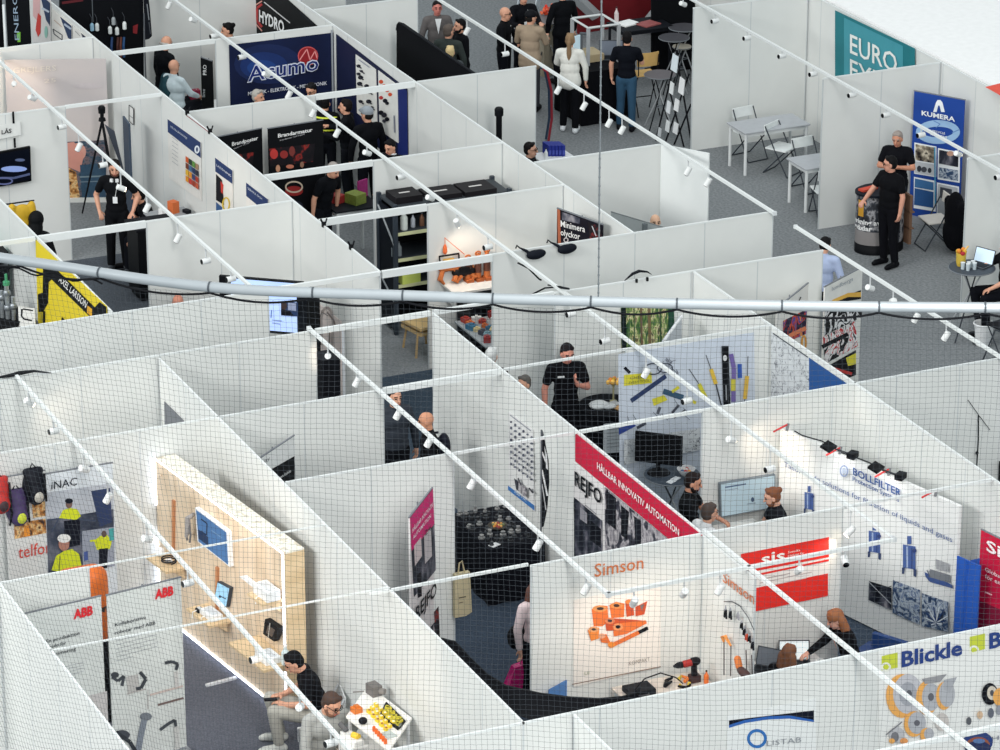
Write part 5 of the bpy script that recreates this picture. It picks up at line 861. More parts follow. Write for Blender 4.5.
oval(.62, .88, 1.006, -1.5, -1.15).build('yellow_machine', (206, 152, 50), e, True)
def wrap_text(s, z, h, a0, a1):
    vs, fs = text_mesh(s, .03); x0 = min(v.x for v in vs); x1 = max(v.x for v in vs); m = MB()
    m.add([cc+V((RX*1.012*math.cos(a0+(a1-a0)*(v.x-x0)/(x1-x0)), RY*1.012*math.sin(a0+(a1-a0)*(v.x-x0)/(x1-x0)), z+h*v.y/CAPH)) for v in vs], fs); m.build('lettering', (240, 240, 240), e)
wrap_text('Tillverkning av', .50, .075, -2.35, -.35); wrap_text('kuggväxlar', .40, .075, -2.3, -.7)
m = MB(); p_ = cc+V((.16, .40, 0)); m.box(p_+V((-.1, -.02, .1)), p_+V((.1, .03, .9)))
for z in (.35, .62): m.box(p_+V((-.1, -.02, z)), p_+V((.12, .06, z+.02)))
m.build('back_shelf', (120, 92, 74), e)
q = cc+V((-.05, -.2, .985)); m = MB(); m.cbox(q+V((0, 0, .02)), (.12, .3, .03), .2); simple('leaflet_box', 'small red and white leaflet box on the oval black counter', 'box', m, (206, 76, 56))
q = pz(935, 219, .45); folding_chair('white folding chair with a black coat over its back by the blue roll-up', q, (-.1, -1), seat=(214, 210, 204))
qc = pz(955, 222, .5); qc.z = 0; m = MB()
m.ell(qc+V((0, .0, .58)), (.22, .15, .42), nu=16, nv=12); m.ell(qc+V((0, .0, .32)), (.24, .17, .3), nu=16, nv=10); m.cap(qc+V((-.2, 0, .8)), qc+V((-.24, .06, .35)), .08); m.cap(qc+V((.2, 0, .8)), qc+V((.22, .06, .3)), .08)
o = solid(m, 'coat', C(16, 18, 24, rough=.95), None, .02); tag(o, 'black coat draped over the back of a white folding chair', 'coat')
qb = pz(972, 267, 1.08); bistro('round high bistro table with a bucket beneath and a laptop on it', qb, 1.08, .34)
def on(b, dx, dy, z=1.08): return V((b.x+dx, b.y+dy, z))
q = on(qb, -.12, -.12); e = thing('fruit_vase', 'clear yellowish vase of fruit and flowers on the bistro table', 'vase', q); m = MB(); m.lathe(q, [(.055, 0), (.07, .05), (.075, .2)], 14); m.build('vase_body', (206, 176, 70), e)
for i in range(7): m = MB(); m.ell(q+V((.05*math.cos(i), .05*math.sin(i), .2+.02*(i % 3))), .032); m.build('fruit', [(170, 40, 50), (214, 170, 60), (226, 140, 50)][i % 3], e)
m = MB(); m.tube([q+V((0, .03, .2)), q+V((.03, .1, .3))], [.02, .012]); m.build('flower', (230, 190, 120), e)
for i, (dx, dy) in enumerate([(.02, -.17), (.04, -.08), (.1, -.13), (.1, -.02), (.02, 0)]):
    q = on(qb, dx, dy); e = thing('drinking_glass', 'clear drinking glass on the bistro table', 'glass', q, 0, 'drinking glasses on the bistro table'); m = MB(); m.lathe(q, [(.026, 0), (.033, .1)], 12); m.build('glass_body', C(196, 208, 214, rough=.1), e); m = MB(); m.lathe(q+V((0, 0, .1)), [(.034, 0), (.034, .004)], 12); m.build('glass_rim', (226, 232, 236), e)
laptop('open laptop with pale blue screen on the bistro table', on(qb, -.02, .12), 2.0, (200, 222, 240))
q = pz(983, 345, 0); e = thing('bucket', 'white plastic bucket on the floor under the bistro table', 'bucket', q); m = MB(); m.lathe(q, [(.10, 0), (.11, .01), (.145, .33), (.155, .34), (.155, .35), (.14, .35), (.10, .02)], 20); m.build('bucket_body', (226, 228, 230), e); m = MB(); m.tube([q+V((.155*math.cos(a), .155*math.sin(a), .34)) for a in [i*pi/10 for i in range(20)]], .008, 6, closed=True); m.build('bucket_rim', (236, 238, 240), e)
q = pz(1006, 325, .6); q.z = 0; e = folding_chair('dark stool under the person cut by the picture edge', q, (-1, -.2), seat=(30, 34, 40), back=False, h=.6)
# --- aisle group
qa = pz(547, 18, 1.05); bistro('grey round high table with orange flowers in the aisle', qa, 1.05, .36, top=(120, 118, 120))
e = thing('flower_bunch', 'loose bunch of orange flowers on the grey round table', 'flowers', qa); rr = random.Random(2)
for i in range(26): a = rr.random()*6.28; d = rr.random()*.2; m = MB(); m.ell(V((qa.x+d*math.cos(a)-.1, qa.y+d*math.sin(a)+.05, qa.z+.03+rr.random()*.14)), .028, nu=8, nv=5); m.build('blossom', [(226, 84, 50), (214, 60, 44), (236, 120, 80)][i % 3], e)
q = pz(548, 50, .5); m = MB(); m.cbox((q.x-.3, q.y, .5), (.5, .3, 1.0), .3); e = thing('plinth', 'beige plinth half hidden by the man in beige', 'plinth', (q.x-.3, q.y, 0)); m.build('plinth_body', (170, 160, 140), e); m = MB(); m.cbox((q.x-.3, q.y, 1.01), (.54, .34, .02), .3); m.build('plinth_top', (190, 186, 176), e)
for x, y, s in ((520, 4, .5), (538, 2, .4)): m = MB(); q = pz(x, y, 1.0); m.cbox(q, (.02, s, .7), .9, 0, ('Y', .2)); simple('info_sheet', 'white printed sheet board %s in the aisle' % ('behind the man in black' if x < 530 else 'beside the orange flowers'), 'sheet', m, (206, 216, 224))
cloth_table('black cloth table with laptop and aluminium frame machine', -56.5, 26.45, -55.4, 27.35, .95, (14, 16, 22))
q = pz(606, 57, .95); laptop('open black laptop on the black cloth table', (q.x+.12, q.y+.05, .95), 2.75, (92, 100, 112), w=.42)
e = thing('frame_machine', 'aluminium frame machine with wooden parts on the black cloth table', 'machine', (-56.1, 26.7, .95))
fr = [(-56.4, 26.72), (-55.75, 26.72), (-55.75, 27.3), (-56.4, 27.3)]
for x, y in fr: m = MB(); m.box((x-.025, y-.025, .95), (x+.025, y+.025, 1.62)); m.build('upright', (170, 174, 178), e)
for (x0, y0), (x1, y1) in zip(fr, fr[1:]+fr[:1]): m = MB(); m.tube([(x0, y0, 1.62), (x1, y1, 1.62)], .024, 4); m.build('top_bar', (196, 200, 202), e)
m = MB(); m.box((-56.35, 26.6, .95), (-55.9, 27.1, 1.08)); m.build('wooden_box', (176, 160, 128), e); m = MB(); m.cbox((-56.0, 26.62, 1.3), (.02, .16, .26), .4); m.build('screen', C(190, 214, 226, emit=.3), e)
m = MB(); m.tube([(-56.2, 26.8, 1.08), (-56.2, 26.8, 1.4), (-55.95, 26.8, 1.45)], .03); m.build('arm', (90, 96, 104), e)
q = pz(640, 24, 1.0); e = rect_table('dark high table with white papers and red folder in front of the red wall', q.x-.35, q.y-.5, q.x+.35, q.y+.5, 1.0, (40, 42, 48), (40, 42, 48))
for dx, dy, c, l in ((-.1, -.2, (236, 238, 238), 'stack of white papers on the dark high table'), (.08, .12, (150, 84, 84), 'dull red folder on the dark high table')): m = MB(); m.cbox((q.x+dx, q.y+dy, 1.012), (.3, .36, .02), .3); simple('paper_stack' if c[1] > 200 else 'folder', l, 'papers' if c[1] > 200 else 'folder', m, c)
bottle('pale bottle with dark cap on the dark high table', V((q.x-.22, q.y-.36, 1.0)), .30, .04, (210, 196, 196), (60, 40, 44))
e = thing('display_wall', 'dark red display wall with slanting grey struts at the top edge', 'display wall', pz(615, 20, .2)); p = PX(-60.2); q = [p.at(x, y) for x, y in [(575, -40), (668, -54), (668, 20), (578, 34)]]; 
m = MB(); m.prism(q, (-.05, 0, 0)); m.build('panel', C(112, 22, 30, var=.08), e)
for a, b in (((570, -8), (596, 16)), ((676, -14), (643, 28))): m = MB(); a, b = p.at(*a, .25), p.at(*b, .25); m.tube([a, b], .11, 4); m.build('strut', (160, 164, 168), e)
e = thing('display_wall', 'black display wall behind the literature rack', 'display wall', pz(676, 40, 0)); p = PX(-57.6); m = MB(); m.prism([p.at(x, y) for x, y in [(652, -30), (720, -40), (720, 64), (652, 74)]], (-.05, 0, 0)); m.build('panel', C(15, 17, 23, rough=.9), e); m = MB(); a = p.at(652, 74); m.box((a.x-.3, a.y, 0), (a.x, a.y+1.0, .04)); m.build('foot', (30, 32, 36), e)
for i, (x, y) in enumerate(((674, 37), (684, 27))): q = pz(x, y, 1.0); bistro('small grey round table before the black display wall, %s' % ('the nearer one' if i == 0 else 'the farther one'), q, 1.0, .27, top=(66, 66, 72), leg=(24, 26, 32))
for i, (x, y) in enumerate(((682, 46),)): q = pz(x, y, .7); e = bistro('low black stool by the black display wall, %s' % ('with pale seat' if i == 0 else 'with dark seat'), (q.x, q.y), .7, .17, top=(196, 190, 176) if i == 0 else (60, 64, 72))
# wooden bar chair
q = pz(644, 73, .72); e = thing('bar_chair', 'bar chair with light wooden seat and backrest and thin black legs', 'chair', (q.x, q.y, 0), heading(-160)); 
m = MB(); m.cbox((0, 0, .72), (.36, .38, .025)); m.build('seat', C(206, 168, 104, var=.08), e, False, True, .01)
m = MB(); vs = []; 
for i in range(7): a = (i-3)/3; vs.append((-.2+.04*a*a, a*.2))
m.add([V((x, y, z)) for z in (.9, 1.14) for x, y in vs]+[V((x-.014, y, z)) for z in (.9, 1.14) for x, y in vs], [(i, i+1, 8+i, 7+i) for i in range(6)]+[(14+i, 21+i, 22+i, 15+i) for i in range(6)]+[(7+i, 8+i, 22+i, 21+i) for i in range(6)]); m.build('backrest', C(206, 168, 104, var=.08), e, False, True)
for s in (-1, 1):
    m = MB(); m.tube([(.25, s*.21, .01), (-.17, s*.17, .74), (-.2, s*.19, 1.1)], .011); m.build('leg', (24, 26, 32), e, False, True); m = MB(); m.tube([(-.27, s*.2, .01), (.15, s*.17, .71)], .011); m.build('leg', (24, 26, 32), e, False, True)
m = MB(); m.tube([(.14, -.19, .25), (.14, .19, .25)], .01); m.build('footrest', (24, 26, 32), e, False, True)
q = pz(660, 74, 1.0); bistro('grey round high table between the bar chair and the literature rack', q, 1.0, .27, top=(98, 94, 98), leg=(24, 28, 34))
# literature rack
e = thing('literature_rack', 'folding black literature rack with zigzag rows of white trays', 'rack', pz(672, 143, 0)); n0 = 0
pl = PV(pz(655, 140, 0), pz(692, 148, 0)); 
for a, b in (((655, 144), (677, 52)), ((664, 146), (689, 74)), ((673, 147), (691, 104)), ((676, 50), (691, 140)), ((668, 84), (684, 147))): m = MB(); m.tube([pl.at(*a, .02), pl.at(*b, .02)], .016, 5); m.build('rack_bar', (22, 26, 32), e)
for x, y, w, h, c in ((675, 63, 8, 20, (206, 216, 222)), (682, 86, 7, 19, (222, 224, 226)), (672, 88, 5, 14, (214, 218, 220)), (677, 105, 6, 14, (220, 222, 224)), (669, 107, 5, 14, (210, 214, 218)), (668, 126, 5, 13, (216, 220, 222)), (676, 128, 6, 13, (220, 222, 224)), (660, 132, 4, 10, (190, 194, 198))):
    m = MB(); q = [pl.at(x-w/2, y+h*.3, .06), pl.at(x+w*.25, y+h*.5, .06), pl.at(x+w/2, y-h*.3, .03), pl.at(x-w*.2, y-h*.5, .03)]; m.prism(q, pl.n*.02); m.build('leaflet_tray', c, e)
# hose and barrier at partition end
q = pz(547, 141, 0); 
for c, dx, l in (((140, 34, 48), .06, 'dark red hose hanging at the partition end beside the aisle'), ((44, 62, 84), -.04, 'dark blue hose hanging at the partition end beside the aisle')): m = MB(); m.tube([V((q.x+dx, q.y, .02)), V((q.x+dx, q.y+.06, .4)), V((q.x+dx, q.y+.05, .9)), V((q.x+dx, q.y-.03, 1.25)), V((q.x+dx-.03, q.y-.1, 1.3))], .022, 8); simple('hose', l, 'hose', m, c)
q = pz(499, 108, 2.2); e = thing('bollard_post', 'black round post with wider cap behind the sloping side wall', 'post', (q.x, q.y, 0)); m = MB(); m.lathe(V((q.x, q.y, 0)), [(.048, .02), (.048, 2.08)], 14); m.build('post', (14, 16, 22), e); m = MB(); m.lathe(V((q.x, q.y, 2.08)), [(.07, 0), (.072, .1), (.05, .13)], 14); m.build('post_cap', (18, 20, 26), e); m = MB(); m.lathe(V((q.x, q.y, 0)), [(.18, 0), (.17, .02)], 16); m.build('base', (20, 22, 28), e)
q = pz(553, 158, .9); rect_table('white table with blue binders behind the partition', q.x-.35, q.y-.25, q.x+.3, q.y+.35, .9, (226, 228, 230))
for i in range(5): a = pz(547+i*3.4, 153, .92); e = thing('binder', 'royal blue binder on the white table behind the partition', 'binder', (a.x, a.y, .9), 0, 'blue binders on the white table'); m = MB(); m.box((a.x-.12, a.y-.026, .9), (a.x+.12, a.y+.026, 1.08)); m.build('cover', (34, 48, 140), e); m = MB(); m.box((a.x+.12, a.y-.02, .93), (a.x+.124, a.y+.02, 1.0)); m.build('spine_label', (70, 84, 170), e)
q = pz(546, 160, .9); bottle('small white bottle beside the blue binders', V((q.x, q.y, .9)), .2, .03, (222, 226, 228), (40, 44, 50))
# --- first stands
q = pz(200, 106, .85); e = rect_table('white table behind the partition by the bald seated man', q.x-.45, q.y-.5, q.x+.35, q.y+.5, .78, (228, 230, 230)); m = MB(); a = pz(194, 99, .9); m.box((a.x-.06, a.y-.1, .78), (a.x+.06, a.y+.1, 1.06)); e = thing('gift_bag', 'dark red paper bag standing by the bald seated man', 'bag', (a.x, a.y, .78)); m.build('bag_body', (146, 40, 66), e); m = MB(); m.tube([(a.x, a.y-.05, 1.06), (a.x, a.y, 1.14), (a.x, a.y+.05, 1.06)], .005); m.build('handle', (220, 214, 216), e)
# tripod and boards by dusk backdrop
q = pz(108, 218, 0); e = thing('tripod_scanner', 'black survey tripod with scanner head in front of the dusk photo backdrop', 'tripod', (q.x, q.y, 0)); t = pz(112.5, 118, 1.75); t = V((q.x-.25, q.y+.05, 1.55))
for a in (.3, 2.4, 4.5): m = MB(); m.tube([t, t+V((.38*math.cos(a), .38*math.sin(a), -1.53))], [.022, .014]); m.build('leg', (24, 26, 32), e)
m = MB(); m.lathe(t, [(.06, 0), (.05, .05), (.03, .06), (.03, .12), (.055, .13), (.06, .22), (.04, .25)], 14); m.build('scanner_head', (18, 20, 26), e)
m = MB(); m.poly([t+V((.02, .03, -.05)), t+V((.3, .28, -1.0)), t+V((.05, .35, -1.05)), t+V((.0, .2, -.2))]); m.build('dark_cloth', (70, 76, 88), e)
a, b = P2(122.5, 116, 1.95), P2(128.5, 124, 1.95); e, p = upright('display_board', 'slim dark upright panel beside the tripod', 'panel', a, b, .03, 1.95, (58, 72, 90), t=.03); m = MB(); a = V(a+(0,)); m.box((a.x-.15, a.y-.02, 0), (a.x+.15, a.y+.04, .03)); m.build('foot', (60, 64, 70), e)
pl = PY(17.9); e, p = hung('notice', 'thin black framed white notice on the side wall by the tripod', 'notice', pl, [(129, 105), (133.4, 108.6), (133.4, 125), (129, 121)], (226, 226, 224)); prints(p, [('l', [(129, 105), (133.4, 108.6), (133.4, 125), (129, 121), (129, 105)], .7, (50, 54, 60)), ('l', [(129, 115), (133.4, 118.6)], .5, (120, 124, 130))], 'print', e)
q = pz(140, 222, 1.15); e = thing('bar_counter', 'black bar counter under the person leaning over', 'counter', (q.x, q.y, 0)); m = MB(); m.box((q.x-.15, q.y-.16, .08), (q.x+.35, q.y+.5, 1.12)); m.build('counter_body', (15, 17, 22), e); m = MB(); m.box((q.x-.18, q.y-.19, 1.12), (q.x+.38, q.y+.53, 1.16)); m.build('countertop', (24, 27, 33), e); m = MB(); m.box((q.x-.12, q.y-.13, 0), (q.x+.32, q.y+.47, .08)); m.build('plinth', (20, 22, 27), e)
q = pz(176, 212, 1.0); q.y -= .06; rect_table('grey side table with an orange box by the navy headed wall sheets', q.x-.2, q.y-.4, q.x+.25, q.y+.26, 1.0, (150, 154, 158))
for dx, dy, s, c, l in ((0, .02, (.14, .12, .18), (206, 108, 60), 'small orange box on the grey side table'), (.05, -.17, (.1, .09, .1), (226, 226, 226), 'small white pot on the grey side table'), (.1, .2, (.12, .08, .05), (40, 42, 48), 'small black block on the grey side table')): m = MB(); m.cbox((q.x+dx, q.y+dy, 1.0+s[2]/2), s, .3); simple('small_box' if c[0] > 100 and c[0] < 220 else 'pot' if c[0] > 200 else 'block', l, 'box', m, c)
# coat, gear and shelf behind and before the yellow wall
q = pz(22, 211, 1.75); m = MB(); m.ell(q+V((0, 0, -.05)), (.06, .17, .16)); m.cap(q+V((0, -.15, .08)), q+V((.02, -.2, -.3)), .055); m.cap(q+V((0, .15, .08)), q+V((.02, .2, -.3)), .055); m.ell(q+V((0, 0, -.25)), (.07, .18, .2)); o = solid(m, 'jacket', C(196, 158, 40, var=.12), None, .016); tag(o, 'yellow work jacket hung up behind the yellow wall', 'jacket'); m = MB(); m.tube([q+V((-.02, -.25, .13)), q+V((-.02, .2, .13))], .012); simple('coat_rail', 'dark coat rail carrying the yellow jacket', 'rail', m, (34, 36, 42))
q = pz(3, 250, 1.9); e = thing('shelf_tower', 'tall black shelf tower at the picture edge by the yellow banner', 'shelf', (q.x, q.y, 0)); m = MB(); m.box((q.x-.2, q.y-.5, 0), (q.x+.1, q.y+.05, 1.9)); m.build('shelf_body', (18, 21, 28), e)
for z in (.5, .9, 1.3, 1.7): m = MB(); m.box((q.x+.1, q.y-.48, z), (q.x+.12, q.y+.03, z+.02)); m.build('shelf_board', (90, 94, 100), e)
q = pz(20, 322, 1.25); q.y -= .06; cloth_table('black cloth table of chrome gear before the yellow wall', q.x-.6, q.y-.6, q.x+.2, q.y+.25, 1.25, (18, 20, 26))
e = thing('valve_unit', 'chrome valve unit with green top on the black cloth table', 'machine', (q.x-.2, q.y-.05, 1.25)); b = V((q.x-.2, q.y-.05, 1.25))
for dx, dy, z0, z1, r in ((0, 0, 0, .5, .035), (.08, .06, 0, .34, .03), (-.07, -.06, 0, .4, .03)): m = MB(); m.tube([b+V((dx, dy, z0)), b+V((dx, dy, z1))], r, 10); m.build('pipe', C(170, 176, 180, metal=.6, rough=.3), e)
for dx, dy, z in ((0, 0, .16), (.08, .06, .2), (-.07, -.06, .3), (0, 0, .38)): m = MB(); m.ell(b+V((dx, dy, z)), .055); m.build('valve', C(150, 156, 162, metal=.6, rough=.3), e)
m = MB(); m.lathe(b+V((0, 0, .5)), [(.05, 0), (.05, .05), (.02, .06), (.02, .16)], 12); m.build('green_head', (70, 150, 110), e)
a, b = P2(18, 306, 1.56), P2(34.5, 308.6, 1.56); e, p = upright('sign_board', 'small white sign board with thick black strokes leaning on the gear table', 'sign', a, b, 1.26, 1.56, (226, 226, 224), t=.01); prints(p, [('l', [(23, 309), (33, 310.6)], 1.4, (26, 28, 32)), ('l', [(22, 309), (21.4, 316), (24, 319), (32, 320.6)], 1.6, (26, 28, 32)), ('l', [(19.4, 321), (18, 326)], 1.6, (26, 28, 32))], 'print', e)
# teal panel at the edge
m = MB(); a = pX(0, 228, -49.0); m.box((-49.04, a.y-.9, 1.2), (-49.0, a.y+.13, 1.95)); e = thing('display_board', 'teal panel at the picture edge above the steel pipe', 'panel', (a.x, a.y, 0)); m.build('panel', (40, 150, 140), e); m = MB(); m.box((-49.05, a.y-.1, 0), (-49.01, a.y-.06, 1.2)); m.build('stand', (200, 204, 206), e)
# big screen by the pipe
pl = PV(pz(224, 278, 2.05), pz(303, 283.6, 2.05)); a, b = pz(219, 276.6, 2.05), pz(303, 283.4, 2.05); a.z = b.z = 0; e = thing('display_screen', 'large display screen with pale blue picture on a black stand', 'screen', ((a.x+b.x)/2, (a.y+b.y)/2, 0)); Z = V((0, 0, 1)); d = (b-a).normalized()
m = MB(); m.prism([a+Z*1.28, b+Z*1.28, b+Z*2.06, a+Z*2.06], pl.n*-.06); m.build('bezel', (14, 16, 22), e); a1, b1 = a+d*.17, b-d*.02
m = MB(); m.prism([a1+Z*1.32, b1+Z*1.32, b1+Z*2.04, a1+Z*2.04], pl.n*.006); m.build('screen', C(176, 200, 246, emit=.45, var=.01), e)
p = Plane(pl.o+pl.n*.002, pl.n); prints(p, [('p', [(281, 301), (298, 302.6), (298, 316.4), (281, 315.4)], (36, 56, 96)), ('e', 284, 306, 3, 4, (60, 44, 44)), ('p', [(281, 309), (290, 311), (294, 316), (281, 315)], (24, 26, 36)), ('p', [(288, 302.6), (296, 303.4), (296, 311), (288, 310)], (150, 160, 190)), ('l', [(272, 320), (282, 321)], .8, (120, 140, 190)), ('l', [(272, 323), (280, 324)], .8, (130, 150, 200)), ('l', [(271, 318), (271.6, 310)], 1, (90, 120, 180))], 'picture', e, off=.012)
m = MB(); c = (a+b)/2+pl.n*-.1; m.box((c.x-.06, c.y-.06, .03), (c.x+.06, c.y+.06, 1.7)); m.build('stand_post', (16, 18, 24), e); m = MB(); m.cbox((c.x, c.y, .02), (.7, .6, .03)); m.build('stand_foot', (16, 18, 24), e)
q = pz(308, 290, 1.95); q.z = 0; m = MB(); m.cbox((q.x, q.y, .975), (.22, .23, 1.95), .3); e = thing('speaker_column', 'black column beside the large display screen', 'column', q); m.build('column_body', (13, 15, 20), e); m = MB(); m.cbox((q.x, q.y, .01), (.34, .34, .02), .3); m.build('foot', (20, 22, 26), e)
pl = PY(17.9); e, p = hung('poster', 'pale pink faucet picture on the side wall beside the black column', 'poster', pl, [(314, 300), (341, 321), (342, 400), (315, 380)], (224, 212, 208))
prints(p, [('l', [(322, 345), (321, 318), (323, 310), (327, 307), (331, 311), (333, 322), (332, 345)], 2.6, (176, 164, 160)), ('l', [(321, 345), (320, 318), (322, 310)], .8, (110, 100, 98)), ('l', [(327, 312), (334, 321), (335, 326)], 1.6, (130, 116, 112)), ('l', [(330, 325), (329, 348)], 1.2, (120, 108, 104)), ('l', [(318, 320), (322, 312), (328, 316)], .8, (120, 110, 106))], 'print', e)
q = pz(330, 358, 1.6); q.z = 0; m = MB(); m.box((q.x-.3, q.y-.14, 0), (q.x+.06, q.y+.12, 1.6)); e = thing('cabinet', 'dark cabinet end seen behind the partition edge', 'cabinet', q); m.build('cabinet_body', (20, 22, 30), e); m = MB(); m.box((q.x+.06, q.y+.15, 0), (q.x+.08, q.y+.18, 2.05)); m.build('glass_edge', (180, 186, 192), e)
# steel rack
e = thing('steel_rack', 'tall dark steel rack with yellow-green shelf edges', 'rack', (-47.8, 20.5, 0)); RX0, RX1, RY0, RY1 = -48.12, -47.5, 19.68, 21.5
for x in (RX0, RX1):
    for y in (RY0, RY1): m = MB(); m.box((x-.03, y-.03, 0), (x+.03, y+.03, 2.02)); m.build('upright', C(50, 58, 68, rough=.5), e)
m = MB(); m.box((RX0, RY0-.01, .05), (RX1, RY0+.005, 1.9)); m.build('side_panel', C(26, 36, 46), e)
m = MB(); m.tube([(RX0, RY0-.02, 1.85), (RX1, RY0-.02, 1.4)], .014); m.tube([(RX0, RY0-.02, .8), (RX1, RY0-.02, .5)], .014); m.build('brace', (150, 156, 160), e)
m = MB(); m.box((RX0-.01, RY0, .05), (RX0, RY1, 1.9)); m.build('back_panel', (18, 22, 28), e)
SZ = [pX(411, 283, RX1).z, pX(411, 257, RX1).z, pX(411, 231, RX1).z, 1.98]
for z in SZ:
    m = MB(); m.box((RX0, RY0, z-.03), (RX1, RY1, z)); m.build('shelf', (54, 60, 66), e)
    if z < 1.9: m = MB(); m.box((RX1, RY0+.03, z-.05), (RX1+.012, RY1, z)); m.build('shelf_edge', (214, 216, 170), e)
for x0, y0, w, l, h, c in ((-48.0, 19.95, .4, .42, .1, 'flat dark brown case on the steel rack top, next to the corner'), (-47.95, 20.5, .42, .52, .07, 'flat dark brown case in the middle of the steel rack top'), (-47.95, 21.05, .45, .5, .07, 'flat dark brown case at the wall end of the steel rack top')):
    k = thing('tool_case', c, 'case', (x0+.2, y0, 1.98)); m = MB(); m.box((x0, y0-l/2, 1.98), (x0+w, y0+l/2, 1.98+h)); m.build('case_body', C(54, 46, 46), k); m = MB(); m.cbox((x0+w/2, y0, 1.98+h+.002), (.04, l*.4, .003)); m.build('case_label', (200, 198, 196), k)
z = SZ[2]; q = pX(404, 227, RX1-.1); bottle('white bottle with green label on the upper steel rack shelf', V((q.x, q.y, z)), .3, .055, (220, 226, 222), (70, 130, 90))
for i, (x, l) in enumerate(((395, 'clear bottle on the upper rack shelf by the rack post'), (413, 'white spray can on the upper rack shelf'), (422, 'brown pouch on the upper rack shelf'))): q = pX(x, 229, RX1-.15); bottle(l, V((q.x, q.y, z)), .2, .035, [(170, 176, 180), (206, 210, 220), (120, 84, 64)][i], (60, 64, 74))
z = SZ[1]
for i, x in enumerate((394, 399)): q = pX(x, 255, RX1-.12); bottle('grey bottle on the middle rack shelf', V((q.x, q.y, z)), .22, .04, (130, 138, 144), (90, 94, 100), 'grey bottles on the middle rack shelf')
q = pX(408, 279, RX1-.1); m = MB(); m.cbox((q.x, q.y, SZ[0]+.07), (.22, .3, .14), .1); simple('hi_vis_vest', 'folded yellow-green hi-vis vest on the lower rack shelf', 'vest', m, (206, 220, 110))
q = pz(355, 205, .9); e = rect_table('dark table with red and green goods below the fire roll-ups', q.x-.5, q.y-.4, q.x+.2, q.y+.35, .9, (36, 40, 46))
for dx, dy, s, c, l in ((-.1, .05, (.25, .22, .16), (120, 134, 60), 'green bag of goods on the dark table'), (-.25, -.2, (.2, .18, .12), (150, 44, 44), 'red box on the dark table'), (-.3, .25, (.03, .2, .28), (150, 40, 110), 'magenta folder standing on the dark table')): m = MB(); m.cbox((q.x+dx, q.y+dy, .9+s[2]/2), s, .4); simple('goods_bag' if 'bag' in l else 'folder' if 'folder' in l else 'goods_box', l, 'goods', m, C(c, var=.2, sc=30) if False else C(c[0], c[1], c[2], var=.2, sc=30))
# shelf of orange rescue tools
ZS = 1.28; L0, L1 = pz(434, 277.6, ZS), pz(450, 286, ZS); e = thing('wall_shelf', 'white wall shelf carrying orange rescue tools', 'shelf', (-45.8, 20.3, ZS)); xs = max(L1.x, -45.6); y0 = min(L0.y, L1.y)
m = MB(); m.box((-46.04, y0, ZS-.03), (xs, 21.4, ZS)); m.build('shelf_board', (232, 230, 226), e); m = MB(); m.box((-46.04, y0+.05, ZS-.25), (xs-.1, y0+.08, ZS-.03)); m.build('bracket', (200, 202, 202), e)
OR_ = (190, 108, 58)
def rescue(px, h, label, kind):
    q = pz(px, 283-(px-450)*.12, ZS); q.x = min(q.x, xs-.09); q.z = ZS; e = thing('rescue_tool', label, 'tool', q)
    if kind == 'ram':
        m = MB(); m.tube([q+V((0, 0, .03)), q+V((0, 0, h*.55)), q+V((0, 0, h))], [.05, .045, .03], 10); m.build('cylinder', OR_, e); m = MB(); m.tube([q+V((0, 0, h*.3)), q+V((0, 0, h*.75))], .053, 10); m.build('grip', (84, 50, 40), e); m = MB(); m.cbox(q+V((.02, 0, .02)), (.16, .11, .04)); m.build('foot', (176, 96, 52), e); m = MB(); m.tube([q+V((0, .04*math.cos(a*pi/5), h+.03*math.sin(a*pi/5))) for a in range(10)], .012, 6, closed=True); m.build('ring', OR_, e)
    else:
        m = MB(); m.cap(q+V((0, -.1, h*.55)), q+V((0, .12, h*.55)), .07); m.build('housing', OR_ if kind == 'spread' else (44, 40, 40), e)
        m = MB(); m.tube([q+V((.02, -.13, h*.5)), q+V((.03, -.16, h*.95)), q+V((.03, .14, h*.95)), q+V((.02, .16, h*.5))], .018, 6); m.build('handle', (36, 34, 36) if kind == 'spread' else OR_, e)
        for s in (-1, 1): m = MB(); m.tube([q+V((.02, s*.1, h*.5)), q+V((.05, s*.16, h*.2)), q+V((.06, s*.1, .02))], [.035, .04, .018], 8); m.build('jaw', OR_, e)
        m = MB(); m.cbox(q+V((.02, 0, h*.72)), (.1, .16, .07)); m.build('cover', (216, 170, 70) if kind == 'spread' else (30, 30, 32), e)
rescue(449, .46, 'large orange rescue spreader with yellow cover on the white wall shelf', 'spread'); rescue(463, .28, 'black and orange rescue cutter in the middle of the white wall shelf', 'cut')
rescue(468, .36, 'slim orange rescue ram behind the black cutter', 'ram'); rescue(478, .40, 'orange rescue ram with brown grip, nearer the black cutter', 'ram'); rescue(487, .43, 'tallest orange rescue ram at the end of the white wall shelf', 'ram')
q = pX(445, 248, -45.95); m = MB(); m.tube([q+V((0, 0, .16)), q+V((0, 0, .05))], .006); m.lathe(q-V((0, 0, .09)), [(.02, 0), (.034, .03), (.03, .1), (.015, .14)], 10); m.tube([q+V((0, 0, .15)), q+V((.05, .28, -.12))], .006); simple('hanging_lamp', 'small orange lamp hanging above the rescue tools', 'lamp', m, (196, 96, 50))
m = MB(); m.box((-46.0, 20.0, .55), (-45.5, 21.2, 1.05)); e = thing('storage_case', 'large black storage case under the white wall shelf', 'case', (-45.75, 20.6, .55)); m.build('case_body', (24, 24, 30), e); m = MB(); m.box((-46.02, 19.98, 1.05), (-45.48, 21.22, 1.09)); m.build('lid', (90, 92, 96), e); m = MB(); m.box((-45.98, 20.02, 0), (-45.52, 21.18, .55)); m.build('stand', (30, 32, 38), e)
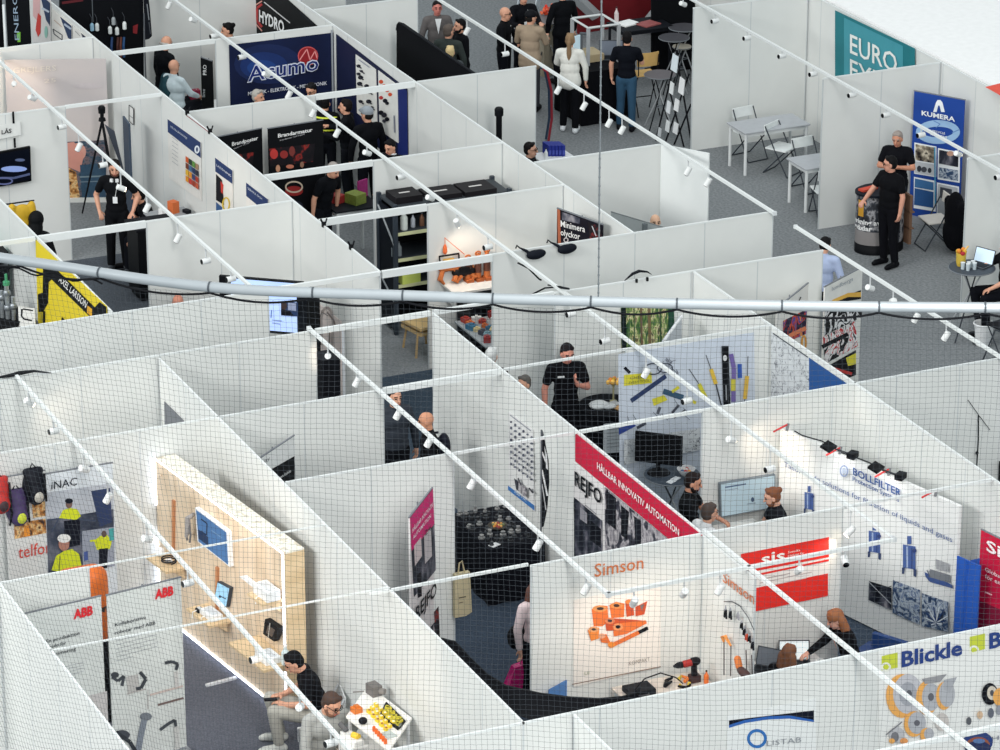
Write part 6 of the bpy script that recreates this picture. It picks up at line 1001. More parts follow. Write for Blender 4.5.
ZT = .92; a = pz(452, 313, ZT); rect_table('grey work table covered with small coloured tools', -45.45, 19.72, -44.35, 21.2, ZT, (150, 156, 160), (40, 44, 50))
rr = random.Random(11); cs = [(166, 60, 52), (206, 110, 60), (60, 110, 140), (214, 196, 150), (60, 64, 76), (120, 150, 160), (150, 50, 50), (226, 226, 222)]; nm = ['dark red', 'orange', 'blue', 'cream', 'black', 'grey-blue', 'crimson', 'white']; seen = {}
for i in range(22):
    x = -45.35+(i % 7)*.14+rr.uniform(-.03, .03); y = 19.85+(i//7)*.2+rr.uniform(-.04, .04); c = cs[i % 8]; s = (rr.uniform(.06, .11), rr.uniform(.08, .15), rr.uniform(.04, .09)); m = MB(); m.cbox((x, y, ZT+s[2]/2), s, rr.random()*3)
    m.cbox((x, y, ZT+s[2]+.01), (s[0]*.5, s[1]*.4, .02), rr.random()*3); tag(m.build('tool_piece', c), '%s tool piece on the grey work table' % nm[i % 8], 'tool', '%s tool pieces on the grey work table' % nm[i % 8])
q = pz(421, 322, .45); e = thing('wooden_stool', 'low light wooden stool in the passage', 'stool', (q.x, q.y, 0)); m = MB(); m.cbox((q.x, q.y, .45), (.55, .4, .04), .2); m.cbox((q.x, q.y, .36), (.5, .36, .05), .2); m.build('seat', C(206, 176, 124, var=.1), e)
for sx in (-.2, .2):
    for sy in (-.14, .14): m = MB(); m.tube([(q.x+sx, q.y+sy, .36), (q.x+sx*1.2, q.y+sy*1.3, 0)], .018); m.build('leg', C(190, 158, 108), e)
# things hung on partition tops
for i, (x, y) in enumerate(((531, 253), (562, 247.5))):
    p = Plane((-43.75, 0, 0), (1, 0, 0)); q = p.at(x, y); m = MB(); m.ell(q+V((.06, .04, -.01)), (.06, .14, .07)); m.ell(q+V((.06, .1, 0)), (.06, .1, .06)); m.cap(q+V((.04, -.08, .05)), q+V((.0, -.17, .1)), .025, .014); o = solid(m, 'pouch', C(30, 36, 46, rough=.7), None, .012)
    e = thing('hanging_pouch', 'black pouch hooked over the partition top, %s the dark two-line roll-up' % ('beside' if i == 0 else 'in front of'), 'pouch', q); o.parent = e; o.location = -e.location
    m = MB(); m.tube([q+V((.0, -.17, .1)), q+V((-.03, -.2, .13)), q+V((-.06, -.2, .08))], .01); m.build('hook', (24, 28, 34), e)
p = Plane((-42.06, 0, 0), (1, 0, 0)); q = p.at(638, 276.5); e = thing('clamp_strap', 'black arched strap with two clips on the partition top above the forest poster', 'strap', q); m = MB(); m.tube([q+V((0, -.2, -.03)), q+V((0, -.08, .05)), q+V((0, .02, .075)), q+V((0, .14, .045)), q+V((0, .2, .0))], [.008, .03, .035, .022, .008], 8, flat=.5); m.build('strap', (26, 30, 36), e)
for dy in (-.03, .13): m = MB(); m.cbox(q+V((.02, dy, -.05)), (.03, .025, .05)); m.build('clip', (20, 22, 26), e)
pb = PY(19.78); m = MB(); m.tube([pb.at(518, 263), pb.at(528, 268), pb.at(539, 279), pb.at(541, 280)], .012); m.tube([pb.at(533, 294), pb.at(545, 288), pb.at(556, 287), pb.at(569, 289)], .012); m.tube([pb.at(548, 285), pb.at(560, 286.6), pb.at(569, 288.6)], .01); simple('cable', 'black cable lying over the long rail just above the steel pipe', 'cable', m, (26, 30, 36))
for x, y, l in ((186.5, 110.6, 'above the first navy headed sheet'), (209.3, 129, 'above the second navy headed sheet'), (323, 219, 'by the black shirt arm'), (350.4, 241, 'near the steel rack')):
    q = pY(x, y, 17.9); e = thing('spring_clamp', 'black clamp on the long side wall top %s' % l, 'clamp', q); m = MB(); m.cbox((q.x, 17.91, 2.51), (.05, .05, .07)); m.build('clamp_jaw', (24, 26, 30), e); m = MB(); m.tube([(q.x, 17.89, 2.54), (q.x+.02, 17.86, 2.60)], .014); m.tube([(q.x+.02, 17.93, 2.54), (q.x-.01, 17.96, 2.59)], .012); m.build('clamp_handle', (30, 32, 38), e)
m = MB(); m.tube([pz(-5, 378, 2.53), pz(8, 376, 2.54), pz(20, 373, 2.55), pz(34, 371, 2.55), pz(51, 373, 2.53)], [.02, .04, .05, .03, .012], 8, flat=.45); simple('folded_cloth', 'black cloth folded over the partition top at the picture edge', 'cloth', m, (18, 20, 26))
m = MB(); p = Plane((-37.58, 0, 0), (1, 0, 0)); m.tube([p.at(978.6, 415), p.at(978.4, 440), p.at(977.6, 453), p.at(976.6, 469)], .009); m.ell(p.at(977, 453), .022); m.tube([p.at(968, 400), p.at(978.6, 415), p.at(990, 430)], .005); simple('hanging_cable', 'thin black cable hanging on the grey partition near the picture edge', 'cable', m, (26, 28, 34))
q = p.at(1000, 471); m = MB(); m.cbox(q+V((.08, .06, 0)), (.16, .16, .28)); e = thing('wall_speaker', 'small black speaker on the grey partition cut by the picture edge', 'speaker', q); m.build('cabinet', (18, 20, 24), e); m = MB(); m.lathe(q+V((.165, .06, -.01)), [(.05, 0), (.05, .02)]); m.build('cone', (50, 52, 58), e)
# --- clasping man's table and screen table
qt = pz(600, 398, 1.0); qt.x = max(qt.x, -41.55); e = thing('cloth_table', 'round table under a black cloth beside the clasping man', 'table', (qt.x, qt.y, 0)); m = MB(); n = 32
prof = [(.40, 1.0), (.405, .97), (.40, .6), (.46, .012)]; vs = [V((qt.x+r*(1+.05*math.sin(a*8) if z < .9 else 1)*math.cos(a), qt.y+r*(1+.05*math.sin(a*8) if z < .9 else 1)*math.sin(a), z)) for r, z in prof for a in [2*pi*i/n for i in range(n)]]
m.add(vs, [tuple(range(n))]+[(k*n+i, k*n+(i+1) % n, (k+1)*n+(i+1) % n, (k+1)*n+i) for k in range(3) for i in range(n)]); m.build('tablecloth', C(22, 25, 31, rough=.9, var=.12), e); m = MB(); m.tube([(qt.x, qt.y, 0), (qt.x, qt.y, .96)], .03); m.build('leg', STEEL, e)
def at_(dx, dy, z=1.0): return V((qt.x+dx, qt.y+dy, z))
m = MB(); m.ell(at_(.02, -.15, 1.03), (.13, .14, .05)); m.ell(at_(.12, -.04, 1.025), (.07, .1, .035)); simple('plastic_bag', 'crumpled white bag on the black round table', 'bag', m, (216, 220, 222))
m = MB(); m.cbox(at_(.16, .14, 1.006), (.16, .26, .012), .5); simple('envelope', 'brown envelope on the black round table', 'envelope', m, (206, 160, 106)); m = MB(); m.cbox(at_(.02, .08, 1.01), (.14, .12, .02), .2); simple('card_stack', 'black and white card stack on the black round table', 'cards', m, (190, 192, 194))
q = at_(-.1, .12); e = thing('flower_vase', 'slim glass with yellow and orange flowers on the black round table', 'vase', q); m = MB(); m.lathe(q, [(.05, 0), (.012, .02), (.012, .2), (.035, .24)], 12); m.build('vase_body', (176, 170, 130), e)
for i in range(12): a = i*2.4; m = MB(); m.ell(q+V((.08*math.cos(a)*(i % 3)/2, .08*math.sin(a)*(i % 3)/2, .28+.02*(i % 2))), .034, nu=8, nv=5); m.build('blossom', [(236, 206, 70), (226, 140, 60), (240, 190, 90)][i % 3], e)
m = MB(); m.ell(at_(-.14, .3, 1.04), .045); simple('lemon', 'yellow-green lemon on the black round table', 'fruit', m, (200, 206, 70)); m = MB(); q = at_(.47, -.12, .72); m.cbox(q, (.01, .33, .42), -.2); e = thing('price_sheet', 'white paper sheet fixed to the front of the black round table', 'sheet', q); m.build('paper', (222, 226, 230), e); m = MB()
for i in range(6): m.cbox(q+V((.007, 0, .13-i*.05)), (.003, .24, .008), -.2)
m.build('print', (150, 154, 160), e)
qm = pz(672, 474, 1.0); qm.x = max(qm.x, -39.35); bistro('dark round table with black monitor and white bowl', qm, 1.0, .36, top=(56, 66, 78), n=4)
p = PV(pz(632, 435, 1.3), pz(681, 438, 1.3)); a, b = pz(632.5, 457, 1.14), pz(680.5, 463, 1.14); e = thing('monitor', 'black flat monitor seen from the front on the dark round table', 'monitor', (qm.x-.05, qm.y-.12, 1.0)); a.z = b.z = 1.1
c = V((qm.x-.1, qm.y-.14, 0)); d = V((.28, .24, 0))
d = (b-a); d.z = 0; d = d.normalized()*.31; m = MB(); nn = V((d.y, -d.x, 0)).normalized()*.035; m.prism([c-d+V((0, 0, 1.14)), c+d+V((0, 0, 1.14)), c+d+V((0, 0, 1.55)), c-d+V((0, 0, 1.55))], nn); m.build('bezel', (14, 16, 21), e)
m = MB(); m.tube([c+V((-.02, 0, 1.02)), c+V((-.02, 0, 1.2))], .03, 8); m.build('neck', (18, 20, 26), e); m = MB(); m.lathe(c+V((0, 0, 1.0)), [(.15, 0), (.14, .015), (.03, .03)], 20); m.build('stand_base', (16, 18, 24), e)
q = V((qm.x+.1, qm.y+.15, 1.0)); e = thing('candy_bowl', 'white bowl of coloured sweets on the dark round table', 'bowl', q); m = MB(); m.lathe(q, [(.06, 0), (.085, .03), (.12, .09), (.112, .09), (.07, .03)], 20); m.build('bowl_body', (222, 224, 226), e)
for i in range(9): a = i*2.4; m = MB(); m.ell(q+V((.055*math.cos(a)*(i % 3)/2, .055*math.sin(a)*(i % 3)/2, .06+.01*(i % 2))), .026, nu=8, nv=5); m.build('sweet', [(226, 150, 50), (190, 60, 60), (80, 110, 150), (230, 226, 220)][i % 4], e)
for dx, dy, l in ((.22, -.12, 'white card by the monitor foot on the dark round table'), (.16, -.03, 'smaller white card near the white bowl')): m = MB(); m.cbox((qm.x+dx, qm.y+dy, 1.004), (.08, .12, .008), .5); simple('card', l, 'card', m, (224, 228, 232))
folding_chair('dark folding chair behind the round table by the blue picture wall', (qm.x+.1, qm.y+.62), (-.3, -1), seat=(60, 72, 86), h=.62)
# big screen, white table
pl = PX(-37.62); e, p = hung('wall_screen', 'wide pale blue screen on the wall between the bearded man and the red-haired person', 'screen', pl, [(720, 483.6), (775.4, 474.6), (775.4, 508), (721, 517.4)], (120, 130, 138), t=.05, back=.08)
prints(p, [('p', [(721, 484.4), (774.4, 475.6), (774.4, 507), (722, 516.4)], C(170, 190, 200, emit=.25, var=.02)), ('l', [(725, 487.4), (746, 484)], 1.4, (84, 104, 136)), ('l', [(725, 490.4), (738, 488.4)], .8, (140, 156, 176)), ('e', 752.6, 499.6, 1.6, 2.4, (70, 90, 120)), ('l', [(747, 504), (756, 503)], .8, (140, 154, 170))], 'screen', e)
rect_table('white high table below the wide pale blue screen', -37.5, 19.72, -36.95, 20.3, .98, (232, 230, 226), (214, 216, 216))
for dx, dy, s, c, l in ((-37.1, 20.2, (.14, .1, .12), (150, 152, 146), 'grey box by the red-haired person'), (-37.02, 20.08, (.1, .1, .05), (190, 110, 120), 'pink cup tray by the red-haired person'), (-37.25, 19.92, (.2, .3, .012), (226, 220, 214), 'flat paper pad on the white high table')): m = MB(); m.cbox((dx, dy, .98+s[2]/2), s, .2); simple('small_box' if 'box' in l else 'paper_pad' if 'pad' in l else 'cup_tray', l, 'box' if 'box' in l else 'tray' if 'tray' in l else 'pad', m, c)
# --- black cloth table of metal parts
cloth_table('black cloth table covered with small metal parts', -39.62, 17.12, -38.42, 17.88, .75, (26, 28, 36))
rr = random.Random(21); metal = C(150, 150, 150, metal=.5, rough=.35); dmetal = C(56, 58, 62, metal=.4, rough=.4)
for i in range(46):
    x = -39.52+(i % 9)*.125+rr.uniform(-.03, .03); y = 17.2+(i//9)*.125+rr.uniform(-.03, .03)
    if (x+39.0)**2+(y-17.5)**2 < .02: continue
    r = rr.uniform(.02, .045); h = rr.uniform(.03, .09); m = MB(); m.lathe(V((x, y, .752)), [(r, 0), (r, h*.4), (r*.6, h*.5), (r*.7, h), (r*.4, h)], 10); dark = i % 3 > 0
    tag(m.build('metal_part', dmetal if dark else metal), '%s turned metal part on the black cloth table' % ('dark' if dark else 'shiny'), 'part', '%s metal parts on the black cloth table' % ('dark' if dark else 'shiny'))
q = V((-39.0, 17.5, .752)); e = thing('parts_bowl', 'round tray of brass and coloured pieces amid the metal parts', 'bowl', q); m = MB(); m.lathe(q, [(.1, 0), (.13, .03), (.125, .035), (.09, .01)], 20); m.build('bowl_body', (70, 66, 60), e)
for i in range(14): a = i*2.4; m = MB(); m.ell(q+V((.075*math.cos(a)*math.sqrt((i+1)/14), .075*math.sin(a)*math.sqrt((i+1)/14), .035)), .02, nu=7, nv=4); m.build('piece', [(206, 160, 90), (150, 60, 50), (190, 130, 60), (110, 120, 80)][i % 4], e)
q = pz(493, 545, .75); m = MB(); m.cbox((-38.52, 17.24, .757), (.09, .13, .008), .4); simple('card', 'white card lying on the corner of the black cloth table', 'card', m, (220, 222, 224))
p = PX(-37.55); q = p.at(463, 590); e = thing('tote_bag', 'beige cloth tote bag hanging at the partition end', 'bag', q); m = MB(); a = [p.at(x, y, .05) for x, y in [(455, 575), (470, 572), (472, 612), (466, 616), (455, 618)]]; m.prism(a, (-.06, 0, 0)); m.build('bag_body', C(196, 184, 150, var=.06), e); m = MB(); m.tube([p.at(458, 575, .03), p.at(459.4, 563, .02), p.at(462, 561, .02), p.at(465, 574, .03)], .01); m.build('handle', (186, 172, 136), e); prints(Plane(p.o+p.n*.052, p.n), [('l', [(459, 598), (466, 596.6)], 1, (80, 76, 66)), ('l', [(459, 603), (463, 602)], .8, (110, 104, 90))], 'print', e)
# woman's bags
q = pz(520, 637, .85); m = MB(); m.ell(q, (.13, .16, .17)); e = thing('shoulder_bag', 'round black bag held by the woman in pale pink', 'bag', q); m.build('bag_body', (18, 18, 24), e, True); m = MB(); m.tube([q+V((0, -.08, .12)), q+V((0, 0, .36)), q+V((0, .1, .12))], .012); m.build('strap', (24, 24, 30), e)
q = pz(520, 676, .25); e = thing('paper_bag', 'shiny magenta carrier bag beside the woman in pale pink', 'bag', (q.x, q.y, .02)); m = MB(); b = V((q.x, q.y, 0)); m.add([b+V(v) for v in [(-.1, -.22, .02), (.1, -.24, .02), (.1, .24, .02), (-.1, .22, .02), (-.03, -.1, .4), (.03, -.08, .38), (.03, .2, .44), (-.03, .18, .45)]], [(0, 3, 2, 1), (4, 5, 6, 7), (0, 1, 5, 4), (1, 2, 6, 5), (2, 3, 7, 6), (3, 0, 4, 7)]); m.build('bag_body', C(206, 24, 120, rough=.3, var=.12, sc=20) if False else C(206, 24, 120, rough=.3, var=.12), e); m = MB(); m.tube([b+V((0, 0, .4)), b+V((0, .06, .55)), b+V((0, .14, .43))], .008); m.build('handle', (190, 20, 110), e)
# --- black shade sail in the corner of the tool stand
cz = 2.44; cn = V((-30.95, 14.19, cz)); cur = [pz(x, y, cz-.10*math.sin(pi*i/9)) for i, (x, y) in enumerate([(441, 638.5), (455, 642), (470, 658), (487, 674.5), (506, 686), (540, 693.6), (570, 697.4), (598, 699), (622, 697), (637, 693)])]
e = thing('shade_sail', 'black triangular cloth stretched across the stand corner with a curved free edge', 'cloth', cn); m = MB(); k = len(cur); rows_ = 5; vs = []
for j in range(rows_+1):
    for i, c in enumerate(cur):
        t = j/rows_; w = V((cur[0].x+(cn.x-cur[0].x)*min(1, i/(k-1)*2), 14.17, cz)) if i < k/2 else V((-30.93, cn.y+(cur[-1].y-cn.y)*((i/(k-1))*2-1), cz)); vs.append(c*(1-t)+w*t-V((0, 0, .05*math.sin(pi*t))))
m.add(vs, [(j*k+i, j*k+i+1, (j+1)*k+i+1, (j+1)*k+i) for j in range(rows_) for i in range(k-1)]); m.build('cloth', C(14, 16, 22, rough=.95), e); m = MB(); m.tube(cur, .012, 6); m.build('hem', (20, 22, 28), e); m = MB(); m.tube([cur[-1], pz(640, 688, cz+.03)], [.03, .012]); m.build('corner_tie', (18, 20, 26), e)
# --- tool stand
rect_table('white narrow table of battery tools below the orange socket poster', -34.2, 16.75, -33.65, 17.85, .86, (206, 198, 190))
q = V((-33.95, 17.58, .86)); e = thing('power_drill', 'red and black cordless drill standing on the white narrow table', 'drill', q); m = MB(); m.cap(q+V((0, -.03, .24)), q+V((0, .05, .245)), .042); m.build('motor_housing', (160, 42, 38), e); m = MB(); m.cap(q+V((0, .08, .25)), q+V((0, .12, .25)), .05); m.build('rear_cover', (40, 34, 36), e); m = MB(); m.tube([q+V((0, .09, .24)), q+V((0, .1, .02))], [.035, .04], 8); m.build('grip', (40, 34, 36), e); m = MB(); m.cbox(q+V((0, .1, .04)), (.1, .12, .08)); m.build('battery', (60, 40, 40), e); m = MB(); m.tube([q+V((0, -.06, .24)), q+V((0, -.12, .24)), q+V((0, -.17, .24))], [.04, .034, .012]); m.build('chuck', (40, 40, 44), e)
q = V((-33.95, 16.98, .86)); m = MB(); m.box(q+V((-.12, -.16, 0)), q+V((.12, .16, .07))); e = thing('tool_case', 'flat black tool case on the white narrow table', 'case', q); m.build('case_body', (36, 40, 46), e, bev=.01); m = MB(); m.tube([q+V((.125, -.06, .035)), q+V((.15, -.06, .035)), q+V((.15, .06, .035)), q+V((.125, .06, .035))], .008); m.build('handle', (60, 64, 70), e)
m = MB(); m.tube([V((-33.9, 16.9, .93)), V((-33.95, 17.05, 1.02)), V((-33.95, 17.25, 1.05)), V((-33.9, 17.42, .98)), V((-33.88, 17.5, .9))], .008); simple('power_cable', 'black cable arching from the flat black case to the drill', 'cable', m, (28, 28, 32))
rr = random.Random(8)
for i in range(12): x, y = -34.05+rr.random()*.3, 17.25+rr.random()*.45; m = MB(); m.cap((x, y, .885), (x+rr.uniform(-.08, .08), y+rr.uniform(-.1, .1), .90), .022, .014, n=8); c = ['black', 'black', 'yellow', 'orange'][i % 4]; tag(m.build('hand_tool', {'black': (30, 30, 34), 'yellow': (206, 180, 60), 'orange': (216, 120, 50)}[c]), 'small %s hand tool on the white narrow table' % c, 'tool', '%s hand tools on the white narrow table' % c)
bottle('small orange and black spray can on the white narrow table', V((-33.85, 17.78, .86)), .16, .028, (216, 110, 50), (30, 30, 34))
e, p = upright('leaflet_stand', 'blue leaflet display standing above the black cloth sail', 'leaflet', P2(549, 690, 1.0), P2(567, 680, 1.0), .75, 1.0, (84, 130, 190), t=.012); m = MB(); c = pz(559, 686, 1.0); m.tube([(c.x, c.y, 0), (c.x, c.y, .76)], .014); m.build('pole', (150, 154, 160), e)
p = PY(17.9)
for i, (x, y, l, c) in enumerate(((725.6, 611, 9, (26, 26, 30)), (730.4, 612.4, 8, (26, 26, 30)), (738, 615, 5, (150, 150, 156)), (741.6, 624, 6, (26, 26, 30)), (744.4, 630, 7, (34, 28, 30)), (746.6, 635, 7, (196, 76, 50)), (749.4, 637, 6, (34, 28, 30)), (752.6, 643, 8, (30, 32, 40)))):
    q = p.at(x, y, .03); e = thing('pliers', '%s pliers hung on the side wall arc, %s from its upper end' % ('steel' if c[0] == 150 else 'red-handled' if c[0] == 196 else 'black', ORD[i]), 'pliers', q); h = l/85
    for s in (-1, 1): m = MB(); m.cap(q+V((s*.008, 0, h*.1)), q+V((s*.022, 0, -h*.75)), .014, .012, n=8); m.build('handle', c, e)
    m = MB(); m.cap(q+V((0, 0, h*.1)), q+V((0, 0, h*.6)), .015, .006, n=8); m.build('jaw', (150, 152, 158), e)
m = MB(); m.tube([p.at(x, y, .012) for x, y in [(724, 601.6), (732, 601.4), (740, 606), (748, 617), (754, 630)]], .006); simple('hanging_wire', 'thin bent wire along which the pliers hang', 'wire', m, (70, 72, 78))
for k, (a, b, hd) in enumerate((((724, 642), (724, 675), (722, 636)), ((731, 646), (730.6, 676), (725, 636)), ((746, 650), (746.6, 674), None), ((751.6, 655), (752.4, 676), None))):
    q = p.at(*a, .03); e = thing('hot_stick', ['long rod with orange head on the side wall, outer one', 'long rod with orange head on the side wall, inner one', 'plain thin rod on the side wall below the pliers', 'plain short rod on the side wall nearest the rail'][k], 'rod', p.at(*b, .03)); m = MB(); m.tube([p.at(*b, .03), q], .008); m.build('rod', (90, 84, 84), e)
    if hd: m = MB(); m.tube([q, p.at(*hd, .04)], [.014, .024]); m.build('head', (216, 140, 70), e)
q = p.at(744, 673, .12); m = MB(); m.ell(q, (.16, .05, .05)); e = thing('cut_tool', 'orange and brown tool at the foot of the side wall', 'tool', q); m.build('tool_body', (74, 50, 48), e); m = MB(); m.cap(q+V((-.12, 0, .03)), q+V((-.16, 0, .1)), .04); m.build('handle', (214, 120, 60), e)
# --- laptop table
rect_table('white table with two laptops between the two women', -34.28, 18.4, -33.72, 19.36, .78, (226, 226, 226))
q = pz(806, 659, .79); laptop('open laptop seen from its lit screen side in front of the brown-haired person', (-33.98, 19.0, .78), 2.75, (226, 236, 238), w=.36); laptop('dark laptop with its lid turned to the balcony on the white table', (-33.98, 18.62, .78), 2.3, (90, 96, 104), w=.34)
m = MB(); m.cbox((-33.88, 19.24, .785), (.21, .3, .01), .3); simple('paper_sheet', 'white papers under the ginger woman hand', 'paper', m, (224, 228, 230))
q = pz(877, 652, .5); e = thing('lounge_chair', 'dark blue lounge chair behind the ginger-haired woman', 'chair', (q.x, q.y, 0)); m = MB(); m.cbox((q.x, q.y, .4), (.55, .55, .12), .5); m.build('seat', (30, 58, 110), e); m = MB(); m.cbox((q.x-.05, q.y+.2, .52), (.46, .07, .22), .5); m.build('backrest', (34, 66, 122), e)
for s in (-.2, .2): m = MB(); m.tube([(q.x+s, q.y-.2, 0), (q.x+s, q.y-.2, .36)], .018); m.build('leg', STEEL, e); m = MB(); m.tube([(q.x+s, q.y+.2, 0), (q.x+s, q.y+.2, .36)], .018); m.build('leg', STEEL, e)
# --- filter wall lamps
fa, fb, fd, fp = FIL
tops = Plane(fp.o, fp.n)
for i, (x, y) in enumerate(((787, 416.6), (840, 434), (889, 453.4), (936, 473))):
    c = tops.at(x, y+6, 0); c.z = ZF; e = thing('lamp_clamp', 'red and grey lamp clamp on the filter wall top, %s from the screen end' % ORD[i], 'clamp', c); m = MB(); m.tube([c+V((0, 0, -.01)), c+V((-.02, .03, .08))], .02, 6); m.build('clamp_body', (130, 132, 136), e); m = MB(); m.tube([c+V((-.02, .03, .07)), c+fp.n*.16+V((0, -.05, .03))], .012); m.build('arm', (206, 60, 60), e)
for i, (x, y, x2, y2) in enumerate(((828.6, 446.6, 853, 442), (876, 467.4, 901, 462.4))):
    b = tops.at(x2, y2+3, -.03); b.z = ZF+.04; h = tops.at(x, y, .28); e = thing('flood_light', 'black square flood light over the blue lettering, %s' % ('the one nearer the wide screen' if i == 0 else 'the one nearer the blue banner'), 'lamp', h)
    m = MB(); m.cbox(b, (.1, .14, .07), .6); m.build('driver_box', (26, 28, 32), e); m = MB(); m.tube([b, h], .01); m.build('arm', (60, 62, 66), e); m = MB(); m.cbox(h, (.14, .2, .03), .6, 0, ('Y', .35)); m.build('lamp_head', (16, 17, 20), e)
    L = bpy.data.lights.new('flood_lamp', 'SPOT'); L.energy = 8; L.spot_size = 2.2; L.spot_blend = 1; L.shadow_soft_size = .08; L.color = (1, .97, .92); o = bpy.data.objects.new('flood_lamp', L); COL.objects.link(o); o.parent = e; o.location = V((0, 0, -.05)); tgt = tops.at(x+12, y+40, 0); o.rotation_mode = 'QUATERNION'; o.rotation_quaternion = (tgt-h).to_track_quat('-Z', 'Y')
m = MB(); cb = [tops.at(x, y, -.02) for x, y in [(795, 417), (803, 424), (812, 425), (822, 435), (830, 436), (842, 440), (853, 445), (870, 452), (886, 457), (905, 465)]]
for q in cb: q.z = ZF+.03+.02*math.sin(q.x*9)
m.tube(cb, .008); simple('lamp_cable', 'black cable running along the top of the filter wall', 'cable', m, (50, 50, 56))
# ---------------------------------------------------------------- stand with the wooden display wall
wood = noise('plywood', [(.3, (206, 184, 158)), (.5, (220, 200, 174)), (.7, (228, 210, 188))], scale=3, stretch=(2, 2, .25), detail=5, dist=.5)
pale = noise('pale_board', [(.35, (226, 222, 206)), (.5, (236, 233, 224)), (.65, (206, 196, 176))], scale=14, detail=5)
lightwood = noise('light_wood', [(.3, (208, 182, 144)), (.6, (222, 198, 162))], scale=4, stretch=(.4, .4, 2), detail=4)
ledm = C(232, 240, 255, emit=5, var=0)
HW = 2.12; A0 = V((-39.75, 13.34, 0)); A1 = V((-36.47, 13.66, 0)); wp = PV(A0, A1); dW = (A1-A0).normalized(); nW = wp.n; Z = V((0, 0, 1)); LW = (A1-A0).length
a0 = pz(155, 458, HW); a1 = pz(283.5, 553, HW); A0 = V((a0.x, a0.y, 0)); A1 = V((a1.x, a1.y, 0)); wp = PV(A0, A1); dW = (A1-A0).normalized(); nW = wp.n; LW = (A1-A0).length
e = thing('display_wall', 'thick wooden display wall with white light strips and small shelves', 'display wall', (A0+A1)/2); T = .27
m = MB(); m.prism([A0+Z*.06, A1+Z*.06, A1+Z*HW, A0+Z*HW], nW*-.02); m.build('front_panel', wood, e)
m = MB(); m.prism([A0+Z*(HW-.02)-nW*.021, A1+Z*(HW-.02)-nW*.021, A1+Z*(HW-.02)-nW*T, A0+Z*(HW-.02)-nW*T], (0, 0, .02)); m.build('top_board', pale, e)
m = MB(); m.prism([A1+Z*.06-nW*.021, A1+Z*(HW-.021)-nW*.021, A1+Z*(HW-.021)-nW*T, A1+Z*.06-nW*T], dW*-.02); m.build('end_board', lightwood, e)
m = MB(); m.prism([A0+Z*.06-nW*.021, A0+Z*(HW-.021)-nW*.021, A0+Z*(HW-.021)-nW*T, A0+Z*.06-nW*T], dW*.02); m.build('end_board', lightwood, e)
for p0, p1 in ((A0+Z*HW, A1+Z*HW), (A0+Z*1.5, A0+Z*HW), (A0+Z*.1, A0+Z*1.15), (A1+Z*.1, A1+Z*HW), (A0+Z*.06, A1+Z*.06)):
    m = MB(); m.tube([p0+nW*.012, p1+nW*.012], .013, 4); m.build('light_strip', ledm, e)
for t in (.18, .62): m = MB(); c = A0+dW*(LW*t); m.prism([c+nW*.02+dW*.02, c+nW*.42+dW*.02, c+nW*.42-dW*.02, c+nW*.02-dW*.02], (0, 0, .035)); m.build('strip_reflection', (226, 228, 232), e)  # reflections of the bottom light strip, modelled as white bars on the carpet
for t, z0, z1 in ((.13, 1.0, 1.75), (.47, .55, 1.3)): m = MB(); c = A0+dW*(LW*t); m.prism([c+Z*z0, c+dW*.03+Z*z0, c+dW*.10+Z*z1, c+dW*.05+Z*z1], nW*.03); m.build('wooden_fin', C(190, 132, 92), e)
for t, z, s in ((.05, 1.95, 1), (.30, 1.5, 1)): m = MB(); m.ell(A0+dW*(LW*t)+Z*z+nW*.02, .02); m.build('knob', (206, 190, 170), e)
def offp(d): return Plane(wp.o+nW*d, wp.n)
def w_shelf(label, L, R, dep, t=.03):
    p = offp(dep); a, b = p.at(*L), p.at(*R); z = (a.z+b.z)/2; a.z = b.z = z; s = thing('wall_shelf', label, 'shelf', (a+b)/2)
    back = -nW*(dep-.003); m = MB(); m.prism([a, b, b+back, a+back], (0, 0, -t)); m.build('shelf_board', lightwood, s)
    m = MB(); c = a*.8+b*.2
    for c in (a*.8+b*.2, a*.2+b*.8): m.prism([c+back-Z*t, c+back*.3-Z*t, c+back-Z*(t+.16)], dW*.02)
    m.build('bracket', lightwood, s); return s, a, b, back
s1 = w_shelf('small wooden shelf at the far end of the wooden display wall, with coiled cable', (145, 555), (166, 573), .30)
s2 = w_shelf('wooden shelf in the middle of the wooden display wall, with white device', (186, 606), (209, 628.5), .30)
s3 = w_shelf('wooden shelf at the near end of the wooden display wall, with white box', (247, 592.6), (262, 605), .28)
s4 = w_shelf('largest wooden shelf, low on the wooden display wall', (228, 640.6), (263.6, 672.6), .40)
def on_shelf(s, u, v, dz=0): _, a, b, back = s; return a+(b-a)*u+back*v+Z*dz
q = on_shelf(s1, .62, .5, .012); e = thing('cable_coil', 'black and white cable coil on the far wooden shelf', 'cable', q); m = MB(); m.tube([q+V((.09*math.cos(i*.5), .09*math.sin(i*.5), .012+.002*i)) for i in range(26)], .009, 6); m.build('coil', (44, 46, 50), e); m = MB(); m.cbox(q+V((.0, 0, .02)), (.07, .07, .03)); m.build('connector', (220, 220, 220), e)
q = on_shelf(s1, .2, .5); m = MB(); m.ell(q+Z*.06, (.06, .06, .06)); simple('sensor_ball', 'round white sensor on the far wooden shelf', 'sensor', m, (236, 238, 240))
def device(label, q, s, c=(232, 234, 236)):
    e = thing('control_device', label, 'device', q); a = math.atan2(dW.y, dW.x); m = MB(); m.cbox(q+Z*(s[2]/2), s, a); m.build('casing', c, e, bev=.008); m = MB(); m.cbox(q+Z*(s[2]+.004), (s[0]*.7, s[1]*.5, .008), a); m.build('cover', (206, 210, 214), e); m = MB(); m.tube([q+nW*(s[1]/2)+Z*.03, q+nW*(s[1]/2+.05)+Z*.02, q+nW*(s[1]/2+.06)-Z*.06], .006); m.build('lead', (240, 240, 240), e)
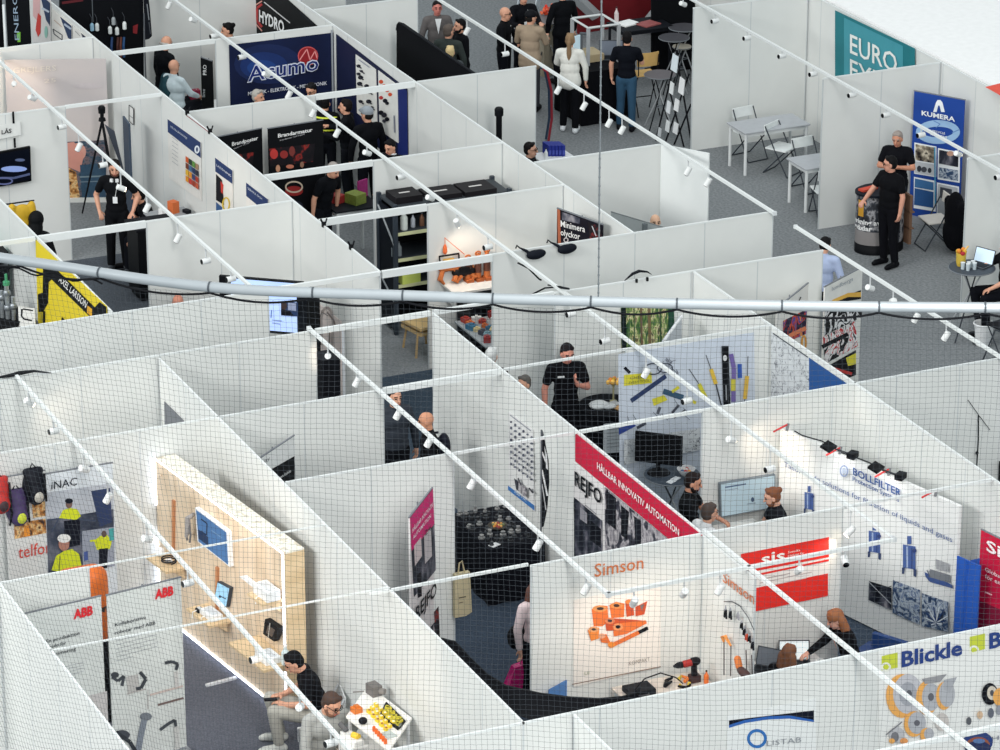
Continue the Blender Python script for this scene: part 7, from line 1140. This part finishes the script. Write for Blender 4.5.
device('white control device on the middle wooden shelf', on_shelf(s2, .62, .5), (.30, .16, .07)); device('dark round button on the middle wooden shelf', on_shelf(s2, .3, .3), (.08, .08, .05), (40, 40, 44))
device('white box with printed lines on the near wooden shelf', on_shelf(s3, .55, .55), (.34, .18, .13)); device('pale device on the largest wooden shelf', on_shelf(s4, .75, .45), (.28, .2, .08))
m = MB(); p = offp(.0); a = [offp(.02).at(x, y) for x, y in [(243, 575.6), (247, 575), (259, 584.6), (256, 586)]]; m.prism(a, nW*.05); simple('white_bar', 'slanting white bar above the near wooden shelf', 'bar', m, (236, 238, 240))
# screens on the wall
def panel_px(name, label, cat, quad, d, frame, scr, bez=.03):
    p = offp(d); q = [p.at(x, y) for x, y in quad]; s = thing(name, label, cat, (q[0]+q[2])/2); m = MB(); m.prism(q, nW*-(d-.004)); m.build('frame', frame, s)
    c = sum(q, V((0, 0, 0)))/4; qi = [v+(c-v)*bez*2.4 for v in q]; m = MB(); m.poly([v+nW*.003 for v in qi]); m.build('screen', scr, s); return s, p
s, p = panel_px('wall_monitor', 'white framed monitor with blue screen on the wooden display wall', 'monitor', [(195, 507.6), (227.6, 532), (229.6, 567), (197.6, 541.6)], .06, (236, 238, 240), C(66, 104, 150, emit=.35, var=.02))
prints(p, [('l', [(201, 519), (207, 523.6), (206.6, 535), (200.6, 531)], 1.2, (26, 44, 76)), ('p', [(198, 529), (208, 537), (208.4, 546), (198.4, 538.4)], (30, 52, 88)), ('l', [(211, 530), (222, 538)], 1, (110, 146, 186))], 'picture', s, off=.005)
s, p = panel_px('tablet', 'pale blue tablet hung on the wooden display wall', 'tablet', [(217.6, 581.6), (230, 588), (226.6, 607.4), (214, 599.6)], .05, (60, 66, 74), C(150, 196, 226, emit=.3, var=.02)); prints(p, [('e', 220, 596.6, 1.4, 1.2, (30, 40, 60)), ('l', [(220, 596), (226, 599)], 1, (60, 80, 110))], 'picture', s, off=.005)
q = offp(.1).at(188, 526); e = thing('gripper', 'small metal gripper arm mounted on the wooden display wall', 'gripper', q); 
m = MB(); m.tube([q-nW*.09+Z*.14, q+Z*.1, q-Z*.02, q+nW*.03-Z*.14], [.02, .035, .04, .02], 8); m.build('arm', (150, 146, 144), e)
for s_ in (-1, 1): m = MB(); m.tube([q+Z*.02+dW*s_*.03, q-Z*.1+dW*s_*.06, q-Z*.2+dW*s_*.03], .014, 6); m.build('finger', (110, 108, 108), e)
q = offp(.06).at(271, 628); m = MB(); a = math.atan2(dW.y, dW.x); m.prism([offp(.08).at(x, y) for x, y in [(265, 619), (279, 628.6), (274, 641.6), (263, 634)]], nW*-.07); e = thing('demo_box', 'black demonstration box leaning on the largest wooden shelf', 'box', q); m.build('box_body', (36, 34, 34), e); prints(offp(.081), [('p', [(268, 625), (275, 630), (272, 637), (266, 633)], (96, 84, 76)), ('l', [(270, 623), (268, 638)], .8, (190, 186, 180))], 'print', e)
q = on_shelf(s4, .98, .75); bottle('pale translucent bottle at the near end of the largest wooden shelf', q, .24, .05, (206, 220, 222), (236, 238, 240))
# orange robot glimpsed between the roll-ups
q = pz(103, 600, 1.5); q = V((-37.6, 11.75, 0)); e = thing('industrial_robot', 'orange robot arm on a black base glimpsed between the roll-ups', 'robot', q); m = MB(); m.lathe(q, [(.3, 0), (.3, .1), (.22, .14), (.2, 1.0)], 20); m.build('base', (22, 24, 30), e)
m = MB(); m.cap(q+Z*1.05, q+Z*1.75+dW*.05, .2, .17); m.cap(q+Z*1.75, q+Z*1.8+nW*.3, .15, .12); o = m.build('arm', C(208, 104, 40, rough=.45, var=.06), e, True); m = MB(); m.tube([q+Z*1.38-dW*.01, q+Z*1.46], .215, 16); m.build('joint_ring', (60, 50, 46), e)
# backpacks hung on the wall behind
def backpack(label, x, y, c, c2, h=.46):
    q = pX(x, y, -39.6); e = thing('backpack', label, 'backpack', q); m = MB(); m.ell(q, (.12, .15, h/2)); m.ell(q+V((.07, 0, -.08)), (.1, .12, h*.3)); m.cap(q+V((-.02, -.08, h*.4)), q+V((-.02, .08, h*.4)), .05); solid(m, 'bag_body', C(c), None, .014).parent = e; e.children[-1].location = -e.location
    m = MB(); m.ell(q+V((.15, .01, -.09)), (.035, .06, .07)); m.build('front_pocket', c2, e, True); m = MB(); m.tube([q+V((0, -.05, h*.46)), q+V((-.04, 0, h*.6)), q+V((0, .05, h*.46))], .01); m.build('handle', (30, 30, 36), e)
    for s_ in (-1, 1): m = MB(); m.tube([q+V((.05, s_*.12, h*.35)), q+V((.13, s_*.1, 0)), q+V((.08, s_*.12, -h*.4))], .014); m.build('strap', (26, 26, 32), e)
backpack('purple and black backpack hung by the red-lettered roll-up', 17, 507, (66, 52, 92), (190, 200, 60)); backpack('black and silver backpack hung highest by the hi-vis roll-up', 34, 486, (34, 36, 44), (176, 172, 164)); backpack('red backpack cut by the picture edge', -1, 495, (176, 44, 40), (60, 40, 44))
# chairs and the table of yellow parts
def at_person(label):
    return next(o for o in COL.objects if o.get('label') == label)
pm = at_person('young man in black T-shirt and light trousers sitting with a phone'); f = heading(-78); folding_chair('white wire-framed chair under the young man with a phone', pm.location, (math.cos(f), math.sin(f)), seat=(214, 216, 216), frame=(196, 200, 204), h=.26)
pm = at_person('man in grey shirt and glasses sitting at the white table of yellow parts'); f = heading(15); folding_chair('white chair under the man in grey shirt and glasses', pm.location, (math.cos(f), math.sin(f)), seat=(206, 208, 208), frame=(120, 124, 130), h=.39)
ZT = 1.25; tq = [pz(x, y, ZT) for x, y in [(368, 685), (412, 717.6), (389, 750), (346, 716)]]; c = sum(tq, V((0, 0, 0)))/4; e = thing('demo_table', 'white high demonstration table of yellow and orange sensor parts', 'table', (c.x, c.y, 0))
m = MB(); m.prism(tq, (0, 0, -.03)); m.build('tabletop', (230, 228, 224), e, bev=.004)
for v in tq: m = MB(); k = v+(c-v)*.12; m.tube([V((k.x, k.y, 0)), k-Z*.03], .022, 8); m.build('leg', (206, 208, 210), e)
def onT(x, y, z=0): return pz(x, y, ZT)+Z*z
ang = math.atan2((tq[1]-tq[0]).y, (tq[1]-tq[0]).x)
e = thing('motor_unit', 'grey motor unit at the corner of the demonstration table', 'motor', onT(374, 694)); q = onT(374, 694); m = MB(); m.cbox(q+Z*.06, (.16, .12, .12), ang); m.build('casing', (110, 106, 104), e); m = MB(); m.tube([q+Z*.06, q+Z*.06+V((.14*math.cos(ang+.5), .14*math.sin(ang+.5), 0))], .035, 12); m.build('shaft_housing', (130, 126, 122), e); m = MB(); m.tube([q-V((.05, .1, -.03)), q-V((.12, .2, -.01))], .008); m.build('lead', (120, 118, 116), e)
m = MB(); q = onT(356.5, 712); m.cbox(q+Z*.03, (.1, .1, .06), ang); m.cbox(q+Z*.07, (.05, .05, .03), ang); simple('orange_block', 'orange block with dark knob at the edge of the demonstration table', 'block', m, (206, 116, 50))
m = MB(); q = onT(363, 724); m.ell(q+Z*.04, (.05, .05, .04)); simple('rubber_foot', 'black rubber part at the edge of the demonstration table', 'part', m, (36, 36, 40))
for i in range(5):
    for j in range(3):
        x = 371+i*4.2+j*3.6-2; y = 711+i*4.4-j*3.2+2; q = onT(x, y); e = thing('sensor_block', 'small yellow sensor block in the rows on the demonstration table', 'sensor', q, 0, 'yellow sensor blocks on the demonstration table'); m = MB(); m.cbox(q+Z*.02, (.055, .036, .04), ang); m.build('block', (230, 200, 56), e); m = MB(); m.cbox(q+Z*.043+V((.012, 0, 0)), (.018, .024, .008), ang); m.build('lens', (150, 84, 60) if j == 0 else (240, 236, 220), e)
for i in range(6): q = onT(374+i*2.3, 731+i*2.5); m = MB(); m.lathe(q, [(.018, 0), (.018, .05), (.01, .06)], 10); tag(m.build('orange_fuse', (216, 100, 36)), 'orange cylinder in the row at the edge of the demonstration table', 'part', 'orange cylinders on the demonstration table')
fq = [(386, 704), (404, 722), (399, 730), (381, 716)]; m = MB(); q4 = [onT(x, y, .005) for x, y in fq]; cen = sum(q4, V((0, 0, 0)))/4
e = thing('parts_tray', 'black framed tray full of yellow pieces on the demonstration table', 'tray', cen); m.tube(q4, .022, 6, closed=True); m.build('tray_frame', (40, 42, 44), e); m = MB(); m.prism(q4, (0, 0, .006)); m.build('tray_floor', (120, 124, 116), e); rr = random.Random(4); m = MB()
for i in range(34): u, v = rr.random()*.84+.08, rr.random()*.8+.1; q = (q4[0]*(1-u)+q4[1]*u)*(1-v)+(q4[3]*(1-u)+q4[2]*u)*v; m.cbox(q+Z*.02, (.04, .03, .024), rr.random()*3)
o = m.build('yellow_pieces', (206, 192, 62), e); o['kind'] = 'stuff'
m = MB(); q = onT(389, 735); m.cbox(q+Z*.004, (.16, .12, .01), ang); simple('grey_plate', 'flat grey plate in front of the black framed tray', 'plate', m, (176, 186, 184))
q = pz(404, 741, .7); q.y -= .16; rect_table('white lower table with yellow parts beside the demonstration table', q.x-.25, q.y-.3, q.x+.45, q.y+.0, .7, (230, 228, 224))
for i in range(6): v = pz(395+i*4, 744-i*.8, .7); v.y = min(v.y, q.y-.02); m = MB(); m.cbox(v+Z*.025, (.06, .04, .05), i); tag(m.build('yellow_part', (220, 186, 56) if i % 3 else (60, 58, 54)), '%s part on the white lower table' % ('yellow' if i % 3 else 'dark'), 'part', '%s parts on the white lower table' % ('yellow' if i % 3 else 'dark'))
q = pz(352, 738, 1.1); e = thing('test_device', 'white hand-held test device with yellow cylinder near the man in grey', 'device', q); m = MB(); m.cbox(q, (.32, .12, .06), ang); m.build('casing', (222, 222, 220), e, bev=.008); m = MB(); m.tube([q+V((.02, 0, .05)), q+V((.1, .04, .05))], .035, 12); m.build('yellow_cylinder', (230, 190, 60), e); m = MB(); m.tube([q-V((.1, .02, -.04)), q-V((.2, .06, -.1))], .03, 10); m.build('knob', (90, 90, 92), e)
q2 = MB(); q2.box((q.x-.1, q.y-.12, 0), (q.x+.14, q.y+.12, 1.06)); e = thing('stand_counter', 'white counter carrying the hand-held test device', 'counter', (q.x, q.y, 0)); q2.build('counter_body', (214, 214, 212), e); m = MB(); m.box((q.x-.12, q.y-.14, 1.04), (q.x+.16, q.y+.14, 1.068)); m.build('countertop', (232, 232, 230), e)
# ---------------------------------------------------------------- light of the hall
w = bpy.data.worlds.new('hall_daylight'); S.world = w; w.use_nodes = True
nt = w.node_tree; bg = nt.nodes['Background']; bg.inputs['Color'].default_value = (.86, .965, 1.0, 1); bg.inputs['Strength'].default_value = .58
def area(name, loc, size, e, col, rot=(0, 0, 0)):
    L = bpy.data.lights.new(name, 'AREA'); L.shape = 'RECTANGLE'; L.size, L.size_y = size; L.energy = e; L.color = col
    o = bpy.data.objects.new(name, L); COL.objects.link(o); o.location = loc; o.rotation_euler = rot; return o
# hall luminaires under the roof: rows over the stands and over the balcony side
def aim(o, to): o.rotation_mode = 'QUATERNION'; o.rotation_quaternion = (V(to)-o.location).to_track_quat('-Z', 'Y'); return o
for X in (-62, -42): area('hall_luminaire', (X, 18, 24), (4, 34), 1300, (1, .98, .95))
aim(area('hall_luminaire', (-34, -16, 20), (30, 6), 9300, (1, .99, .96)), (-38, 14, 0))
aim(area('hall_luminaire', (-6, 10, 22), (6, 26), 8000, (1, .99, .96)), (-38, 16, 0))
vs = S.view_settings; vs.view_transform = 'Standard'; vs.look = 'None'; vs.gamma = 1; vs.use_curve_mapping = False; vs.exposure = 0.0
S.display_settings.display_device = 'sRGB'
S.cycles.max_bounces = 6; S.cycles.diffuse_bounces = 4; S.cycles.use_denoising = True
S.cycles.sample_clamp_indirect = 4
